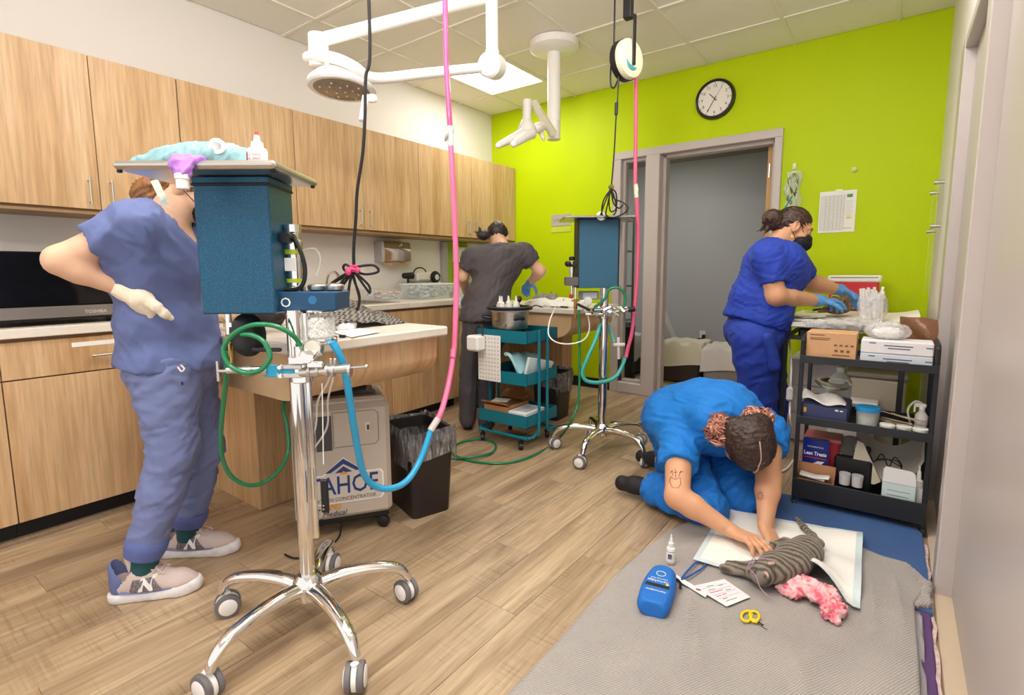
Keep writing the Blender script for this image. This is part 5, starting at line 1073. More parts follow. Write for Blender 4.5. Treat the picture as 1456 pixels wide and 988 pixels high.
def dropper(name, label, base, h, r, tip='d8482c', group=None, tipr=.009):
    x, y, z = base; t = thing(name, label, 'bottle', base, 0, group)
    part('bottle', MB().lathe([(.0, 0), (r*.96, 0), (r, .004), (r, h*.46), (r*.9, h*.53), (r*.55, h*.56)], base, n=22), M_white, t, 40)
    part('cap', MB().lathe([(r*.58, h*.555), (r*.64, h*.56), (r*.60, h*.70), (r*.36, h*.72), (r*.26, h*.88), (tipr*.5, h*.9)], base, n=18), M_white, t, 40)
    part('tip', MB().lathe([(tipr*.62, h*.88), (tipr*.62, h*.96), (tipr*.35, h*1.0), (0, h*1.0)], base, n=12), flat(tip, .4), t, 40); return t
db = dropper('dropper_bottle', 'white dropper bottle with a red tip on the right side of the steel tray', tuple(Q(-.700, 1.475, zt)), .100, .0255)
for k, s_ in enumerate(('ALCOHOL', '70% SPRAY')): part('lettering', text_mb(s_, .0085, Q(-.700, 1.4485, zt+.032-.011*k), RH, V(0, 0, 1), th=.0004), flat('8a3a4a', .5), db)
part('label_edge', MC().box((-.723, 1.468, zt+.028), (.003, .016, .03), .001), flat('a02f4c', .5), db)
single('tape_roll', MB().lathe([(.014, -.012), (.026, -.012), (.026, .012), (.014, .012), (.014, -.012)], at(855, 308, 3.03)+V(0, 0, .004), tuple(FH*.8+RH*.3), 22), M_white, 'white tape roll standing on the far machine tray under the black coil', 'tape', tuple(at(855, 312, 3.03)))
# ---------------------------------------------------------------- on the near exam table
def tw_mat():
    t = NT('houndstooth_weave'); v = t.coord((1, 1, 1)); ck = t.n('ShaderNodeTexChecker', i_Scale=75.); t.l(v, ck.inputs['Vector'])
    n_ = t.noise(v, 60, 3); t.base(t.mix(1., t.mix(ck.outputs['Fac'], '2e2a2a', '9b948c'), t.ramp(n_, [(.3, (.7, .7, .7, 1)), (.7, (1, 1, 1, 1))]), 'MULTIPLY')); t.set(Roughness=.9); t.bump(n_, .5, .003); return t.m
o0 = ath(470, 470, .906)
wc = [ath(452, 474, .906), ath(578, 459, .906), ath(540, 442, .906), ath(440, 448, .906)]
def towel_fn(a, b):
    p = wc[0]*(1-a)*(1-b)+wc[1]*a*(1-b)*1.+wc[2]*a*b+wc[3]*(1-a)*b
    hgt = .095*max(0, 1-((a-.28)/.55)**2)*max(0, math.sin(PI*min(1, b*.95+.05)))**.7
    return p+V(0, 0, .004+max(0, hgt)+.004*math.sin(a*23+b*5)*(1 if hgt > .004 else .3)+.003*math.sin(b*31+a*7))
single('woven_blanket', MB().sheet(40, 24, towel_fn, .003), tw_mat(), 'dark houndstooth woven blanket heaped on the near exam table', 'blanket', (wc[0]+wc[2])/2, smooth=180)
blob('pompom_toy', [ell(N3(ath(479, 456, .925)), (.022, .022, .02), None, .01)]+[ell(N3(ath(479+4*math.cos(q), 455+3*math.sin(q), .935)), (.009,)*3, None, .006) for q in range(7)], pbr('red_pompom', 'd83a22', .8, bump=.8, bs=120), 'small red pompom on the near exam table beside the white canister', 'toy', tuple(ath(479, 462, .906)), .004, .003, 60)
blob('crumpled_tissue', [ell(N3(ath(484, 466, .915)), (.05, .028, .018), axes(R_, F_, U_), .01), ell(N3(ath(496, 462, .92)), (.03, .025, .018), None, .02), cut((0, 0, .9055), -U_)], M_white, 'crumpled white tissue beside the red pompom', 'tissue', tuple(ath(486, 468, .906)), .0045, .006, 30)
pc = [ath(470, 472, .907), ath(512, 467, .907), ath(541, 473, .907), ath(500, 480, .907)]
single('paper_sheet', MB().sheet(4, 4, lambda a, b: pc[0]*(1-a)*(1-b)+pc[1]*a*(1-b)+pc[2]*a*b+pc[3]*(1-a)*b+V(0, 0, .001+.002*a*b), .0006), M_white, 'loose white paper sheet near the right end of the near exam table', 'paper', tuple(pc[0]))
single('black_clip', MB().box(ath(487, 478, .911), (.026, .012, .010), .003, rz=.4).tube([ath(480, 478, .911), ath(470, 479, .909)], .002, 5), M_black, 'small black clip at the near edge of the exam table', 'clip', tuple(ath(487, 479, .906)))
blob('folded_towel', [ell(N3(ath(352, 452, .93)), (.10, .07, .035), axes(R_, F_, U_), .02), ell(N3(ath(325, 450, .93)), (.07, .06, .028), axes(R_, F_, U_), .02), cut((0, 0, .9055), -U_)], cloth_mat('beige_towel', 'c7a98e', .5), 'folded beige towel on the near exam table under the blue cabinet', 'towel', tuple(ath(345, 456, .906)), .008, .006, 14)
blob('dark_cloth', [ell(N3(ath(375, 450, .945)), (.09, .06, .05), axes(R_, F_, U_), .02), cut((0, 0, .9055), -U_)], cloth_mat('maroon_black_cloth', '2b1d20', .5), 'dark cloth heap on the exam table behind the near chrome pole', 'cloth', tuple(ath(375, 455, .906)), .008, .007, 14)
# ---------------------------------------------------------------- oxygen concentrator under the near exam table
oxr = math.atan2(.83, .555); OX = Matrix.Translation((-1.955, 1.345, 0)) @ Matrix.Rotation(oxr, 4, 'Z')
def OB(): b = MB(); b.T = OX; return b
oc_ = thing('oxygen_concentrator', 'beige oxygen concentrator on black casters under the near exam table', 'medical machine', (-1.955, 1.345, 0))
M_beige = pbr('beige_plastic', 'bfb3a6', .5, bump=.2, bs=300, bd=.0006)
body = [(-.20, .075), (.20, .075), (.20, .575), (.17, .60), (-.17, .60), (-.20, .575)]
part('housing', OB().box((0, 0, .325), (.40, .27, .50), .02).box((.0, 0, .585), (.37, .24, .03), .012), M_beige, oc_)
part('base_skirt', OB().box((0, 0, .068), (.37, .24, .03), .006), M_black, oc_)
part('top_recess', OB().box((0, .02, .603), (.29, .15, .006), .003).box((.0, .095, .615), (.24, .03, .03), .006), flat('2c2a2c', .4), oc_)
part('top_label', OB().prism([(.04, -.07), (.15, -.07), (.15, .0), (.04, -.05)], .6055, .6065, 'z'), flat('2a3f7a', .4), oc_)
part('top_lettering', text_mb('TAHOE', .034, OX @ V(.095, -.088, .6005), OX.to_3x3() @ V(1, 0, 0), OX.to_3x3() @ V(0, 1, 0)), flat('2c2c40', .4), oc_)
part('grille', OB().box((-.135, -.136, .46), (.055, .004, .15), .001).box((-.072, -.136, .46), (.062, .004, .15), .001), flat('4a484c', .6), oc_)
part('panel_outline', OB().tube([(-.03, -.1355, .395), (.135, -.1355, .395), (.15, -.1355, .41), (.15, -.1355, .53), (.135, -.1355, .545), (-.03, -.1355, .545)], .0022, 5).box((-.035, -.136, .47), (.003, .003, .16)), flat('8f857b', .5), oc_)
part('latch', OB().box((.105, -.137, .475), (.022, .005, .04), .002), flat('e0d8ce', .4), oc_); part('latch_slot', OB().box((.107, -.140, .472), (.010, .003, .022), .001), flat('4a4540', .4), oc_)
sg = [(-.165, .165), (-.155, .15), (.155, .15), (.165, .165), (.165, .265), (.155, .28), (.085, .28), (.0, .35), (-.085, .28), (-.155, .28), (-.165, .265)]
part('sign_plate', OB().prism(sg, -.1375, -.134, 'y'), flat('f3f0ec', .4), oc_); sg2 = [(a*.96, .2222+(b-.2222)*.93) for a, b in sg]
part('sign_face', OB().prism(sg2, -.1385, -.137, 'y'), flat('cfc6bc', .4), oc_)
part('emblem_roof', OB().prism([(-.075, .288), (0, .345), (.075, .288), (.052, .288), (0, .322), (-.052, .288)], -.1398, -.138, 'y').prism([(-.035, .285), (0, .312), (.035, .285)], -.1398, -.138, 'y'), flat('2a3f7a', .4), oc_)
part('emblem_sun', OB().prism([(-.016, .276), (0, .292), (.016, .276)], -.1402, -.138, 'y'), flat('e8933a', .4), oc_)
fr_, fu_ = OX.to_3x3() @ V(1, 0, 0), V(0, 0, 1)
part('sign_lettering', text_mb('TAHOE', .112, OX @ V(0, -.1392, .226), fr_, fu_, bold=.001, width=.285), flat('233a78', .4), oc_)
part('sign_small_lettering', text_mb('OXYGEN CONCENTRATOR', .0225, OX @ V(0, -.1392, .168), fr_, fu_, width=.26), flat('5a4a48', .4), oc_)
part('maker_lettering', text_mb('VET', .038, OX @ V(-.13, -.1362, .118), fr_, fu_, bold=.0008, width=.062), flat('1f2740', .4), oc_)
part('maker_lettering_gold', text_mb('LAND', .036, OX @ V(-.055, -.1362, .137), fr_, fu_, bold=.0012, width=.08), flat('d99a32', .4), oc_)
part('maker_lettering_script', text_mb('Medical', .032, OX @ V(-.045, -.1364, .106), fr_, fu_, shear=.3), flat('1f2740', .4), oc_)
part('maker_swoosh', OB().tube([(-.165, -.1362, .105), (-.15, -.1362, .09), (-.12, -.1362, .084), (-.09, -.1362, .09)], .0014, 5, sm=3), flat('1f2740', .4), oc_)
for x, y in ((-.16, -.10), (.16, -.10), (-.16, .10), (.16, .10)):
    c_ = part('caster', OB().lathe([(0, -.012), (.020, -.012), (.027, -.008), (.027, .008), (.020, .012), (0, .012)], (x, y-.01, .027), (.5, .86, 0), 18).box((x, y, .052), (.03, .03, .02), .004), M_black, oc_)
part('power_cord', MB().tube([OX @ V(-.02, -.08, .07), OX @ V(-.03, -.16, .012), OX @ V(-.10, -.24, .006), OX @ V(-.19, -.27, .006), OX @ V(-.24, -.22, .006)], .004, 6, sm=6), M_black, oc_)
# ---------------------------------------------------------------- waste bins with liners
def liner_mat():
    t = NT('grey_liner_film'); v = t.coord((1, 1, .25)); n_ = t.noise(v, 45, 4, .6, 1.); t.base(t.ramp(n_, [(.35, '3c3b3d'), (.6, '8b898a'), (.75, 'd9d7d4')])); t.set(Roughness=.18, Alpha=.82, Specular_IOR_Level=.8); t.bump(n_, 1., .01); return t.m
M_liner = liner_mat()
def waste_bin(label, c, rz, w, d, h, seed):
    t = thing('waste_bin', label, 'waste bin', (*c, 0)); T = Matrix.Translation((*c, 0)) @ Matrix.Rotation(rz, 4, 'Z')
    def rr(sx, sy, z, n=5, r=.25):
        out = []; R = min(sx, sy)*r
        for qx, qy, a0 in ((1, 1, 0), (-1, 1, 90), (-1, -1, 180), (1, -1, 270)):
            for k in range(n): a = math.radians(a0+90*k/(n-1)); out.append((qx*(sx-R)+R*math.cos(a), qy*(sy-R)+R*math.sin(a), z))
        return out
    def loft(rings):
        b = MB(); b.T = T; vs = sum(rings, []); n = len(rings[0]); fs = [(k*n+i, k*n+(i+1) % n, (k+1)*n+(i+1) % n, (k+1)*n+i) for k in range(len(rings)-1) for i in range(n)]; return b, vs, fs, n
    b, vs, fs, n = loft([rr(w*.40, d*.40, .0), rr(w*.41, d*.41, .006), rr(w*.485, d*.485, h-.012), rr(w*.515, d*.515, h-.010), rr(w*.515, d*.515, h), rr(w*.475, d*.475, h), rr(w*.40, d*.40, .012)])
    fs += [tuple(range(n))[::-1], tuple(range(6*n, 7*n))]; b._add(vs, fs); part('bin', b, pbr('dark_brown_plastic', '2d2625', .42, bump=.15, bs=300), t)
    r_ = random.Random(seed); rings = []
    for sc, z in ((.36, h*.45), (.42, h*.62), (.455, h*.80), (.49, h*.97), (.525, h+.012), (.535, h-.02), (.525, h-.07), (.518, h-.13)):
        q = rr(w*sc, d*sc, z, 9); rings.append([(x*(1+r_.uniform(-.035, .03)), y*(1+r_.uniform(-.035, .03)), zz+r_.uniform(-.012, .012)+(.03*math.sin(i*.9+seed) if z < h-.1 and sc > .5 else 0)) for i, (x, y, zz) in enumerate(q)])
    b, vs, fs, n = loft(rings); b._add(vs, fs); part('liner', b, M_liner, t, 50); return t
waste_bin('dark waste bin with a grey liner beside the beige oxygen concentrator', (-1.805, 1.665), math.atan2(.952, .306), .235, .33, .40, 2)
waste_bin('dark waste bin with a grey liner under the far exam table', (-2.11, 3.36), PI/2+.1, .26, .24, .36, 5)
# ---------------------------------------------------------------- teal rolling cart
tc = thing('rolling_cart', 'three tier teal rolling cart behind the oxygen machine and green floor hose', 'cart', (-2.0, 2.78, 0)); M_teal = pbr('teal_enamel', '0f7286', .35)
CX0, CX1, CY0, CY1 = -2.195, -1.80, 2.575, 2.93
def tray_mb(z, h, x0=CX0, x1=CX1, y0=CY0, y1=CY1, t_=.004):
    return MB().ab((x0, y0, z), (x1, y1, z+t_)).ab((x0, y0, z), (x0+t_, y1, z+h)).ab((x1-t_, y0, z), (x1, y1, z+h)).ab((x0, y0, z), (x1, y0+t_, z+h)).ab((x0, y1-t_, z), (x1, y1, z+h))
for z in (.685, .42, .15): part('tray', tray_mb(z, .078), M_teal, tc)
for s_ in (0, 1):
    xx = CX1+.006 if s_ else CX0-.006
    part('side_frame', MB().tube([(xx, 2.70, .76), (xx, 2.70, .14), (xx, 2.66, .095), (xx, 2.60, .085), (xx-.1*(1 if s_ else -1), 2.575, .085)], .010, 8, sm=4).tube([(xx, 2.80, .76), (xx, 2.80, .14), (xx, 2.84, .095), (xx, 2.90, .085)], .010, 8, sm=4), M_teal, tc)
part('bottom_bar', MB().tube([(CX0, 2.575, .085), (CX1, 2.575, .085)], .010, 8).tube([(CX0, 2.90, .085), (CX1, 2.90, .085)], .010, 8), M_teal, tc)
for x in (CX0+.02, CX1-.06):
    for y in (2.59, 2.90):
        k_ = part('caster', MB().lathe([(0, -.014), (.018, -.014), (.024, -.010), (.024, .010), (.018, .014), (0, .014)], (x, y, .024), (.8, .6, 0), 16).cyl((x, y, .03), (x, y, .08), .007, n=8).box((x, y, .05), (.03, .03, .014), .004), M_black, tc)
pgb = part('pegboard', MB().ab((CX0+.01, CY0-.012, .425), (CX0+.195, CY0-.006, .725), .002), pbr('white_pegboard', 'f1ede8', .4), tc); hb = MB()
for i in range(7):
    for j in range(11): hb.cyl((CX0+.028+.025*i, CY0-.0123, .445+.026*j), (CX0+.028+.025*i, CY0-.0128, .445+.026*j), .0036, n=6)
part('peg_holes', hb, flat('4a4644', .6), pgb, kind='stuff')
pb_ = thing('hanging_bucket', 'small white bucket hooked to the pegboard on the teal cart', 'bucket', (CX0+.03, CY0-.06, .63)); part('bucket', MB().box((CX0+.035, CY0-.062, .675), (.10, .085, .10), .012), M_white, pb_)
part('handle', MB().tube([(CX0+.0, CY0-.05, .725), (CX0+.02, CY0-.03, .775), (CX0+.06, CY0-.03, .775), (CX0+.085, CY0-.05, .725)], .007, 6, sm=4), M_black, pb_)
_before = set(bpy.data.objects)
sc = thing('slow_cooker', 'steel slow cooker full of squeeze bottles on top of the teal cart', 'cooker', (-2.03, 2.72, .69)); ox, oy = -2.035, 2.715
part('pot', MB().lathe([(.10, 0), (.118, .01), (.128, .12), (.13, .135), (.122, .135), (.115, .02)], (ox, oy, .70), n=32), M_metal, sc)
part('rim', MB().lathe([(.128, .130), (.150, .134), (.152, .150), (.125, .155), (.118, .140)], (ox, oy, .70), n=32), M_black, sc)
part('rim_band', MB().lathe([(.1285, .124), (.1325, .126), (.1325, .133), (.1285, .134)], (ox, oy, .70), n=32), M_white, sc)
part('water', MB().cyl((ox, oy, .80), (ox, oy, .815), .116, n=28), flat('c9cfce', .1), sc)
for s_ in (-1, 1): part('handle', MB().tube([(ox+s_*.10, oy-.08, .775), (ox+s_*.145, oy-.10, .785), (ox+s_*.155, oy-.06, .785), (ox+s_*.125, oy-.03, .775)], .010, 6, sm=4), M_black, sc)
part('dial', MB().cyl((ox+.045, oy-.126, .735), (ox+.048, oy-.136, .735), .014, n=14), M_metal, sc); part('foot_ring', MB().lathe([(.09, 0), (.105, .002), (.105, .012), (.09, .012)], (ox, oy, .689), n=24), M_black, sc)
part('lettering', text_mb('crock', .018, (ox-.01, oy-.1285, .765), (1, .0, 0), (0, 0, 1)), flat('4a4644', .4), sc)
sq = None
for k, (dx, dy) in enumerate(((-.06, -.03), (-.035, .03), (-.02, -.06), (.03, -.05), (.06, -.01), (.025, .035))):
    lab = ['leftmost white squeeze bottle standing in the slow cooker', 'white squeeze bottle at the back left of the slow cooker', 'white squeeze bottle at the front of the slow cooker, left of its middle', 'white squeeze bottle at the front of the slow cooker, right of its middle', 'rightmost white squeeze bottle standing in the slow cooker', 'white squeeze bottle at the back right of the slow cooker'][k]
    p = (ox+dx, oy+dy, .815)
    if sq is None:
        sq = thing('squeeze_bottle', lab, 'bottle', p, 0, 'squeeze bottles in the slow cooker')
        part('bottle', MB().lathe([(0, 0), (.022, 0), (.023, .045), (.019, .055), (.012, .058)], p, n=14), pbr('milky_plastic', 'eceae6', .3, alpha=.9), sq); part('nozzle', MB().lathe([(.016, .056), (.017, .064), (.008, .07), (.004, .105), (.0, .107)], p, n=10), M_white, sq)
    else: dup(sq, p, label=lab)
single('dark_bulb', MB().ell((ox+.0, oy+.10, .895), (.022, .022, .024), 12, 8).cyl((ox, oy+.10, .815), (ox, oy+.10, .88), .006, n=8), flat('4a2a22', .5), 'dark brown bulb sticking up behind the squeeze bottles', 'bulb', (ox, oy+.1, .815))
for o in [o for o in bpy.data.objects if o not in _before and o.parent is None]: o.location.z += .052
part('stand', MB().box((ox, oy, .715), (.20, .20, .052), .006), M_black, sc)
M_pad = cloth_mat('light_blue_pad', '9fcdd6', .5)
for k, (lab, fn) in enumerate((('light blue drape folded over the middle tray of the teal cart', lambda a, b: V(-2.0+.13*a, 2.60+.28*b, .47+.14*math.sin(PI*.5*min(1, 1.25*(1-a)+.1))*(1-.2*b)+.008*math.sin(b*17+a*5))), ('pale white pad leaning at the right of the teal cart middle tray', lambda a, b: V(-1.875+.05*a+.012*b, 2.62+.26*b, .43+.17*a*(1-.35*b))))):
    single('absorbent_pad', MB().sheet(12, 12, fn, .02), M_pad if k == 0 else pbr('white_blue_pad', 'dcecee', .6), lab, 'pad', (-1.95 if k == 0 else -1.86, 2.7, .425), smooth=60)
def carton(name, label, c, d, col, rz=0, cat='box', flaps=False):
    t = thing(name, label, cat, (c[0], c[1], c[2]-d[2]/2), rz); M_ = Matrix.Rotation(rz, 3, 'Z')
    part('box', MB().box(c, d, .003, R=M_), pbr('card_'+col, col, .6, var=.04, vs=20), t); return t
b1 = carton('cardboard_box', 'open brown cardboard box on the bottom tray of the teal cart', (-2.07, 2.72, .205), (.20, .24, .10), 'b98458')
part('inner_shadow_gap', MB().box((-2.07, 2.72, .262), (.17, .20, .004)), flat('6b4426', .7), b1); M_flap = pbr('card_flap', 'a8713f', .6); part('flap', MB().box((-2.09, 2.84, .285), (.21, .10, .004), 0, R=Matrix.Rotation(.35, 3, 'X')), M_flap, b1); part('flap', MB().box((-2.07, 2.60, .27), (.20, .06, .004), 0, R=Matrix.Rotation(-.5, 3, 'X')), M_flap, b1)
part('paper_slip', MB().box((-2.10, 2.70, .268), (.11, .09, .004), rz=.3), M_white, b1)
b2 = carton('glove_box', 'white printed box beside the brown one on the teal cart bottom tray', (-1.89, 2.70, .20), (.14, .22, .08), 'e6e4e6'); part('top_print', MB().box((-1.89, 2.70, .2408), (.10, .15, .001)), flat('b4b8c2', .5), b2); part('side_print', MB().box((-1.89, 2.589, .19), (.12, .001, .02)), flat('6a7fa8', .5), b2)
# ---------------------------------------------------------------- on the far exam table
blob('surgical_drape', [ell((-2.15, 3.45, .875), (.24, .20, .05), None, .03), ell((-1.98, 3.38, .872), (.16, .16, .03), None, .03), cut((0, 0, .8685), -U_)], cloth_mat('white_drape', 'e6e2d8', .5), 'white surgical drape over the far exam table', 'drape', (-2.1, 3.45, .869), .008, .009, 10, 3)
sa = N3(aty(779, 425, 3.42)); sk_ = lambda x, y, z: sa+np.array((x, y, z))
blob('sleeping_animal', [ell(sk_(-.06, .03, -.01), (.10, .06, .05), None, .03), ell(sk_(.04, 0, .0), (.045, .04, .038), None, .03), ell(sk_(.085, -.02, -.012), (.03, .026, .024), None, .02), cap(sk_(.03, 0, .03), sk_(.03, .0, .06), .013, .004, .01), cap(sk_(.06, .02, .02), sk_(.065, .02, .05), .013, .004, .01), cap(sk_(.0, -.03, -.02), sk_(.07, -.07, -.035), .018, .013, .02)], pbr('grey_white_fur', '8f8a85', .9, var=.5, vs=14, bump=.6, bs=90), 'grey and white cat lying on the drapes of the far exam table', 'cat', tuple(sk_(0, 0, -.05)), .006, .003, 40)
blob('crumpled_gauze', [ell((-1.92, 3.36, .885), (.07, .06, .025), None, .02), ell((-1.88, 3.42, .89), (.04, .04, .03), None, .02), cut((0, 0, .8685), -U_)], M_white, 'crumpled white gauze at the right end of the far exam table', 'gauze', (-1.9, 3.38, .869), .006, .008, 25)
cord('black_lead', 'black lead lying along the front of the far exam table', [aty(733, 432, 3.2), aty(755, 436, 3.18), aty(762, 434, 3.18), aty(775, 438, 3.18), aty(790, 436, 3.3), aty(803, 425, 3.4)], .004)
single('syringe', MB().cyl((-1.95, 3.22, .876), (-1.88, 3.20, .876), .006, n=8), M_black, 'small dark syringe near the front edge of the far exam table', 'syringe', (-1.92, 3.21, .87))
# ---------------------------------------------------------------- black three tier cart by the right wall
kc = thing('rolling_cart', 'black three tier cart packed with supplies against the right wall', 'cart', (-.09, 2.88, 0)); M_blk = pbr('black_powder_coat', '27272b', .45)
KX0, KX1, KY0, KY1 = -.332, .155, 2.715, 3.04
for x in (KX0, KX1):
    for y in (KY0, KY1): part('post', MB().box((x, y, .40), (.018, .016, .72), .003), M_blk, kc)
    part('side_handle', MB().tube([(x, KY0, .74), (x, KY0, .785), (x, KY0+.03, .82), (x, KY1-.03, .82), (x, KY1, .785), (x, KY1, .74)], .009, 8, sm=4), M_blk, kc)
def ktray(z, h): return MB().ab((KX0, KY0-.004, z), (KX1, KY1+.004, z+.006)).ab((KX0-.008, KY0-.012, z), (KX1+.008, KY0-.006, z+h), .001).ab((KX0-.008, KY1+.006, z), (KX1+.008, KY1+.012, z+h), .001).ab((KX0-.006, KY0-.008, z), (KX0, KY1+.008, z+h)).ab((KX1, KY0-.008, z), (KX1+.006, KY1+.008, z+h))
for z, h in ((.705, .034), (.414, .037), (.055, .092)): part('shelf', ktray(z, h), M_blk, kc)
for x in (KX0, KX1):
    for y in (KY0, KY1): part('caster', MB().lathe([(0, -.009), (.017, -.009), (.020, -.006), (.020, .006), (.017, .009), (0, .009)], (x, y, .02), (1, .3, 0), 14).cyl((x, y, .02), (x, y, .06), .006, n=8), M_black, kc)
_before = set(bpy.data.objects)
zs = .678
c1 = carton('cardboard_box', 'brown printed carton on the top shelf of the black cart', (-.228, 2.95, zs+.072), (.205, .15, .142), 'cf9f74')
pr = MB()
for w, z in ((.06, .805), (.085, .79), (.08, .783)): pr.ab((-.315, 2.8742, z), (-.315+w, 2.8748, z+.004))
for i in range(4): pr.ab((-.215+.022*i, 2.8742, .757), (-.202+.022*i, 2.8748, .766)); 
for i in range(3): pr.box((-.205+.024*i, 2.8746, .735), (.014, .0006, .012))
pr.ab((-.22, 2.8742, .712), (-.15, 2.8748, .717))
part('printing', pr, flat('7d5a3c', .7), c1, kind='stuff')
for k, (z, lab) in enumerate(((zs+.031, 'lower of two white printed boxes stacked on the black cart top shelf'), (zs+.091, 'upper of two white printed boxes stacked on the black cart top shelf'))):
    w_ = carton('supply_box', lab, (.020, 2.94, z), (.262, .15, .058), 'e9e6e8' if k else 'd3d9e2'); pr = MB()
    for a, b_, q in ((-.045, .06, .006), (-.03, .05, -.006), (-.10, -.075, .015), (.105, .128, .005)): pr.ab((.02+a, 2.8642, z+q), (.02+b_, 2.8648, z+q+.005))
    part('printing', pr, flat('5d6470', .6), w_, kind='stuff')
M_film = pbr('clear_film', 'f6f4f2', .12, alpha=.34, bump=1., bs=50, bd=.008)
def film(name, label, c, r, seed, cat='bag', mat=None, h=.006, amp=.006): return blob(name, [ell(c, r, None, .01), ell((c[0]+r[0]*.4, c[1], c[2]-r[2]*.1), (r[0]*.6, r[1]*.9, r[2]*.8), None, .02)], mat or M_film, label, cat, (c[0], c[1], c[2]-r[2]), h, amp, 19, seed)
film('plastic_bag', 'crumpled clear plastic bag of white packs on the stacked white boxes', (-.02, 2.96, .835), (.085, .06, .036), 3); film('white_packs', 'white syringe packs inside the clear bag on the stacked white boxes', (-.02, 2.96, .826), (.06, .04, .022), 8, 'packs', M_white)
bb_ = thing('foil_pouch', 'brown foil pouch standing behind the white boxes by the right wall', 'pouch', (.10, 3.06, .68))
part('pouch', MB().sheet(18, 14, lambda a, b: V(.025+.140*a, 3.075+.006*math.sin(a*5)+.007*math.sin(b*9+a*6)-.018*math.sin(PI*b), .682+.215*b-.012*a), -.014), pbr('brown_foil', '7a5236', .25, .1, bump=.6, bs=30, bd=.006), bb_, 60); part('zip_seal', MB().box((.095, 3.078, .884), (.136, .018, .006), .002), flat('4a2f20', .3), bb_)
# middle shelf
zm = .378
nv = thing('monitor_case', 'navy box shaped device under a white cover on the middle shelf of the black cart', 'device', (-.235, 2.97, zm))
part('case', MB().box((-.235, 2.98, zm+.052), (.20, .20, .10), .010), pbr('navy_case', '2e3450', .45), nv); part('face', MB().box((-.235, 2.877, zm+.048), (.185, .008, .08), .003), flat('3c4468', .4), nv)
part('yellow_tag', MB().box((-.318, 2.872, zm+.06), (.014, .004, .024), .002), flat('e2a72c', .5), nv); part('marks', MB().box((-.185, 2.8722, zm+.075), (.014, .002, .008)).box((-.166, 2.8722, zm+.074), (.012, .002, .006)), M_white, nv)
single('paper_cover', MB().sheet(12, 8, lambda a, b: V(-.335+.185*a, 2.86+.20*b, zm+.107+.028*(1-a)*(.4+.6*math.sin(PI*b))+.012*math.sin(a*8+b*3)-(.03*(a-.75) if a > .75 else 0)), .004), cloth_mat('white_cover', 'ece8e2', .4), 'white cloth cover draped over the navy device on the black cart', 'cover', (-.24, 2.95, zm+.105), smooth=60)
single('steel_bowl', MB().lathe([(.0, .0), (.045, .002), (.068, .012), (.080, .024), (.084, .024), (.070, .008), (.045, -.003), (0, -.004)], (-.225, 3.06, zm+.150), V(.10, -.10, 1), 28), M_metal, 'tilted steel bowl behind the white cover on the black cart', 'bowl', (-.235, 3.06, zm+.13), smooth=60)
jg = thing('jug', 'milky white plastic jug behind the steel bowl on the middle shelf', 'jug', (-.20, 3.15, zm)); part('jug', MB().box((-.20, 3.15, zm+.09), (.105, .085, .18), .012).lathe([(.046, 0), (.044, .008), (.024, .030), (.018, .036), (.018, .05), (0, .05)], (-.20, 3.15, zm+.178), n=20), pbr('milky_jug', 'e6e4e0', .3), jg, 25); part('cap', MB().cyl((-.2, 3.15, zm+.222), (-.2, 3.15, zm+.242), .019, n=12), M_white, jg)
jr = thing('lidded_tub', 'clear tub with a bright blue lid on the middle shelf of the black cart', 'tub', (-.065, 2.93, zm))
part('tub', MB().lathe([(0, 0), (.042, 0), (.044, .005), (.047, .082), (.045, .085)], (-.065, 2.93, zm), n=26), pbr('clear_tub_mid', 'dcdfda', .15, alpha=.5), jr); part('lid', MB().lathe([(.048, .082), (.051, .084), (.051, .100), (.047, .103), (0, .103)], (-.065, 2.93, zm), n=26), flat('1f8fd0', .35), jr); part('wipes', MB().lathe([(0, .003), (.036, .003), (.036, .055), (0, .056)], (-.065, 2.93, zm), n=20), flat('e9e7df', .7), jr)
for k, (x, y, lab) in enumerate(((.012, 2.893, 'left of three white lidded pots at the front of the black cart middle shelf'), (.072, 2.90, 'middle one of three white lidded pots on the black cart middle shelf'), (.130, 2.897, 'right of three white lidded pots at the front of the black cart middle shelf'))):
    if k == 0:
        wp = thing('lidded_pot', lab, 'pot', (x, y, zm), 0, 'white lidded pots on the black cart')
        part('pot', MB().lathe([(0, 0), (.026, 0), (.028, .026), (.026, .028)], (x, y, zm), n=20), M_white, wp); part('lid', MB().lathe([(.029, .026), (.030, .028), (.030, .040), (.027, .042), (0, .042)], (x, y, zm), n=20), pbr('white_lid', 'f6f3ee', .3), wp); part('lid_line', MB().lathe([(.0302, .026), (.0306, .027), (.0302, .028)], (x, y, zm), n=20), flat('4a4a4c', .5), wp)
    else: dup(wp, (x, y, zm), label=lab)
r_ = random.Random(31); tg = None
for k in range(12):
    a = V(.03+r_.uniform(0, .07), 3.0+r_.uniform(-.03, .03), zm+.01+.005*k); d = V(.9, r_.uniform(-.35, .1), r_.uniform(-.25, .02)).normalized()
    single('wooden_stick', MB().box(a, (.12, .009, .0022), .0006, R=d.to_track_quat('X', 'Z').to_matrix()), pbr('birch_stick', 'dcc4a0', .6), 'pale wooden applicator stick heaped behind the white pots', 'stick', tuple(a), 'applicator sticks on the middle shelf')
sbp = thing('spray_bottle', 'small white spray bottle at the right end of the middle shelf', 'bottle', (.135, 3.02, zm)); part('bottle', MB().lathe([(0, 0), (.024, 0), (.025, .07), (.012, .09), (.009, .105)], (.135, 3.02, zm), n=16), pbr('clear_bottle', 'e8e4e2', .2, alpha=.8), sbp); part('trigger', MB().box((.128, 3.02, zm+.118), (.045, .016, .018), .004).box((.108, 3.02, zm+.10), (.008, .01, .035), .002).cyl((.135, 3.02, zm+.1), (.135, 3.02, zm+.115), .011, n=10), M_white, sbp)
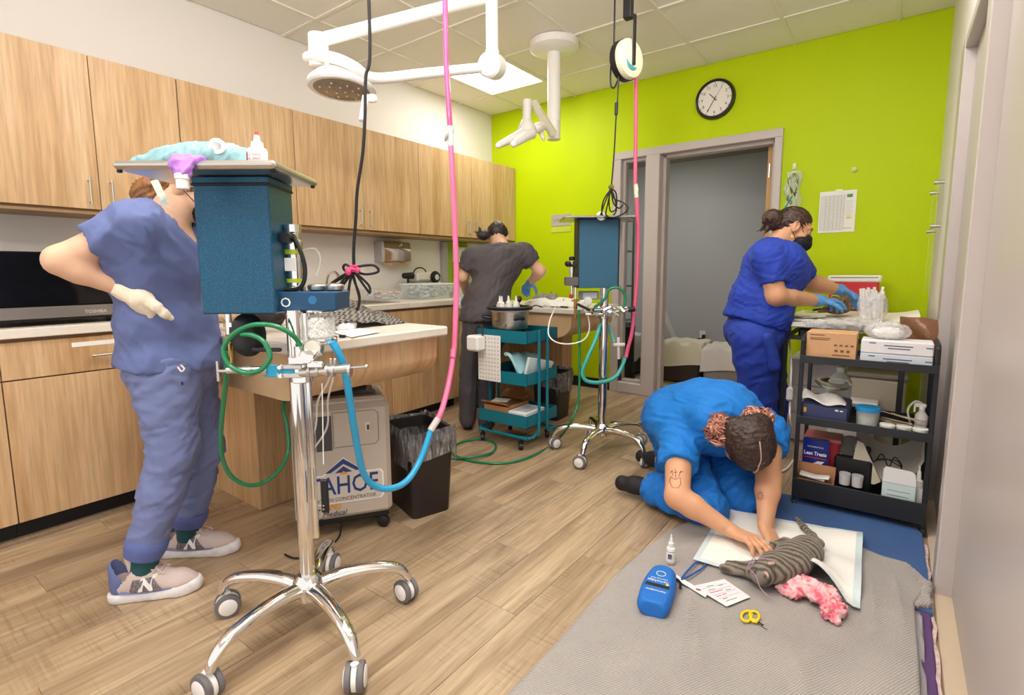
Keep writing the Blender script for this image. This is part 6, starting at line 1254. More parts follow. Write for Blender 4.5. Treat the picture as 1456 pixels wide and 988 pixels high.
cord('white_tube', 'short white tube curling up behind the small spray bottle', [(.10, 3.05, zm+.01), (.085, 3.06, zm+.08), (.11, 3.06, zm+.125), (.135, 3.05, zm+.12)], .005, M_white, 'tube')
# bottom bin
zb = .092
sh = thing('sharps_box', 'translucent red box standing at the left of the black cart bottom bin', 'box', (-.245, 3.06, zb)); part('box', MB().box((-.245, 3.06, zb+.13), (.145, .12, .25), .006), pbr('red_translucent', 'c92d3c', .3, alpha=.92), sh); part('lid', MB().box((-.245, 3.06, zb+.262), (.165, .14, .022), .005), pbr('pink_lid', 'd9737a', .35), sh)
tb_ = thing('treat_bag', 'navy treat bag with white and red lettering in the black cart bottom bin', 'bag', (-.262, 2.95, zb)); part('bag', MB().sheet(8, 8, lambda a, b: V(-.325+.115*a, 2.955-.012*math.sin(PI*a), zb+.105+.165*b), .03), pbr('navy_bag', '1d2c86', .3), tb_, 60)
part('lettering', text_mb('Lean Treats', .026, (-.268, 2.9405, zb+.200), (1, 0, 0), (0, 0, 1), bold=.0008, width=.098), M_white, tb_); part('lettering_small', text_mb('NUTRISENTIALS', .011, (-.268, 2.9405, zb+.234), (1, 0, 0), (0, 0, 1), width=.07), M_white, tb_)
part('red_line', MB().box((-.268, 2.941, zb+.178), (.10, .001, .004)), flat('d23a46', .4), tb_); part('dog_picture', MB().prism([(-.30, zb+.125), (-.25, zb+.135), (-.225, zb+.165), (-.255, zb+.163), (-.28, zb+.145)], 2.9402, 2.9412, 'y'), M_white, tb_)
ob = thing('open_carton', 'open low brown carton at the front left of the black cart bottom bin', 'box', (-.255, 2.905, zb)); part('box', MB().ab((-.338, 2.868, zb), (-.175, 2.94, zb+.006)).ab((-.338, 2.868, zb), (-.175, 2.871, zb+.085)).ab((-.338, 2.937, zb), (-.175, 2.94, zb+.150)).ab((-.338, 2.868, zb), (-.335, 2.94, zb+.12)).ab((-.178, 2.868, zb), (-.175, 2.94, zb+.11)), pbr('brown_carton', 'b98560', .65, var=.06, vs=20), ob); part('slot', MB().ab((-.32, 2.8672, zb+.064), (-.195, 2.8676, zb+.070)), flat('3a2416', .7), ob); part('packets', MB().box((-.27, 2.905, zb+.095), (.11, .05, .012), .003, R=Matrix.Rotation(.12, 3, 'Y')).box((-.23, 2.90, zb+.10), (.07, .05, .01), .003, R=Matrix.Rotation(-.15, 3, 'Y')), M_white, ob)
for k, x in enumerate((-.135, -.085)): single('clear_cup', MB().lathe([(.0, 0), (.022, 0), (.024, .055), (.022, .055), (.0, .05)], (x, 2.90, zb+.09), n=18), pbr('frosted_cup', 'cfcac8', .3), ['left clear cup', 'right clear cup'][k]+' of the pair standing in the bottom bin of the black cart', 'cup', (x, 2.9, zb+.09), 'clear cups in the bottom bin')
single('bin_divider', MB().box((-.11, 2.99, zb+.10), (.16, .06, .20), .01), M_black, 'dark box in the middle of the black cart bottom bin', 'box', (-.11, 2.99, zb))
sc_ = thing('baby_scale', 'beige curved scale tray with a black cable in the black cart bottom bin', 'scale', (.02, 3.07, zb)); part('tray', MB().sheet(14, 8, lambda a, b: V(-.10+.25*a, 3.0+.17*b, zb+.16+.13*b+.08*(2*a-1)**4-.05*math.sin(PI*a)), .012), pbr('beige_scale', 'cfc6b6', .4), sc_, 60)
part('side_panel', MB().prism([(-.125, zb+.10), (-.10, zb+.295), (-.075, zb+.285), (.005, zb+.11), (-.02, zb+.09)], 2.965, 2.985, 'y'), pbr('beige_panel', 'd8cdb4', .4), sc_); part('cable', MB().tube([(-.06, 2.98, zb+.27), (-.03, 2.97, zb+.20), (.0, 2.975, zb+.245), (.03, 2.97, zb+.19), (.05, 2.975, zb+.24), (.08, 2.97, zb+.2), (.02, 2.97, zb+.225), (-.02, 2.975, zb+.21), (.06, 2.97, zb+.225), (.085, 2.97, zb+.17)], .003, 6, sm=6).ell((-.055, 2.978, zb+.25), (.014, .014, .02), 8, 6), M_black, sc_); part('motor', MB().lathe([(.0, 0), (.05, 0), (.055, .006), (.055, .02), (.03, .025), (.0, .026)], (-.13, 3.05, zb+.235), (0, -1, .2), 24).lathe([(.018, .026), (.022, .03), (.0, .034)], (-.13, 3.05, zb+.235), (0, -1, .2), 18), flat('6a6660', .5), sc_)
wbx = thing('tissue_box', 'white and pale teal box with a raised flap in the black cart bottom bin', 'box', (.075, 2.905, zb)); part('box', MB().box((.072, 2.91, zb+.075), (.125, .07, .15), .003), pbr('pale_teal_card', 'd5e4e2', .5), wbx); part('flap', MB().prism([(.0105, zb+.15), (.1335, zb+.15), (.128, zb+.205), (.115, zb+.217), (.02, zb+.222), (.0105, zb+.21)], 2.873, 2.877, 'y'), flat('f1efec', .5), wbx); pr = MB()
for a, b_, z in ((.03, .115, .112), (.03, .11, .09), (.03, .09, .07), (.03, .1, .055)): pr.ab((a, 2.8744, zb+z), (b_, 2.8748, zb+z+.003))
part('printing', pr, flat('8a9698', .6), wbx, kind='stuff')
dropper('dropper_bottle', 'clear bottle with a white nozzle at the right of the bottom bin', (.142, 2.935, zb), .235, .027, 'f2efea', tipr=.006)
for o in [o for o in bpy.data.objects if o not in _before and o.parent is None]:      # the cart stands a little nearer than first measured
    o.scale = (.955,)*3; z = o.location.z; b0, b1 = (.678, .712) if z > .6 else (.378, .4205) if z > .3 else (.092, .0615)
    o.location = (o.location.x*.965-.004, o.location.y-.143, b1+(z-b0)*.955)
# ---------------------------------------------------------------- steel table by the lime wall
stt = thing('steel_table', 'folding steel table draped in white by the lime wall', 'table', (-.22, 3.75, 0)); TX0, TX1, TY0, TY1, TZ = -.56, .13, 3.30, 4.25, .845
part('tabletop', MB().ab((TX0, TY0, TZ-.035), (TX1, TY1, TZ), .005), M_metal, stt)
for x in (TX0+.06, TX1-.08):
    for y in (TY0+.05, TY1-.08): part('leg', MB().box((x, y, (TZ-.035)/2), (.026, .026, TZ-.035), .003), M_blk, stt)
part('crossbar', MB().ab((TX0+.06, TY0+.04, .735), (TX1-.08, TY0+.06, .76), .002).ab((TX0+.05, TY0+.05, .735), (TX0+.07, TY1-.08, .76), .002), M_blk, stt)
part('under_bracket', MB().box((TX0+.20, TY0+.09, .77), (.16, .06, .06), .01).cyl((TX0+.2, TY0+.04, .775), (TX0+.2, TY0+.06, .775), .02, n=14), M_black, stt)
single('table_drape', MB().sheet(20, 16, lambda a, b: V(TX0+.03+(TX1-TX0-.05)*a, TY0+.03+(TY1-TY0-.1)*b, TZ+.006+.010*math.sin(a*7+b*4)*math.sin(b*9)+(.05*max(0, (a-.72)/.28)*math.sin(PI*b))), .005), cloth_mat('cream_drape', 'f2e9d8', .4), 'white drape spread over the steel table', 'drape', (-.2, 3.7, TZ), smooth=60)
film('table_wrap', 'clear plastic wrap along the front edge of the steel table', (-.17, 3.305, TZ-.01), (.24, .03, .035), 12, 'wrap')
shb = thing('sharps_container', 'red sharps container with a white lid on the steel table against the lime wall', 'container', (-.22, 4.2, TZ)); part('tub', MB().box((-.235, 4.25, TZ+.115), (.28, .13, .20), .01), pbr('red_plastic', 'd2303c', .35), shb); part('lid', MB().box((-.235, 4.25, TZ+.228), (.305, .15, .045), .008), M_white, shb); part('lid_slot', MB().box((-.235, 4.174, TZ+.236), (.27, .002, .006)), flat('8d8a86', .5), shb)
sp_ = thing('syringe_bag', 'upright clear bag of wrapped syringes at the front of the steel table', 'bag', (-.10, 3.42, TZ)); part('bag', folds(sdf([ell((-.10, 3.42, TZ+.085), (.07, .045, .095), None, .01), cut((0, 0, TZ+.002), -U_), cut((0, 0, TZ+.165), U_)], .006), .004, 20, 2), M_film, sp_, 180)
sy = MB()
for k in range(30): a = V(-.10+r_.uniform(-.045, .045), 3.42+r_.uniform(-.025, .025), TZ+.005); e = a+V(r_.uniform(-.03, .03), r_.uniform(-.02, .02), r_.uniform(.13, .19)); sy.cyl(a, e, .007, n=7)
part('syringes', sy, M_white, sp_, kind='stuff')
km = thing('kitten', 'small brown tabby held under the gloved hands on the steel table', 'cat', tuple(at(1192, 440, 3.05))); kx = lambda u, v, f: A3(u, v, f)
part('body', folds(sdf([ell(kx(1190, 438, 3.1), (.075, .06, .035), axes(R_, F_, U_), .02), ell(kx(1199, 429, 3.08), (.036, .036, .032), None, .02), ell(kx(1207, 434, 3.06), (.02, .02, .016), None, .015), cap(kx(1196, 424, 3.08), kx(1194, 419, 3.08), .012, .004, .01), cap(kx(1204, 424, 3.1), kx(1204, 419, 3.1), .012, .004, .01), cap(kx(1180, 440, 3.05), kx(1165, 442, 3.0), .014, .009, .01)], .005), .003, 50, 2), pbr('brown_tabby', '7d6448', .9, var=.6, vs=35, bump=.6, bs=120), km, 180)
part('eye', MB().ell(kx(1201, 428, 3.045), (.005,)*3, 8, 6).ell(kx(1205, 428, 3.05), (.005,)*3, 8, 6), flat('2a2016', .2), km)
part('tail', MB().tube([kx(1178, 441, 3.08), kx(1166, 440, 3.05), kx(1156, 441, 3.05)], [.010, .006], 8, sm=4), pbr('brown_tabby_tail', '6b5238', .9, var=.5, vs=60), km)
single('yellow_wrap', MB().sheet(6, 4, lambda a, b: at(1181+14*a, 421+5*b-2*math.sin(a*4), 3.06+.03*b), .004), flat('e6c23a', .5), 'yellow wrap around the small tabby under the blue gloves', 'wrap', tuple(at(1187, 424, 3.05)))
for k, (u0, v0, u1, v1, lab) in enumerate(((1162, 456, 1150, 459, 'short blue pen near the left end of the steel table'), (1186, 463, 1216, 464, 'long blue pen lying along the front of the steel table'))): single('pen', MB().cyl(at(u0, v0, 2.93), at(u1, v1, 2.93), .006, n=8), flat('1f6fb4', .4), lab, 'pen', tuple(at(u0, v0, 2.93)))
single('dark_comb', MB().box((-.47, 3.37, TZ+.016), (.10, .014, .006), .002), flat('4a4038', .5), 'dark flat comb near the left corner of the steel table', 'comb', (-.47, 3.37, TZ+.013))
single('folded_form', MB().sheet(6, 5, lambda a, b: V(-.43+.12*a, 3.36+.12*b, TZ+.018+.015*a*a), .002), pbr('green_form', 'c9d3c2', .6), 'pale green folded paper between the drape and the royal blue scrubs', 'paper', (-.4, 3.4, TZ+.016))
# below and behind the table
lb = thing('drawer_cabinet', 'pale grey storage drawers under the left end of the steel table', 'drawers', (-.36, 3.95, 0)); part('carcass', MB().box((-.39, 3.98, .28), (.30, .34, .56), .008), pbr('pale_grey_laminate', 'd8d5d4', .45), lb)
for z in (.10, .285, .47): d_ = part('drawer', MB().box((-.39, 3.805, z), (.28, .012, .172), .003), flat('dedad8', .4), lb); part('pull', MB().box((-.39, 3.795, z+.06), (.08, .012, .012), .003), flat('b9b4b0', .4), d_)
pst = thing('cable_switch', 'white inline switch hanging on a white cable below the steel table', 'switch', tuple(at(1123, 560, 2.95))); part('cable', MB().tube([at(1122, 478, 3.1), at(1125, 520, 3.0), at(1124, 545, 2.95), at(1123, 575, 2.95), at(1124, 600, 2.93), ath(1132, 640, .01), ath(1120, 665, .01), ath(1100, 672, .01)], .0055, 8, sm=6), M_white, pst); part('switch', MB().box(at(1123, 560, 2.94), (.04, .028, .085), .012, rz=yaw), pbr('white_switch', 'e9e5e2', .35), pst)
tt_ = thing('storage_tote', 'beige storage tote behind the middle shelf of the black cart', 'tote', (-.03, 3.65, 0)); part('tub', MB().box((-.06, 3.7, .26), (.28, .30, .52), .02), pbr('beige_tote', 'b5aa98', .5), tt_); part('lid', MB().box((-.06, 3.7, .53), (.30, .32, .03), .01), flat('8f8474', .5), tt_)
tt2 = thing('white_crate', 'white crate on the floor between the drawers and the beige tote', 'crate', (-.17, 3.48, 0)); part('tub', MB().box((-.16, 3.52, .19), (.22, .16, .38), .012), pbr('white_crate_plastic', 'cfcac6', .4), tt2); part('rim', MB().box((-.16, 3.52, .385), (.24, .18, .02), .006), M_white, tt2)
# ---------------------------------------------------------------- mats and the things on the floor in front
single('purple_mat', MB().ab((.085, .8, .0), (.160, 2.5, .02), .004), pbr('purple_foam', '5c3f6e', .7, bump=.3, bs=200), 'purple foam mat edge showing along the right wall', 'mat', (.12, 1.65, 0))
single('mat_fringe', MB().sheet(60, 2, lambda a, b: V(.160+.010*b+.003*math.sin(a*60), .85+1.75*a, .012+.004*math.sin(a*90+b)), .003), pbr('pink_fringe', 'cbb0ae', .8, var=.3, vs=40), 'frayed pale pink strip between the purple mat and the right wall', 'trim', (.165, 1.7, .01))
def blue_fn(a, b): y = 2.05+.72*b-.03*a*b; x0, x1 = -.46, .165-.01*b; return V(x0+(x1-x0)*a, y+.03*math.sin(a*3), .024+.004*math.sin(a*11+b*6)*math.sin(b*7))
single('blue_blanket', MB().sheet(30, 16, blue_fn, .02), cloth_mat('denim_blue_blanket', '3a5b8e', .6), 'denim blue blanket under the grey one, in front of the black cart', 'blanket', (-.15, 2.4, .005), smooth=60)
def knit_mat():
    t = NT('grey_knit'); v = t.coord((1, 1, 1), rot=(0, 0, .5)); w1 = t.n('ShaderNodeTexWave', wave_type='BANDS', i_Scale=48., i_Distortion=2., i_Detail=1.); t.l(v, w1.inputs['Vector'])
    n_ = t.noise(t.coord(), 5, 4, .6); b_ = t.noise(t.coord((1, 3, 1)), 120, 2)
    c = t.ramp(n_, [(.3, '8f8883'), (.7, 'a49d97')]); c = t.mix(.4, c, t.ramp(w1.outputs['Fac'], [(.2, '8d8681'), (.8, 'c3bcb7')])); t.base(t.mix(1., c, t.ramp(b_, [(.3, (.86, .86, .86, 1)), (.7, (1.05, 1.05, 1.05, 1))]), 'MULTIPLY')); t.set(Roughness=.95, Sheen_Weight=.2); t.bump(w1.outputs['Fac'], .25, .002); return t.m
LB = [(-.765, .80), (-.76, 1.2), (-.77, 1.7), (-.74, 2.05), (-.68, 2.24), (-.60, 2.36)]; RB = [(.115, .80), (.118, 1.2), (.118, 1.7), (.115, 2.06), (.150, 2.2), (.10, 2.36)]
def blk_fn(a, b):
    q = b*5; i = min(4, int(q)); t = q-i; L = V(*LB[i]).lerp(V(*LB[i+1]), t); R = V(*RB[i]).lerp(V(*RB[i+1]), t); p = L.lerp(R, a)
    fr = math.sin((p.x*7.5+p.y*3.2)*2.1+1.5*math.sin(p.y*4)); z = .034+.0035*fr+.005*max(0, math.sin((p.x*16-p.y*4.5)+2*math.sin(p.y*3)))**6*(1 if p.y < 1.75 else .4)+.018*math.exp(-((p.x-.08)/.09)**2)*max(0, math.sin((p.y-1.0)*2.2))+.010*math.exp(-((p.x-.02)/.05)**2)*math.sin(p.y*13)
    for (x0, y0, x1, y1, wd, am) in ((-.52, 1.74, -.36, 1.36, .007, .011), (-.49, 1.66, -.40, 1.30, .006, .009), (-.40, 1.72, -.33, 1.42, .006, .007), (-.62, 1.95, -.50, 2.25, .009, .008), (-.56, 2.0, -.44, 2.28, .008, .007), (-.20, 1.66, -.06, 1.28, .014, .007), (-.02, 2.28, .02, 1.75, .018, .012), (.06, 2.25, .09, 1.85, .012, .010)):
        dx, dy = x1-x0, y1-y0; l2 = dx*dx+dy*dy; tt = ((p.x-x0)*dx+(p.y-y0)*dy)/l2; ds = ((p.x-x0)*dy-(p.y-y0)*dx)/math.sqrt(l2); z += am*math.exp(-(ds/wd)**2)*math.exp(-((tt-.5)/.42)**4)
    if a < .02: z = .008
    return V(p.x, p.y+.05*math.sin(PI*a)*max(0, b-.9)*10*.9, z)
M_knit = knit_mat(); single('grey_blanket', MB().sheet(110, 100, blk_fn, .012), M_knit, 'grey knitted blanket spread on the floor at the lower right', 'blanket', (-.3, 1.6, .01), smooth=180)
blob('blanket_fold', [cap((.145, 2.10, .030), (.150, 2.22, .030), .016, .018, .02), cap((.150, 2.22, .030), (.10, 2.345, .026), .018, .010, .02), cap((.12, 2.07, .030), (.145, 2.10, .030), .012, .016, .02)], M_knit, 'folded hem at the far right corner of the grey blanket', 'blanket', (.14, 2.2, .02), .005, .003, 16)
single('clear_sheet', MB().sheet(40, 3, lambda a, b: V(.108+.028*b, .82+1.22*a, .024+.006*math.sin(a*50+b*4)*b+.004*math.sin(a*23)), .002), pbr('silver_film', 'b9b4b6', .15, alpha=.75), 'crinkled silver plastic strip between the grey blanket and the purple mat', 'sheet', (.12, 1.4, .02), smooth=180)
# absorbent pad
pp = [V(-.550, 1.880, 0), V(-.025, 1.895, 0), V(-.045, 2.47, 0), V(-.57, 2.40, 0)]
def pad_fn(s, lift):
    def f(a, b):
        a, b = .5+(a-.5)*s, .5+(b-.5)*s; p = pp[0]*(1-a)*(1-b)+pp[1]*a*(1-b)+pp[2]*a*b+pp[3]*(1-a)*b
        g = max(0, min(1, (a-.42)/.52)); z = .049+lift+.075*math.sin(PI*g)**1.0*max(0, 1-b*1.7)+.022*max(0, a-.75)*4*(.35+.65*abs(math.sin(b*4.5+.6)))*(1 if b > .12 else .3)+.006*math.sin(a*9+b*14)*a+.005*math.sin(b*20-a*3)*max(0, a-.3); p.y += .10*math.sin(PI*g)*max(0, 1-b*2.2); return V(p.x, p.y, z)
    return f
pdt = thing('absorbent_pad', 'white absorbent pad spread under the grey tabby kitten', 'pad', (-.3, 2.15, .04))
part('backing', MB().sheet(28, 28, pad_fn(1., 0), .0012), pbr('pad_film', 'd9e6ea', .3, alpha=.92), pdt, 60); part('absorbent_core', MB().sheet(28, 28, pad_fn(.92, .0015), .003), pbr('pad_core', 'f4f1ea', .8, bump=.4, bs=160), pdt, 60)
# kitten on its side
kt = thing('kitten', 'grey tabby kitten lying on its side on the white pad', 'cat', (-.26, 2.05, .05))
def tabby(name):
    t = NT(name); v = t.coord((1, 1, 1)); w1 = t.n('ShaderNodeTexWave', wave_type='BANDS', bands_direction='Y', i_Scale=14., i_Distortion=3.2, i_Detail=3., i_Detail_Scale=1.6); t.l(v, w1.inputs['Vector'])
    n_ = t.noise(v, 420, 3, .7); c = t.ramp(w1.outputs['Fac'], [(.10, '4f463d'), (.35, '74685b'), (.7, '887b6c'), (.95, '93877a')]); t.base(t.mix(1., c, t.ramp(n_, [(.3, (.6, .6, .6, 1)), (.7, (1.15, 1.15, 1.15, 1))]), 'MULTIPLY')); t.set(Roughness=.9, Sheen_Weight=.2); t.bump(n_, .4, .002); return t.m
M_tab = tabby('grey_tabby_fur'); hc = np.array((-.308, 1.90, .092))
kp = [ell((-.205, 2.15, .095), (.058, .075, .050), None, .03), ell((-.235, 2.06, .098), (.062, .09, .050), axes((1, .25, 0), (-.25, 1, 0), (0, 0, 1)), .03), ell((-.275, 1.97, .093), (.055, .07, .047), axes((1, .4, 0), (-.4, 1, 0), (0, 0, 1)), .03), cap((-.285, 1.95, .092), hc, .042, .036, .02)]
kp += [ell(hc, (.040, .042, .037), None, .015), ell(hc+np.array((-.030, -.006, -.002)), (.022, .018, .017), None, .012), ell(hc+np.array((-.022, -.022, .006)), (.014, .014, .012), None, .01)]
for e, tp in (((.012, -.030, .018), (.030, -.058, .022)), ((.022, .012, .030), (.040, .0, .052))): kp.append(cap(hc+np.array(e), hc+np.array(tp), .016, .004, .008))
kp += chain([(-.30, 1.965, .085), (-.345, 1.955, .078), (-.40, 1.945, .066), (-.425, 1.94, .064)], [.024, .018, .014, .015], .012)+chain([(-.295, 1.94, .072), (-.345, 1.925, .064), (-.41, 1.915, .060), (-.438, 1.912, .060)], [.022, .017, .013, .0145], .012)
kp += chain([(-.21, 2.17, .08), (-.28, 2.20, .074), (-.33, 2.16, .066), (-.375, 2.17, .062)], [.032, .022, .013, .012], .015)
kp += [cut((0, 0, .046), -U_)]
part('body', folds(relax(sdf(kp, .0042), 1), .0008, 60, 2), M_tab, kt, 180)
part('tail', folds(relax(sdf(chain([(-.185, 2.20, .085), (-.175, 2.27, .078), (-.205, 2.345, .068), (-.245, 2.42, .062), (-.285, 2.50, .060)], [.019, .016, .0135, .0115, .007], .012), .0035), 1), .001, 90, 3), M_tab, kt, 180)
for e in ((-.018, -.040, .014), (-.026, .012, .034)): part('eye', MB().ell(hc+np.array(e)*.92, (.0062,)*3, 10, 7), flat('33382a', .15), kt, 180)
part('nose', MB().ell(hc+np.array((-.051, -.008, .002)), (.005, .005, .004), 8, 6), flat('9b6a66', .4), kt, 180)
for e, tp in (((.018, -.038, .024), (.030, -.055, .026)), ((.022, .006, .038), (.038, -.002, .052))): part('inner_ear', MB().cyl(hc+np.array(e), hc+np.array(tp), .0085, .002, 8), pbr('pink_ear', 'c79a90', .6), kt, 60)
single('purple_tie', MB().tube([hc+np.array(p) for p in ((.03, .03, .036), (.0, .02, .045), (-.03, .005, .030), (-.042, -.015, .018), (-.03, -.035, .018), (-.01, -.05, .012), (.012, -.066, -.02), (.06, -.075, -.042))], .0017, 6, sm=5).tube([hc+np.array(p) for p in ((-.042, -.012, .02), (-.035, .02, .032), (-.022, .0, .044), (-.03, -.02, .03))], .0015, 6, sm=4), pbr('mauve_tie', 'a78aa6', .6), 'thin mauve tie looped over the kitten’s muzzle', 'tie', tuple(hc))
single('gauze_collar', MB().tube([hc+np.array((.028*1+.030*math.cos(q), .034+.012*math.cos(q), .0+.040*math.sin(q))) for q in np.linspace(-.3, 3.3, 14)], .0022, 6), M_white, 'white gauze loop behind the kitten’s head', 'gauze', tuple(hc+np.array((.03, .03, .03))))
vb_ = thing('vial', 'small foil capped vial held in the kneeling woman’s fingers over the kitten', 'vial', tuple(at(1088, 778, 1.93))); part('vial', MB().cyl(at(1086, 783, 1.92), at(1089, 772, 1.90), .013, n=16), pbr('foil_cap', 'd6dadd', .25, .6), vb_); part('cap', MB().cyl(at(1089, 772, 1.90), at(1089.5, 770, 1.897), .0125, .011, 16), M_metal, vb_)
single('forceps', MB().cyl(at(1072, 775, 1.93), at(1091, 790, 1.90), .003, .002, 8).cyl(at(1073, 772, 1.93), at(1091, 789, 1.90), .003, .002, 8), M_metal, 'thin steel forceps between the kneeling woman’s hands', 'forceps', tuple(at(1082, 782, 1.92)))
for o in [kt]+[o for o in bpy.data.objects if o.name.split('.')[0] in ('purple_tie', 'gauze_collar')]: o.location.y -= .045
# pink towel under the pad
def pinkm():
    t = NT('pink_tie_dye'); n_ = t.noise(t.coord(), 13, 4, .6, 1.); t.base(t.ramp(n_, [(.32, 'f6d9d2'), (.46, 'f2b4b8'), (.56, 'e0566f'), (.66, 'f6e7da'), (.8, 'd9c9a2')])); t.set(Roughness=.85); t.bump(t.noise(t.coord(), 60, 3), .5, .004); return t.m
blob('pink_towel', [ell((-.215, 1.915, .062), (.065, .045, .024), None, .02), ell((-.14, 1.90, .062), (.055, .05, .028), None, .02), ell((-.095, 1.845, .055), (.038, .042, .022), None, .02), cap((-.25, 1.875, .05), (-.20, 1.86, .048), .016, .016, .02), cap((-.11, 1.82, .05), (-.085, 1.80, .046), .018, .012, .02), cut((0, 0, .041), -U_)], pinkm(), 'pink tie dyed cloth crumpled under the edge of the white pad', 'cloth', (-.16, 1.88, .04), .0045, .009, 26, 4)
# bottle, pouch, card, leash, scissors
fb = dropper('dropper_bottle', 'small white dropper bottle standing on the grey blanket', (-.618, 1.830, .036), .112, .0165, 'f4f1ec', tipr=.005)
dl = (V(0, 0, 1.13)-V(-.618, 1.83, 1.13)).normalized(); rl = V(0, 0, 1).cross(-dl)*-1; rl = V(-dl.y, dl.x, 0)
for k, (c, z) in enumerate((('2f4fa8', .036), ('b53a4a', .030), ('2f8f5a', .024))): part('label_band', MB().box(V(-.618, 1.83, .036+z)+dl*.0158-rl*.003, (.004, .014, .0065), .0005, rz=math.atan2(dl.y, dl.x)), flat(c, .5), fb)
part('label_ring', MB().lathe([(.0166, .046), (.0169, .047), (.0166, .048)], (-.618, 1.83, .036), n=20).lathe([(.0166, .004), (.0169, .005), (.0166, .006)], (-.618, 1.83, .036), n=20), flat('8a2f4a', .5), fb)
pa, pb2 = V(-.600, 1.715, 0), V(-.555, 1.478, 0); ya = (pa-pb2).normalized(); xa = V(ya.y, -ya.x, 0); PM = Matrix(((xa.x, ya.x, 0, pb2.x), (xa.y, ya.y, 0, pb2.y), (0, 0, 1, .036), (0, 0, 0, 1)))
po = thing('zip_pouch', 'bright blue padded zip pouch with white lettering on the grey blanket', 'pouch', (-.58, 1.6, .036)); PW = lambda x, y, z: N3(PM @ V(x, y, z)); M_pch = pbr('blue_neoprene', '1d6cc2', .6, bump=.2, bs=260)
part('pouch', relax(sdf([ell(PW(0, .12, .03), (.05, .12, .032), axes(N3(xa), N3(ya), U_), .02)]+[cap(PW(x, .03, .028), PW(x*.82, .215, .024), .027, .022, .03) for x in (-.022, 0, .022)]+[cut(PW(0, 0, .0), -U_), cut(PW(0, .004, 0), -N3(ya)), cut(PW(0, 0, .056), U_)], .005), 1), M_pch, po, 70)
tx, ty = -xa, -ya
part('zip', MB().box(PM @ V(0, .098, .0555), (.078, .020, .005), .002, rz=math.atan2(xa.y, xa.x)), M_black, po)
part('ring_mark', MB().tube([PM @ V(.015*math.cos(q), .172+.015*math.sin(q), .0565) for q in np.linspace(0, 6.28, 25)[:-1]], .0015, 5, closed=True), flat('d6e2b8', .4), po)
part('lettering', text_mb('ThermoAdapt', .018, PM @ V(0, .124, .0567), tx, ty, width=.072), M_white, po); part('lettering_small', text_mb('Veterinary Field', .009, PM @ V(0, .140, .0567), tx, ty, width=.055), M_white, po)
part('lettering_front', text_mb('thermoadapter', .012, PM @ V(0, .068, .0567), tx, ty, width=.066), M_white, po); part('yellow_mark', MB().ell(PM @ V(-.030, .112, .0565), (.006, .006, .002), 8, 5) if False else MB().ell(PM @ V(.030, .112, .0565), (.006, .006, .002), 8, 5), flat('e3c93a', .5), po)
part('zip_tab', MB().tube([PM @ V(.045, .215, .025), PM @ V(.06, .205, .02), PM @ V(.063, .185, .012)], .005, 6, sm=3), M_black, po)
cd = thing('id_card', 'pink ruled card with green and red handwriting on the grey blanket', 'card', (-.41, 1.765, .038)); q4 = [ath(985, 833, .042), ath(1033, 862, .042), ath(1067, 850, .042), ath(1030, 823, .042)]
cp = lambda a, b, z=0: q4[0]*(1-a)*(1-b)+q4[1]*a*(1-b)+q4[2]*a*b+q4[3]*(1-a)*b+V(0, 0, .004*a*b+z)
part('card', MB().sheet(6, 6, lambda a, b: cp(a, b), .0008), pbr('pale_pink_card', 'f3e3e6', .6), cd)
for c, L in (('d84a6a', ((.42, .12, .55), (.6, .15, .3), (.6, .36, .5), (.75, .2, .36))), ('3fa892', ((.15, .3, .5), (.3, .2, .4), (.48, .62, .78), (.85, .2, .6), (.22, .6, .75))), ('8f6aa0', ((.2, .1, .9), (.36, .1, .9), (.54, .1, .9), (.7, .1, .9)))):
    b_ = MB()
    for y, x0, x1 in L: b_.tube([cp(y, x0, .0006), cp(y+.01, x1, .0006)], .0012 if c != '8f6aa0' else .0004, 5)
    part('handwriting', b_, flat(c, .6), cd, kind='stuff')
ls_ = thing('slip_leash', 'blue cord loop tied to a white paper band on the grey blanket', 'leash', (-.53, 1.82, .038)); part('loop', MB().tube([ath(u, v, .044) for u, v in ((969, 822), (977, 812), (988, 801), (998, 797), (1003, 800), (1000, 806), (990, 813), (978, 820), (969, 824))], .0034, 8, sm=5), pbr('blue_cord', '2a5aa8', .5), ls_, 70)
part('paper_band', MB().sheet(8, 2, lambda a, b: ath(959+44*a+3*b, 822+27*a-5*b, .043), .0008), M_white, ls_); part('red_print', MB().box(ath(993, 838, .045), (.016, .008, .0008), rz=.2), flat('b0555a', .5), ls_)
sx = thing('scissors', 'yellow handled scissors on the grey blanket', 'scissors', (-.29, 1.665, .038)); hz = .043
for k, L in enumerate((((1054, 876), (1058, 870), (1066, 869), (1069, 875), (1064, 883), (1057, 882)), ((1066, 872), (1072, 869), (1078, 872), (1079, 879), (1073, 884), (1068, 880)))): part('finger_loop', MB().tube([ath(u, v, hz+.002*k) for u, v in L], .0042, 8, closed=True, sm=4), pbr('yellow_plastic', 'f0cf1c', .35), sx, 70)
part('shank', MB().tube([ath(1067, 880, hz), ath(1076, 884, hz)], .0055, 8).tube([ath(1073, 882, hz+.002), ath(1077, 885, hz)], .005, 8), pbr('yellow_shank', 'f0cf1c', .35), sx)
part('blade', MB().tube([ath(1076, 884, hz), ath(1084, 888, hz), ath(1091, 893, hz)], [.0042, .0036, .0015], 8, flat=.5), flat('3a3a3e', .3, .6), sx); part('tip', MB().tube([ath(1086, 889.5, hz+.001), ath(1092, 893.5, hz+.001)], [.0036, .0015], 8, flat=.5), M_metal, sx)
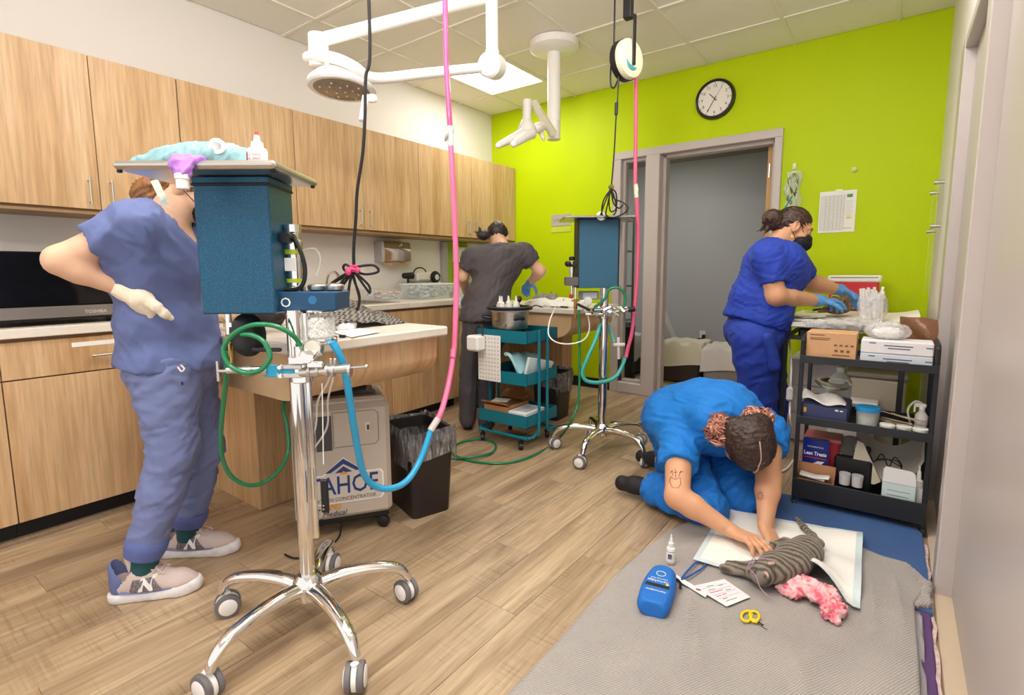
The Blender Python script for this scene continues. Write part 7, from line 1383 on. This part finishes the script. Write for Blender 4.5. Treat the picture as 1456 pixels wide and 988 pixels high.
# ---------------------------------------------------------------- on the walls
ck = thing('wall_clock', 'round black rimmed wall clock with white face on the lime wall', 'clock', (-1.265, WY, 2.49)); cx, cz = -1.265, 2.49; yf = WY-.028
part('rim', MB().lathe([(.118, 0), (.152, 0), (.156, .012), (.150, .036), (.138, .042), (.130, .034), (.130, .02)], (cx, WY, cz), (0, -1, 0), 48), pbr('clock_rim', '2a2622', .35), ck)
part('face', MB().cyl((cx, WY-.001, cz), (cx, yf, cz), .133, n=48), flat('f1ebe2', .5), ck)
for k in range(1, 13):
    a = PI/2-k*PI/6; part('numeral', text_mb(str(k), .032, (cx+.100*math.cos(a), yf-.0006, cz+.100*math.sin(a)), (1, 0, 0), (0, 0, 1)), flat('26221e', .5), ck)
tk = MB()
for k in range(12): a = k*PI/6; tk.box((cx+.122*math.cos(a), yf-.0006, cz+.122*math.sin(a)), (.006, .001, .006))
part('minute_dots', tk, flat('26221e', .5), ck, kind='stuff')
def hand(name, deg, L, w, tail=.02):
    a = PI/2-math.radians(deg); d = V(math.cos(a), 0, math.sin(a)); part(name, MB().cyl(V(cx, yf-.005, cz)-d*tail, V(cx, yf-.005, cz)+d*L, w, w*.8, 6), flat('151312', .4), ck)
hand('hour_hand', 316, .062, .0034); hand('minute_hand', 211, .105, .0026); hand('second_hand', 32, .10, .0009, .03)
sgn = thing('door_sign', 'small taupe plaque with raised marks on the lime wall left of the far machine', 'sign', (-2.70, WY, 1.60)); part('plaque', MB().ab((-2.812, WY-.006, 1.575), (-2.585, WY, 1.69), .002), pbr('taupe_plaque', 'b8b09c', .5), sgn); part('lower_strip', MB().ab((-2.812, WY-.006, 1.515), (-2.585, WY, 1.57), .002), pbr('lime_strip', 'c8da48', .5), sgn); mk = MB()
for i, s_ in enumerate('XRAY'): pass
part('marks', text_mb('SURGERY', .038, (-2.70, WY-.0065, 1.632), (1, 0, 0), (0, 0, 1), width=.16), flat('8a8272', .5), sgn)
ppr = thing('wall_schedule', 'white printed schedule sheet taped to the lime wall', 'paper', (-.38, WY, 1.55)); part('sheet', MB().sheet(5, 5, lambda a, b: V(-.495+.225*a, WY-.004-.006*a*(1-b)*.5, 1.402+.293*b), -.0008), flat('f4f2ee', .6), ppr); gl = MB()
for i in range(24): z = 1.42+.0105*i; gl.ab((-.485, WY-.0095, z), (-.34, WY-.0085, z+.0012))
for x in (-.485, -.455, -.43, -.405, -.38, -.36, -.34): gl.ab((x, WY-.0095, 1.42), (x+.0012, WY-.0085, 1.665))
part('ruled_table', gl, flat('a9a7a6', .6), ppr, kind='stuff'); part('green_block', MB().ab((-.327, WY-.0105, 1.645), (-.293, WY-.009, 1.667)), flat('4f9f38', .5), ppr); part('yellow_block', MB().ab((-.325, WY-.0105, 1.497), (-.293, WY-.009, 1.509)), flat('e8c83c', .5), ppr)
part('yellow_line', MB().ab((-.345, WY-.0105, 1.428), (-.29, WY-.009, 1.433)), flat('d8cf5a', .5), ppr); gl = MB()
for i in range(9): gl.ab((-.33, WY-.0100, 1.52+.0125*i), (-.295+.004*(i % 3), WY-.009, 1.5215+.0125*i))
part('side_notes', gl, flat('b9b5b2', .6), ppr, kind='stuff'); part('tape', MB().ab((-.40, WY-.007, 1.685), (-.355, WY-.003, 1.705)), pbr('clear_tape', 'eef2c8', .2, alpha=.5), ppr)
iv = thing('tubing_bag', 'clear bag of coiled tubing hanging on a white wall hook', 'bag', (-.66, WY, 1.6)); part('hook', MB().box((-.672, WY-.008, 1.90), (.022, .012, .045), .004).tube([(-.672, WY-.012, 1.90), (-.672, WY-.03, 1.885), (-.672, WY-.028, 1.875)], .004, 6), M_white, iv)
part('bag', MB().sheet(10, 12, lambda a, b: V(-.725+.105*a+.01*math.sin(b*9), WY-.02-.03*math.sin(PI*a)-.008*math.sin(b*14+a*9), 1.60+.265*b-.02*abs(a-.5)*b), .004), pbr('clear_bag_film', 'eef4d8', .1, alpha=.4, bump=1., bs=40, bd=.01), iv, 60); cb = MB()
for k in range(6): cb.tube([(-.672+r_.uniform(-.035, .035), WY-.035-r_.uniform(0, .015), 1.62+.045*j) for j in range(6)], .0032, 6, sm=4)
part('coiled_tubing', cb, flat('56702a', .3), iv); cb = MB()
for k in range(5): cb.tube([(-.672+r_.uniform(-.04, .04), WY-.03-r_.uniform(0, .02), 1.615+.048*j) for j in range(6)], .0028, 6, sm=4)
part('clear_tubing', cb, flat('eef0dc', .25), iv)
single('wall_hook', MB().lathe([(0, 0), (.022, 0), (.022, .004), (.012, .008), (.010, .022), (.014, .028), (0, .03)], (-.295, WY, 1.832), (0, -1, 0), 18), pbr('clear_hook', 'e4ec8a', .2, alpha=.8), 'small clear adhesive hook on the lime wall above the schedule', 'hook', (-.295, WY, 1.832))
ac = thing('acrylic_holder', 'clear acrylic panel on steel standoffs on the right wall near the corner', 'holder', (XR, 4.05, 1.5)); part('panel', MB().ab((XR-.030, 3.74, 1.0), (XR-.026, 4.36, 1.66), .001), pbr('clear_acrylic', 'f2f6e8', .05, alpha=.16), ac)
for y in (3.80, 4.30):
    for z in (1.375, 1.615): part('standoff', MB().cyl((XR, y, z), (XR-.042, y, z), .010, n=14).cyl((XR-.026, y, z), (XR-.046, y, z), .013, n=14), M_metal, ac)
# ---------------------------------------------------------------- ceiling mounted examination lamps
M_lampw = pbr('lamp_white', 'f4f0ea', .3)
l1 = thing('exam_lamp', 'large white examination lamp on a curved arm above the near cabinets', 'lamp', tuple(at(487, 112, 2.6)))
hc_ = at(486, 122, 2.6); nd = (V(0, 0, -1)-FH*.06+RH*-.03).normalized()
part('housing', MB().lathe([(0, -.075), (.06, -.070), (.12, -.045), (.155, -.01), (.160, .012), (.150, .02), (.138, .02)], hc_, nd, 36), M_lampw, l1)
part('lens', MB().lathe([(.138, .016), (.130, .020), (0, .022)], hc_, nd, 36), pbr('lens_brown', '8f7c68', .15, var=.15, vs=60, bump=.3, bs=80), l1); x_, y_, _ = frame(nd); bl = MB()
for k in range(14): q = k*2.4; rr_ = .028*math.sqrt(k+.5); bl.ell(hc_+nd*.022+x_*(rr_*math.cos(q))+y_*(rr_*math.sin(q)), (.006,)*3, 8, 5)
part('led', bl, flat('d9cdbc', .2), l1, kind='stuff')
part('handle', MB().cyl(at(520, 138, 2.55), at(514, 172, 2.5), .017, .013, 14).box(at(528, 140, 2.55), (.05, .03, .035), .008, rz=yaw), M_lampw, l1)
part('yoke', MB().tube([at(437, 82, 2.55), at(452, 79, 2.5), at(480, 84, 2.46), at(505, 96, 2.48), at(522, 109, 2.54), at(548, 111, 2.6), at(600, 105, 2.66), at(688, 96, 2.78)], .0245, 14, sm=6), M_lampw, l1, 60)
part('stem', MB().cyl(at(454, 96, 2.55), at(452, 50, 2.55), .045, n=20), M_lampw, l1)
j_ = at(700, 94, 2.8)
part('crossarm', MB().cyl(at(452, 58, 2.55), j_+V(0, 0, .34), .03, n=14), M_lampw, l1)
part('joint', MB().lathe([(0, -.06), (.05, -.058), (.062, -.045), (.062, .045), (.05, .058), (0, .06)], j_, (-FH*.9+RH*-.35+V(0, 0, -.2)).normalized(), 28), M_lampw, l1); part('drop_arm', MB().cyl(j_, (j_.x, j_.y, CZ-.01), .032, n=18).cyl(j_+V(0, 0, .05), j_+V(0, 0, .075), .036, n=18), M_lampw, l1)
part('ceiling_plate', MB().lathe([(.12, 0), (.12, -.02), (.04, -.035), (0, -.035)], (j_.x, j_.y, CZ), n=28), M_lampw, l1)
l2 = thing('exam_lamp', 'white examination lamp on a thick ceiling post before the lime wall', 'lamp', tuple(at(788, 190, 3.95))); pc_ = at(788, 78, 3.93)
part('ceiling_plate', MB().lathe([(.165, 0), (.178, -.008), (.176, -.055), (.14, -.075), (.05, -.08), (0, -.08)], (pc_.x, pc_.y, CZ), n=36), M_lampw, l2)
part('post', MB().cyl((pc_.x, pc_.y, 2.09), (pc_.x, pc_.y, CZ-.05), .048, n=24).lathe([(.049, 0), (.05, .003), (.049, .006)], (pc_.x, pc_.y, 2.22), n=24), M_lampw, l2)
part('strut', MB().cyl(at(786, 190, 3.86), at(758, 146, 3.70), .030, n=16), pbr('lamp_cream', 'e6e2c6', .35), l2)
part('upright', MB().cyl(at(750, 142, 3.68), at(749, 172, 3.68), .030, n=18).lathe([(.032, 0), (.050, .03), (.062, .06), (.062, .12), (.0, .12)], at(749, 170, 3.68), (0, 0, -1), 20), M_lampw, l2)
hp_ = lambda u, v, f: A3(u, v, f)
part('lamp_petal', relax(sdf([cap(hp_(744, 190, 3.62), hp_(708, 207, 3.45), .036, .020, .02)], .008), 1), M_lampw, l2, 180); part('lamp_petal', relax(sdf([cap(hp_(756, 190, 3.62), hp_(730, 205, 3.42), .034, .022, .02)], .008), 1), M_lampw, l2, 180); part('lamp_petal', relax(sdf([cap(hp_(764, 182, 3.75), hp_(774, 178, 3.85), .034, .034, .02), cap(hp_(768, 186, 3.8), hp_(773, 198, 3.8), .02, .014, .02)], .008), 1), M_lampw, l2, 180)
# ---------------------------------------------------------------- the grey room beyond the doorway
def draped(label, c, d, col, seed, base='3a2c24', cloth_d=(1.04, 1.04, .75)):
    t = thing('draped_crate', label, 'crate', (c[0], c[1], 0)); part('crate', MB().box((c[0], c[1], d[2]/2), d, .02), pbr('crate_'+base+str(seed), base, .6), t)
    def fn(a, b):
        x = (a-.5)*1.9; y = (b-.5)*1.9; hx, hy = d[0]/2+.012, d[1]/2+.012
        px_ = max(-1, min(1, x))*hx; py_ = max(-1, min(1, y))*hy; ov = max(abs(x)-1, abs(y)-1, 0) if False else max(0, (abs(x)-.72)/.23)*.0+max(0, max(abs(x), abs(y))-.78)
        z = d[2]+.012-ov*d[2]*(3.4+.35*math.sin(a*4.2+b*3.1+seed)); s_ = 1+.07*min(1, ov*4); return V(c[0]+max(-1, min(1, x/.78))*hx*s_, c[1]+max(-1, min(1, y/.78))*hy*s_, max(.02, z)+.012*math.sin(a*17+seed)*math.sin(b*15))
    part('cloth', MB().sheet(26, 26, fn, .006), cloth_mat('drape_'+col+str(seed), col, .5), t, 60); return t
draped('crate under a cream towel in the grey room, in front of its far wall', (-1.72, 5.35), (.42, .40, .40), 'd8d0bc', 1)
draped('crate under a pale sheet beside the royal blue scrubs, in the grey room', (-1.24, 5.25), (.42, .42, .40), 'dad6d2', 2, '8a8580')
draped('crate under a white sheet close behind the doorway mullion', (-2.42, 5.35), (.34, .40, .42), 'd2d2d8', 3)
single('leaning_board', MB().box((-2.33, 6.42, .55), (.06, .03, 1.15), .004, R=Matrix.Rotation(.0, 3, 'Y') @ Matrix.Rotation(-.42, 3, 'Y')), flat('cfcbc8', .5), 'white board leaning against the far grey wall', 'board', (-2.2, 6.42, 0))
ou = thing('wall_outlet', 'white outlet with a black plug on the far grey wall', 'outlet', (-2.1, 6.72, .35)); oo = aty(999, 477, 6.715); part('plate', MB().box((oo.x, 6.716, oo.z), (.075, .008, .12), .002), M_white, ou); part('plug', MB().box((oo.x+.02, 6.69, oo.z-.01), (.035, .05, .05), .006), M_black, ou); part('cable', MB().tube([(oo.x+.02, 6.68, oo.z-.03), (oo.x-.08, 6.66, .25), (oo.x-.05, 6.6, .12), (oo.x-.15, 6.3, .02)], .008, 6, sm=5), M_black, ou)
rk = thing('wire_shelf', 'grey shelf rack seen through the glass sidelight', 'shelf', (-2.9, 5.6, 0))
for x in (-3.2, -2.50):
    for y in (5.35, 5.75): part('post', MB().cyl((x, y, 0), (x, y, 1.75), .014, n=8), flat('6b665f', .5), rk)
for z in (.12, .55, .95, 1.35, 1.7): part('shelf', MB().ab((-3.2, 5.35, z), (-2.5, 5.75, z+.02), .002), flat('8a8378', .6), rk)
for k, (x, z, d, c, lab) in enumerate(((-2.75, .97, (.25, .2, .10), '2f3338', 'dark instrument case on the shelf rack behind the sidelight'), (-2.8, 1.37, (.3, .25, .09), 'c2a06a', 'brown carton on the shelf rack behind the sidelight'), (-2.7, 1.72, (.2, .2, .06), 'e2e0dc', 'white box on top of the shelf rack behind the sidelight'), (-2.8, .57, (.3, .25, .15), '9a9690', 'grey box on the lower shelf of the rack behind the sidelight'))): carton('box', lab, (x, 5.55, z+d[2]/2), d, c)
tw = thing('tower_fan', 'tall black cylinder standing behind the glass sidelight', 'fan', (-2.20, 5.0, 0)); part('column', MB().lathe([(.0, 0), (.09, 0), (.10, .02), (.085, .05), (.085, .50), (.09, .52), (.09, .56), (.05, .60), (0, .60)], (-2.24, 5.02, 0), n=26), M_black, tw)
gb_ = MB()
for k in range(18): gb_.lathe([(.0855, 0), (.0875, .002), (.0855, .004)], (-2.24, 5.02, .08+.022*k), n=22)
part('vent_rings', gb_, flat('3a3a3c', .4), tw, kind='stuff')
M_dcord = pbr('maroon_cord', '5a2a30', .5); cord('maroon_cord', 'maroon cord lying on the floor behind the far chrome stand', [ath(868, 600, .008), ath(890, 601, .008), ath(915, 604, .008), ath(945, 615, .008)], .008, M_dcord)
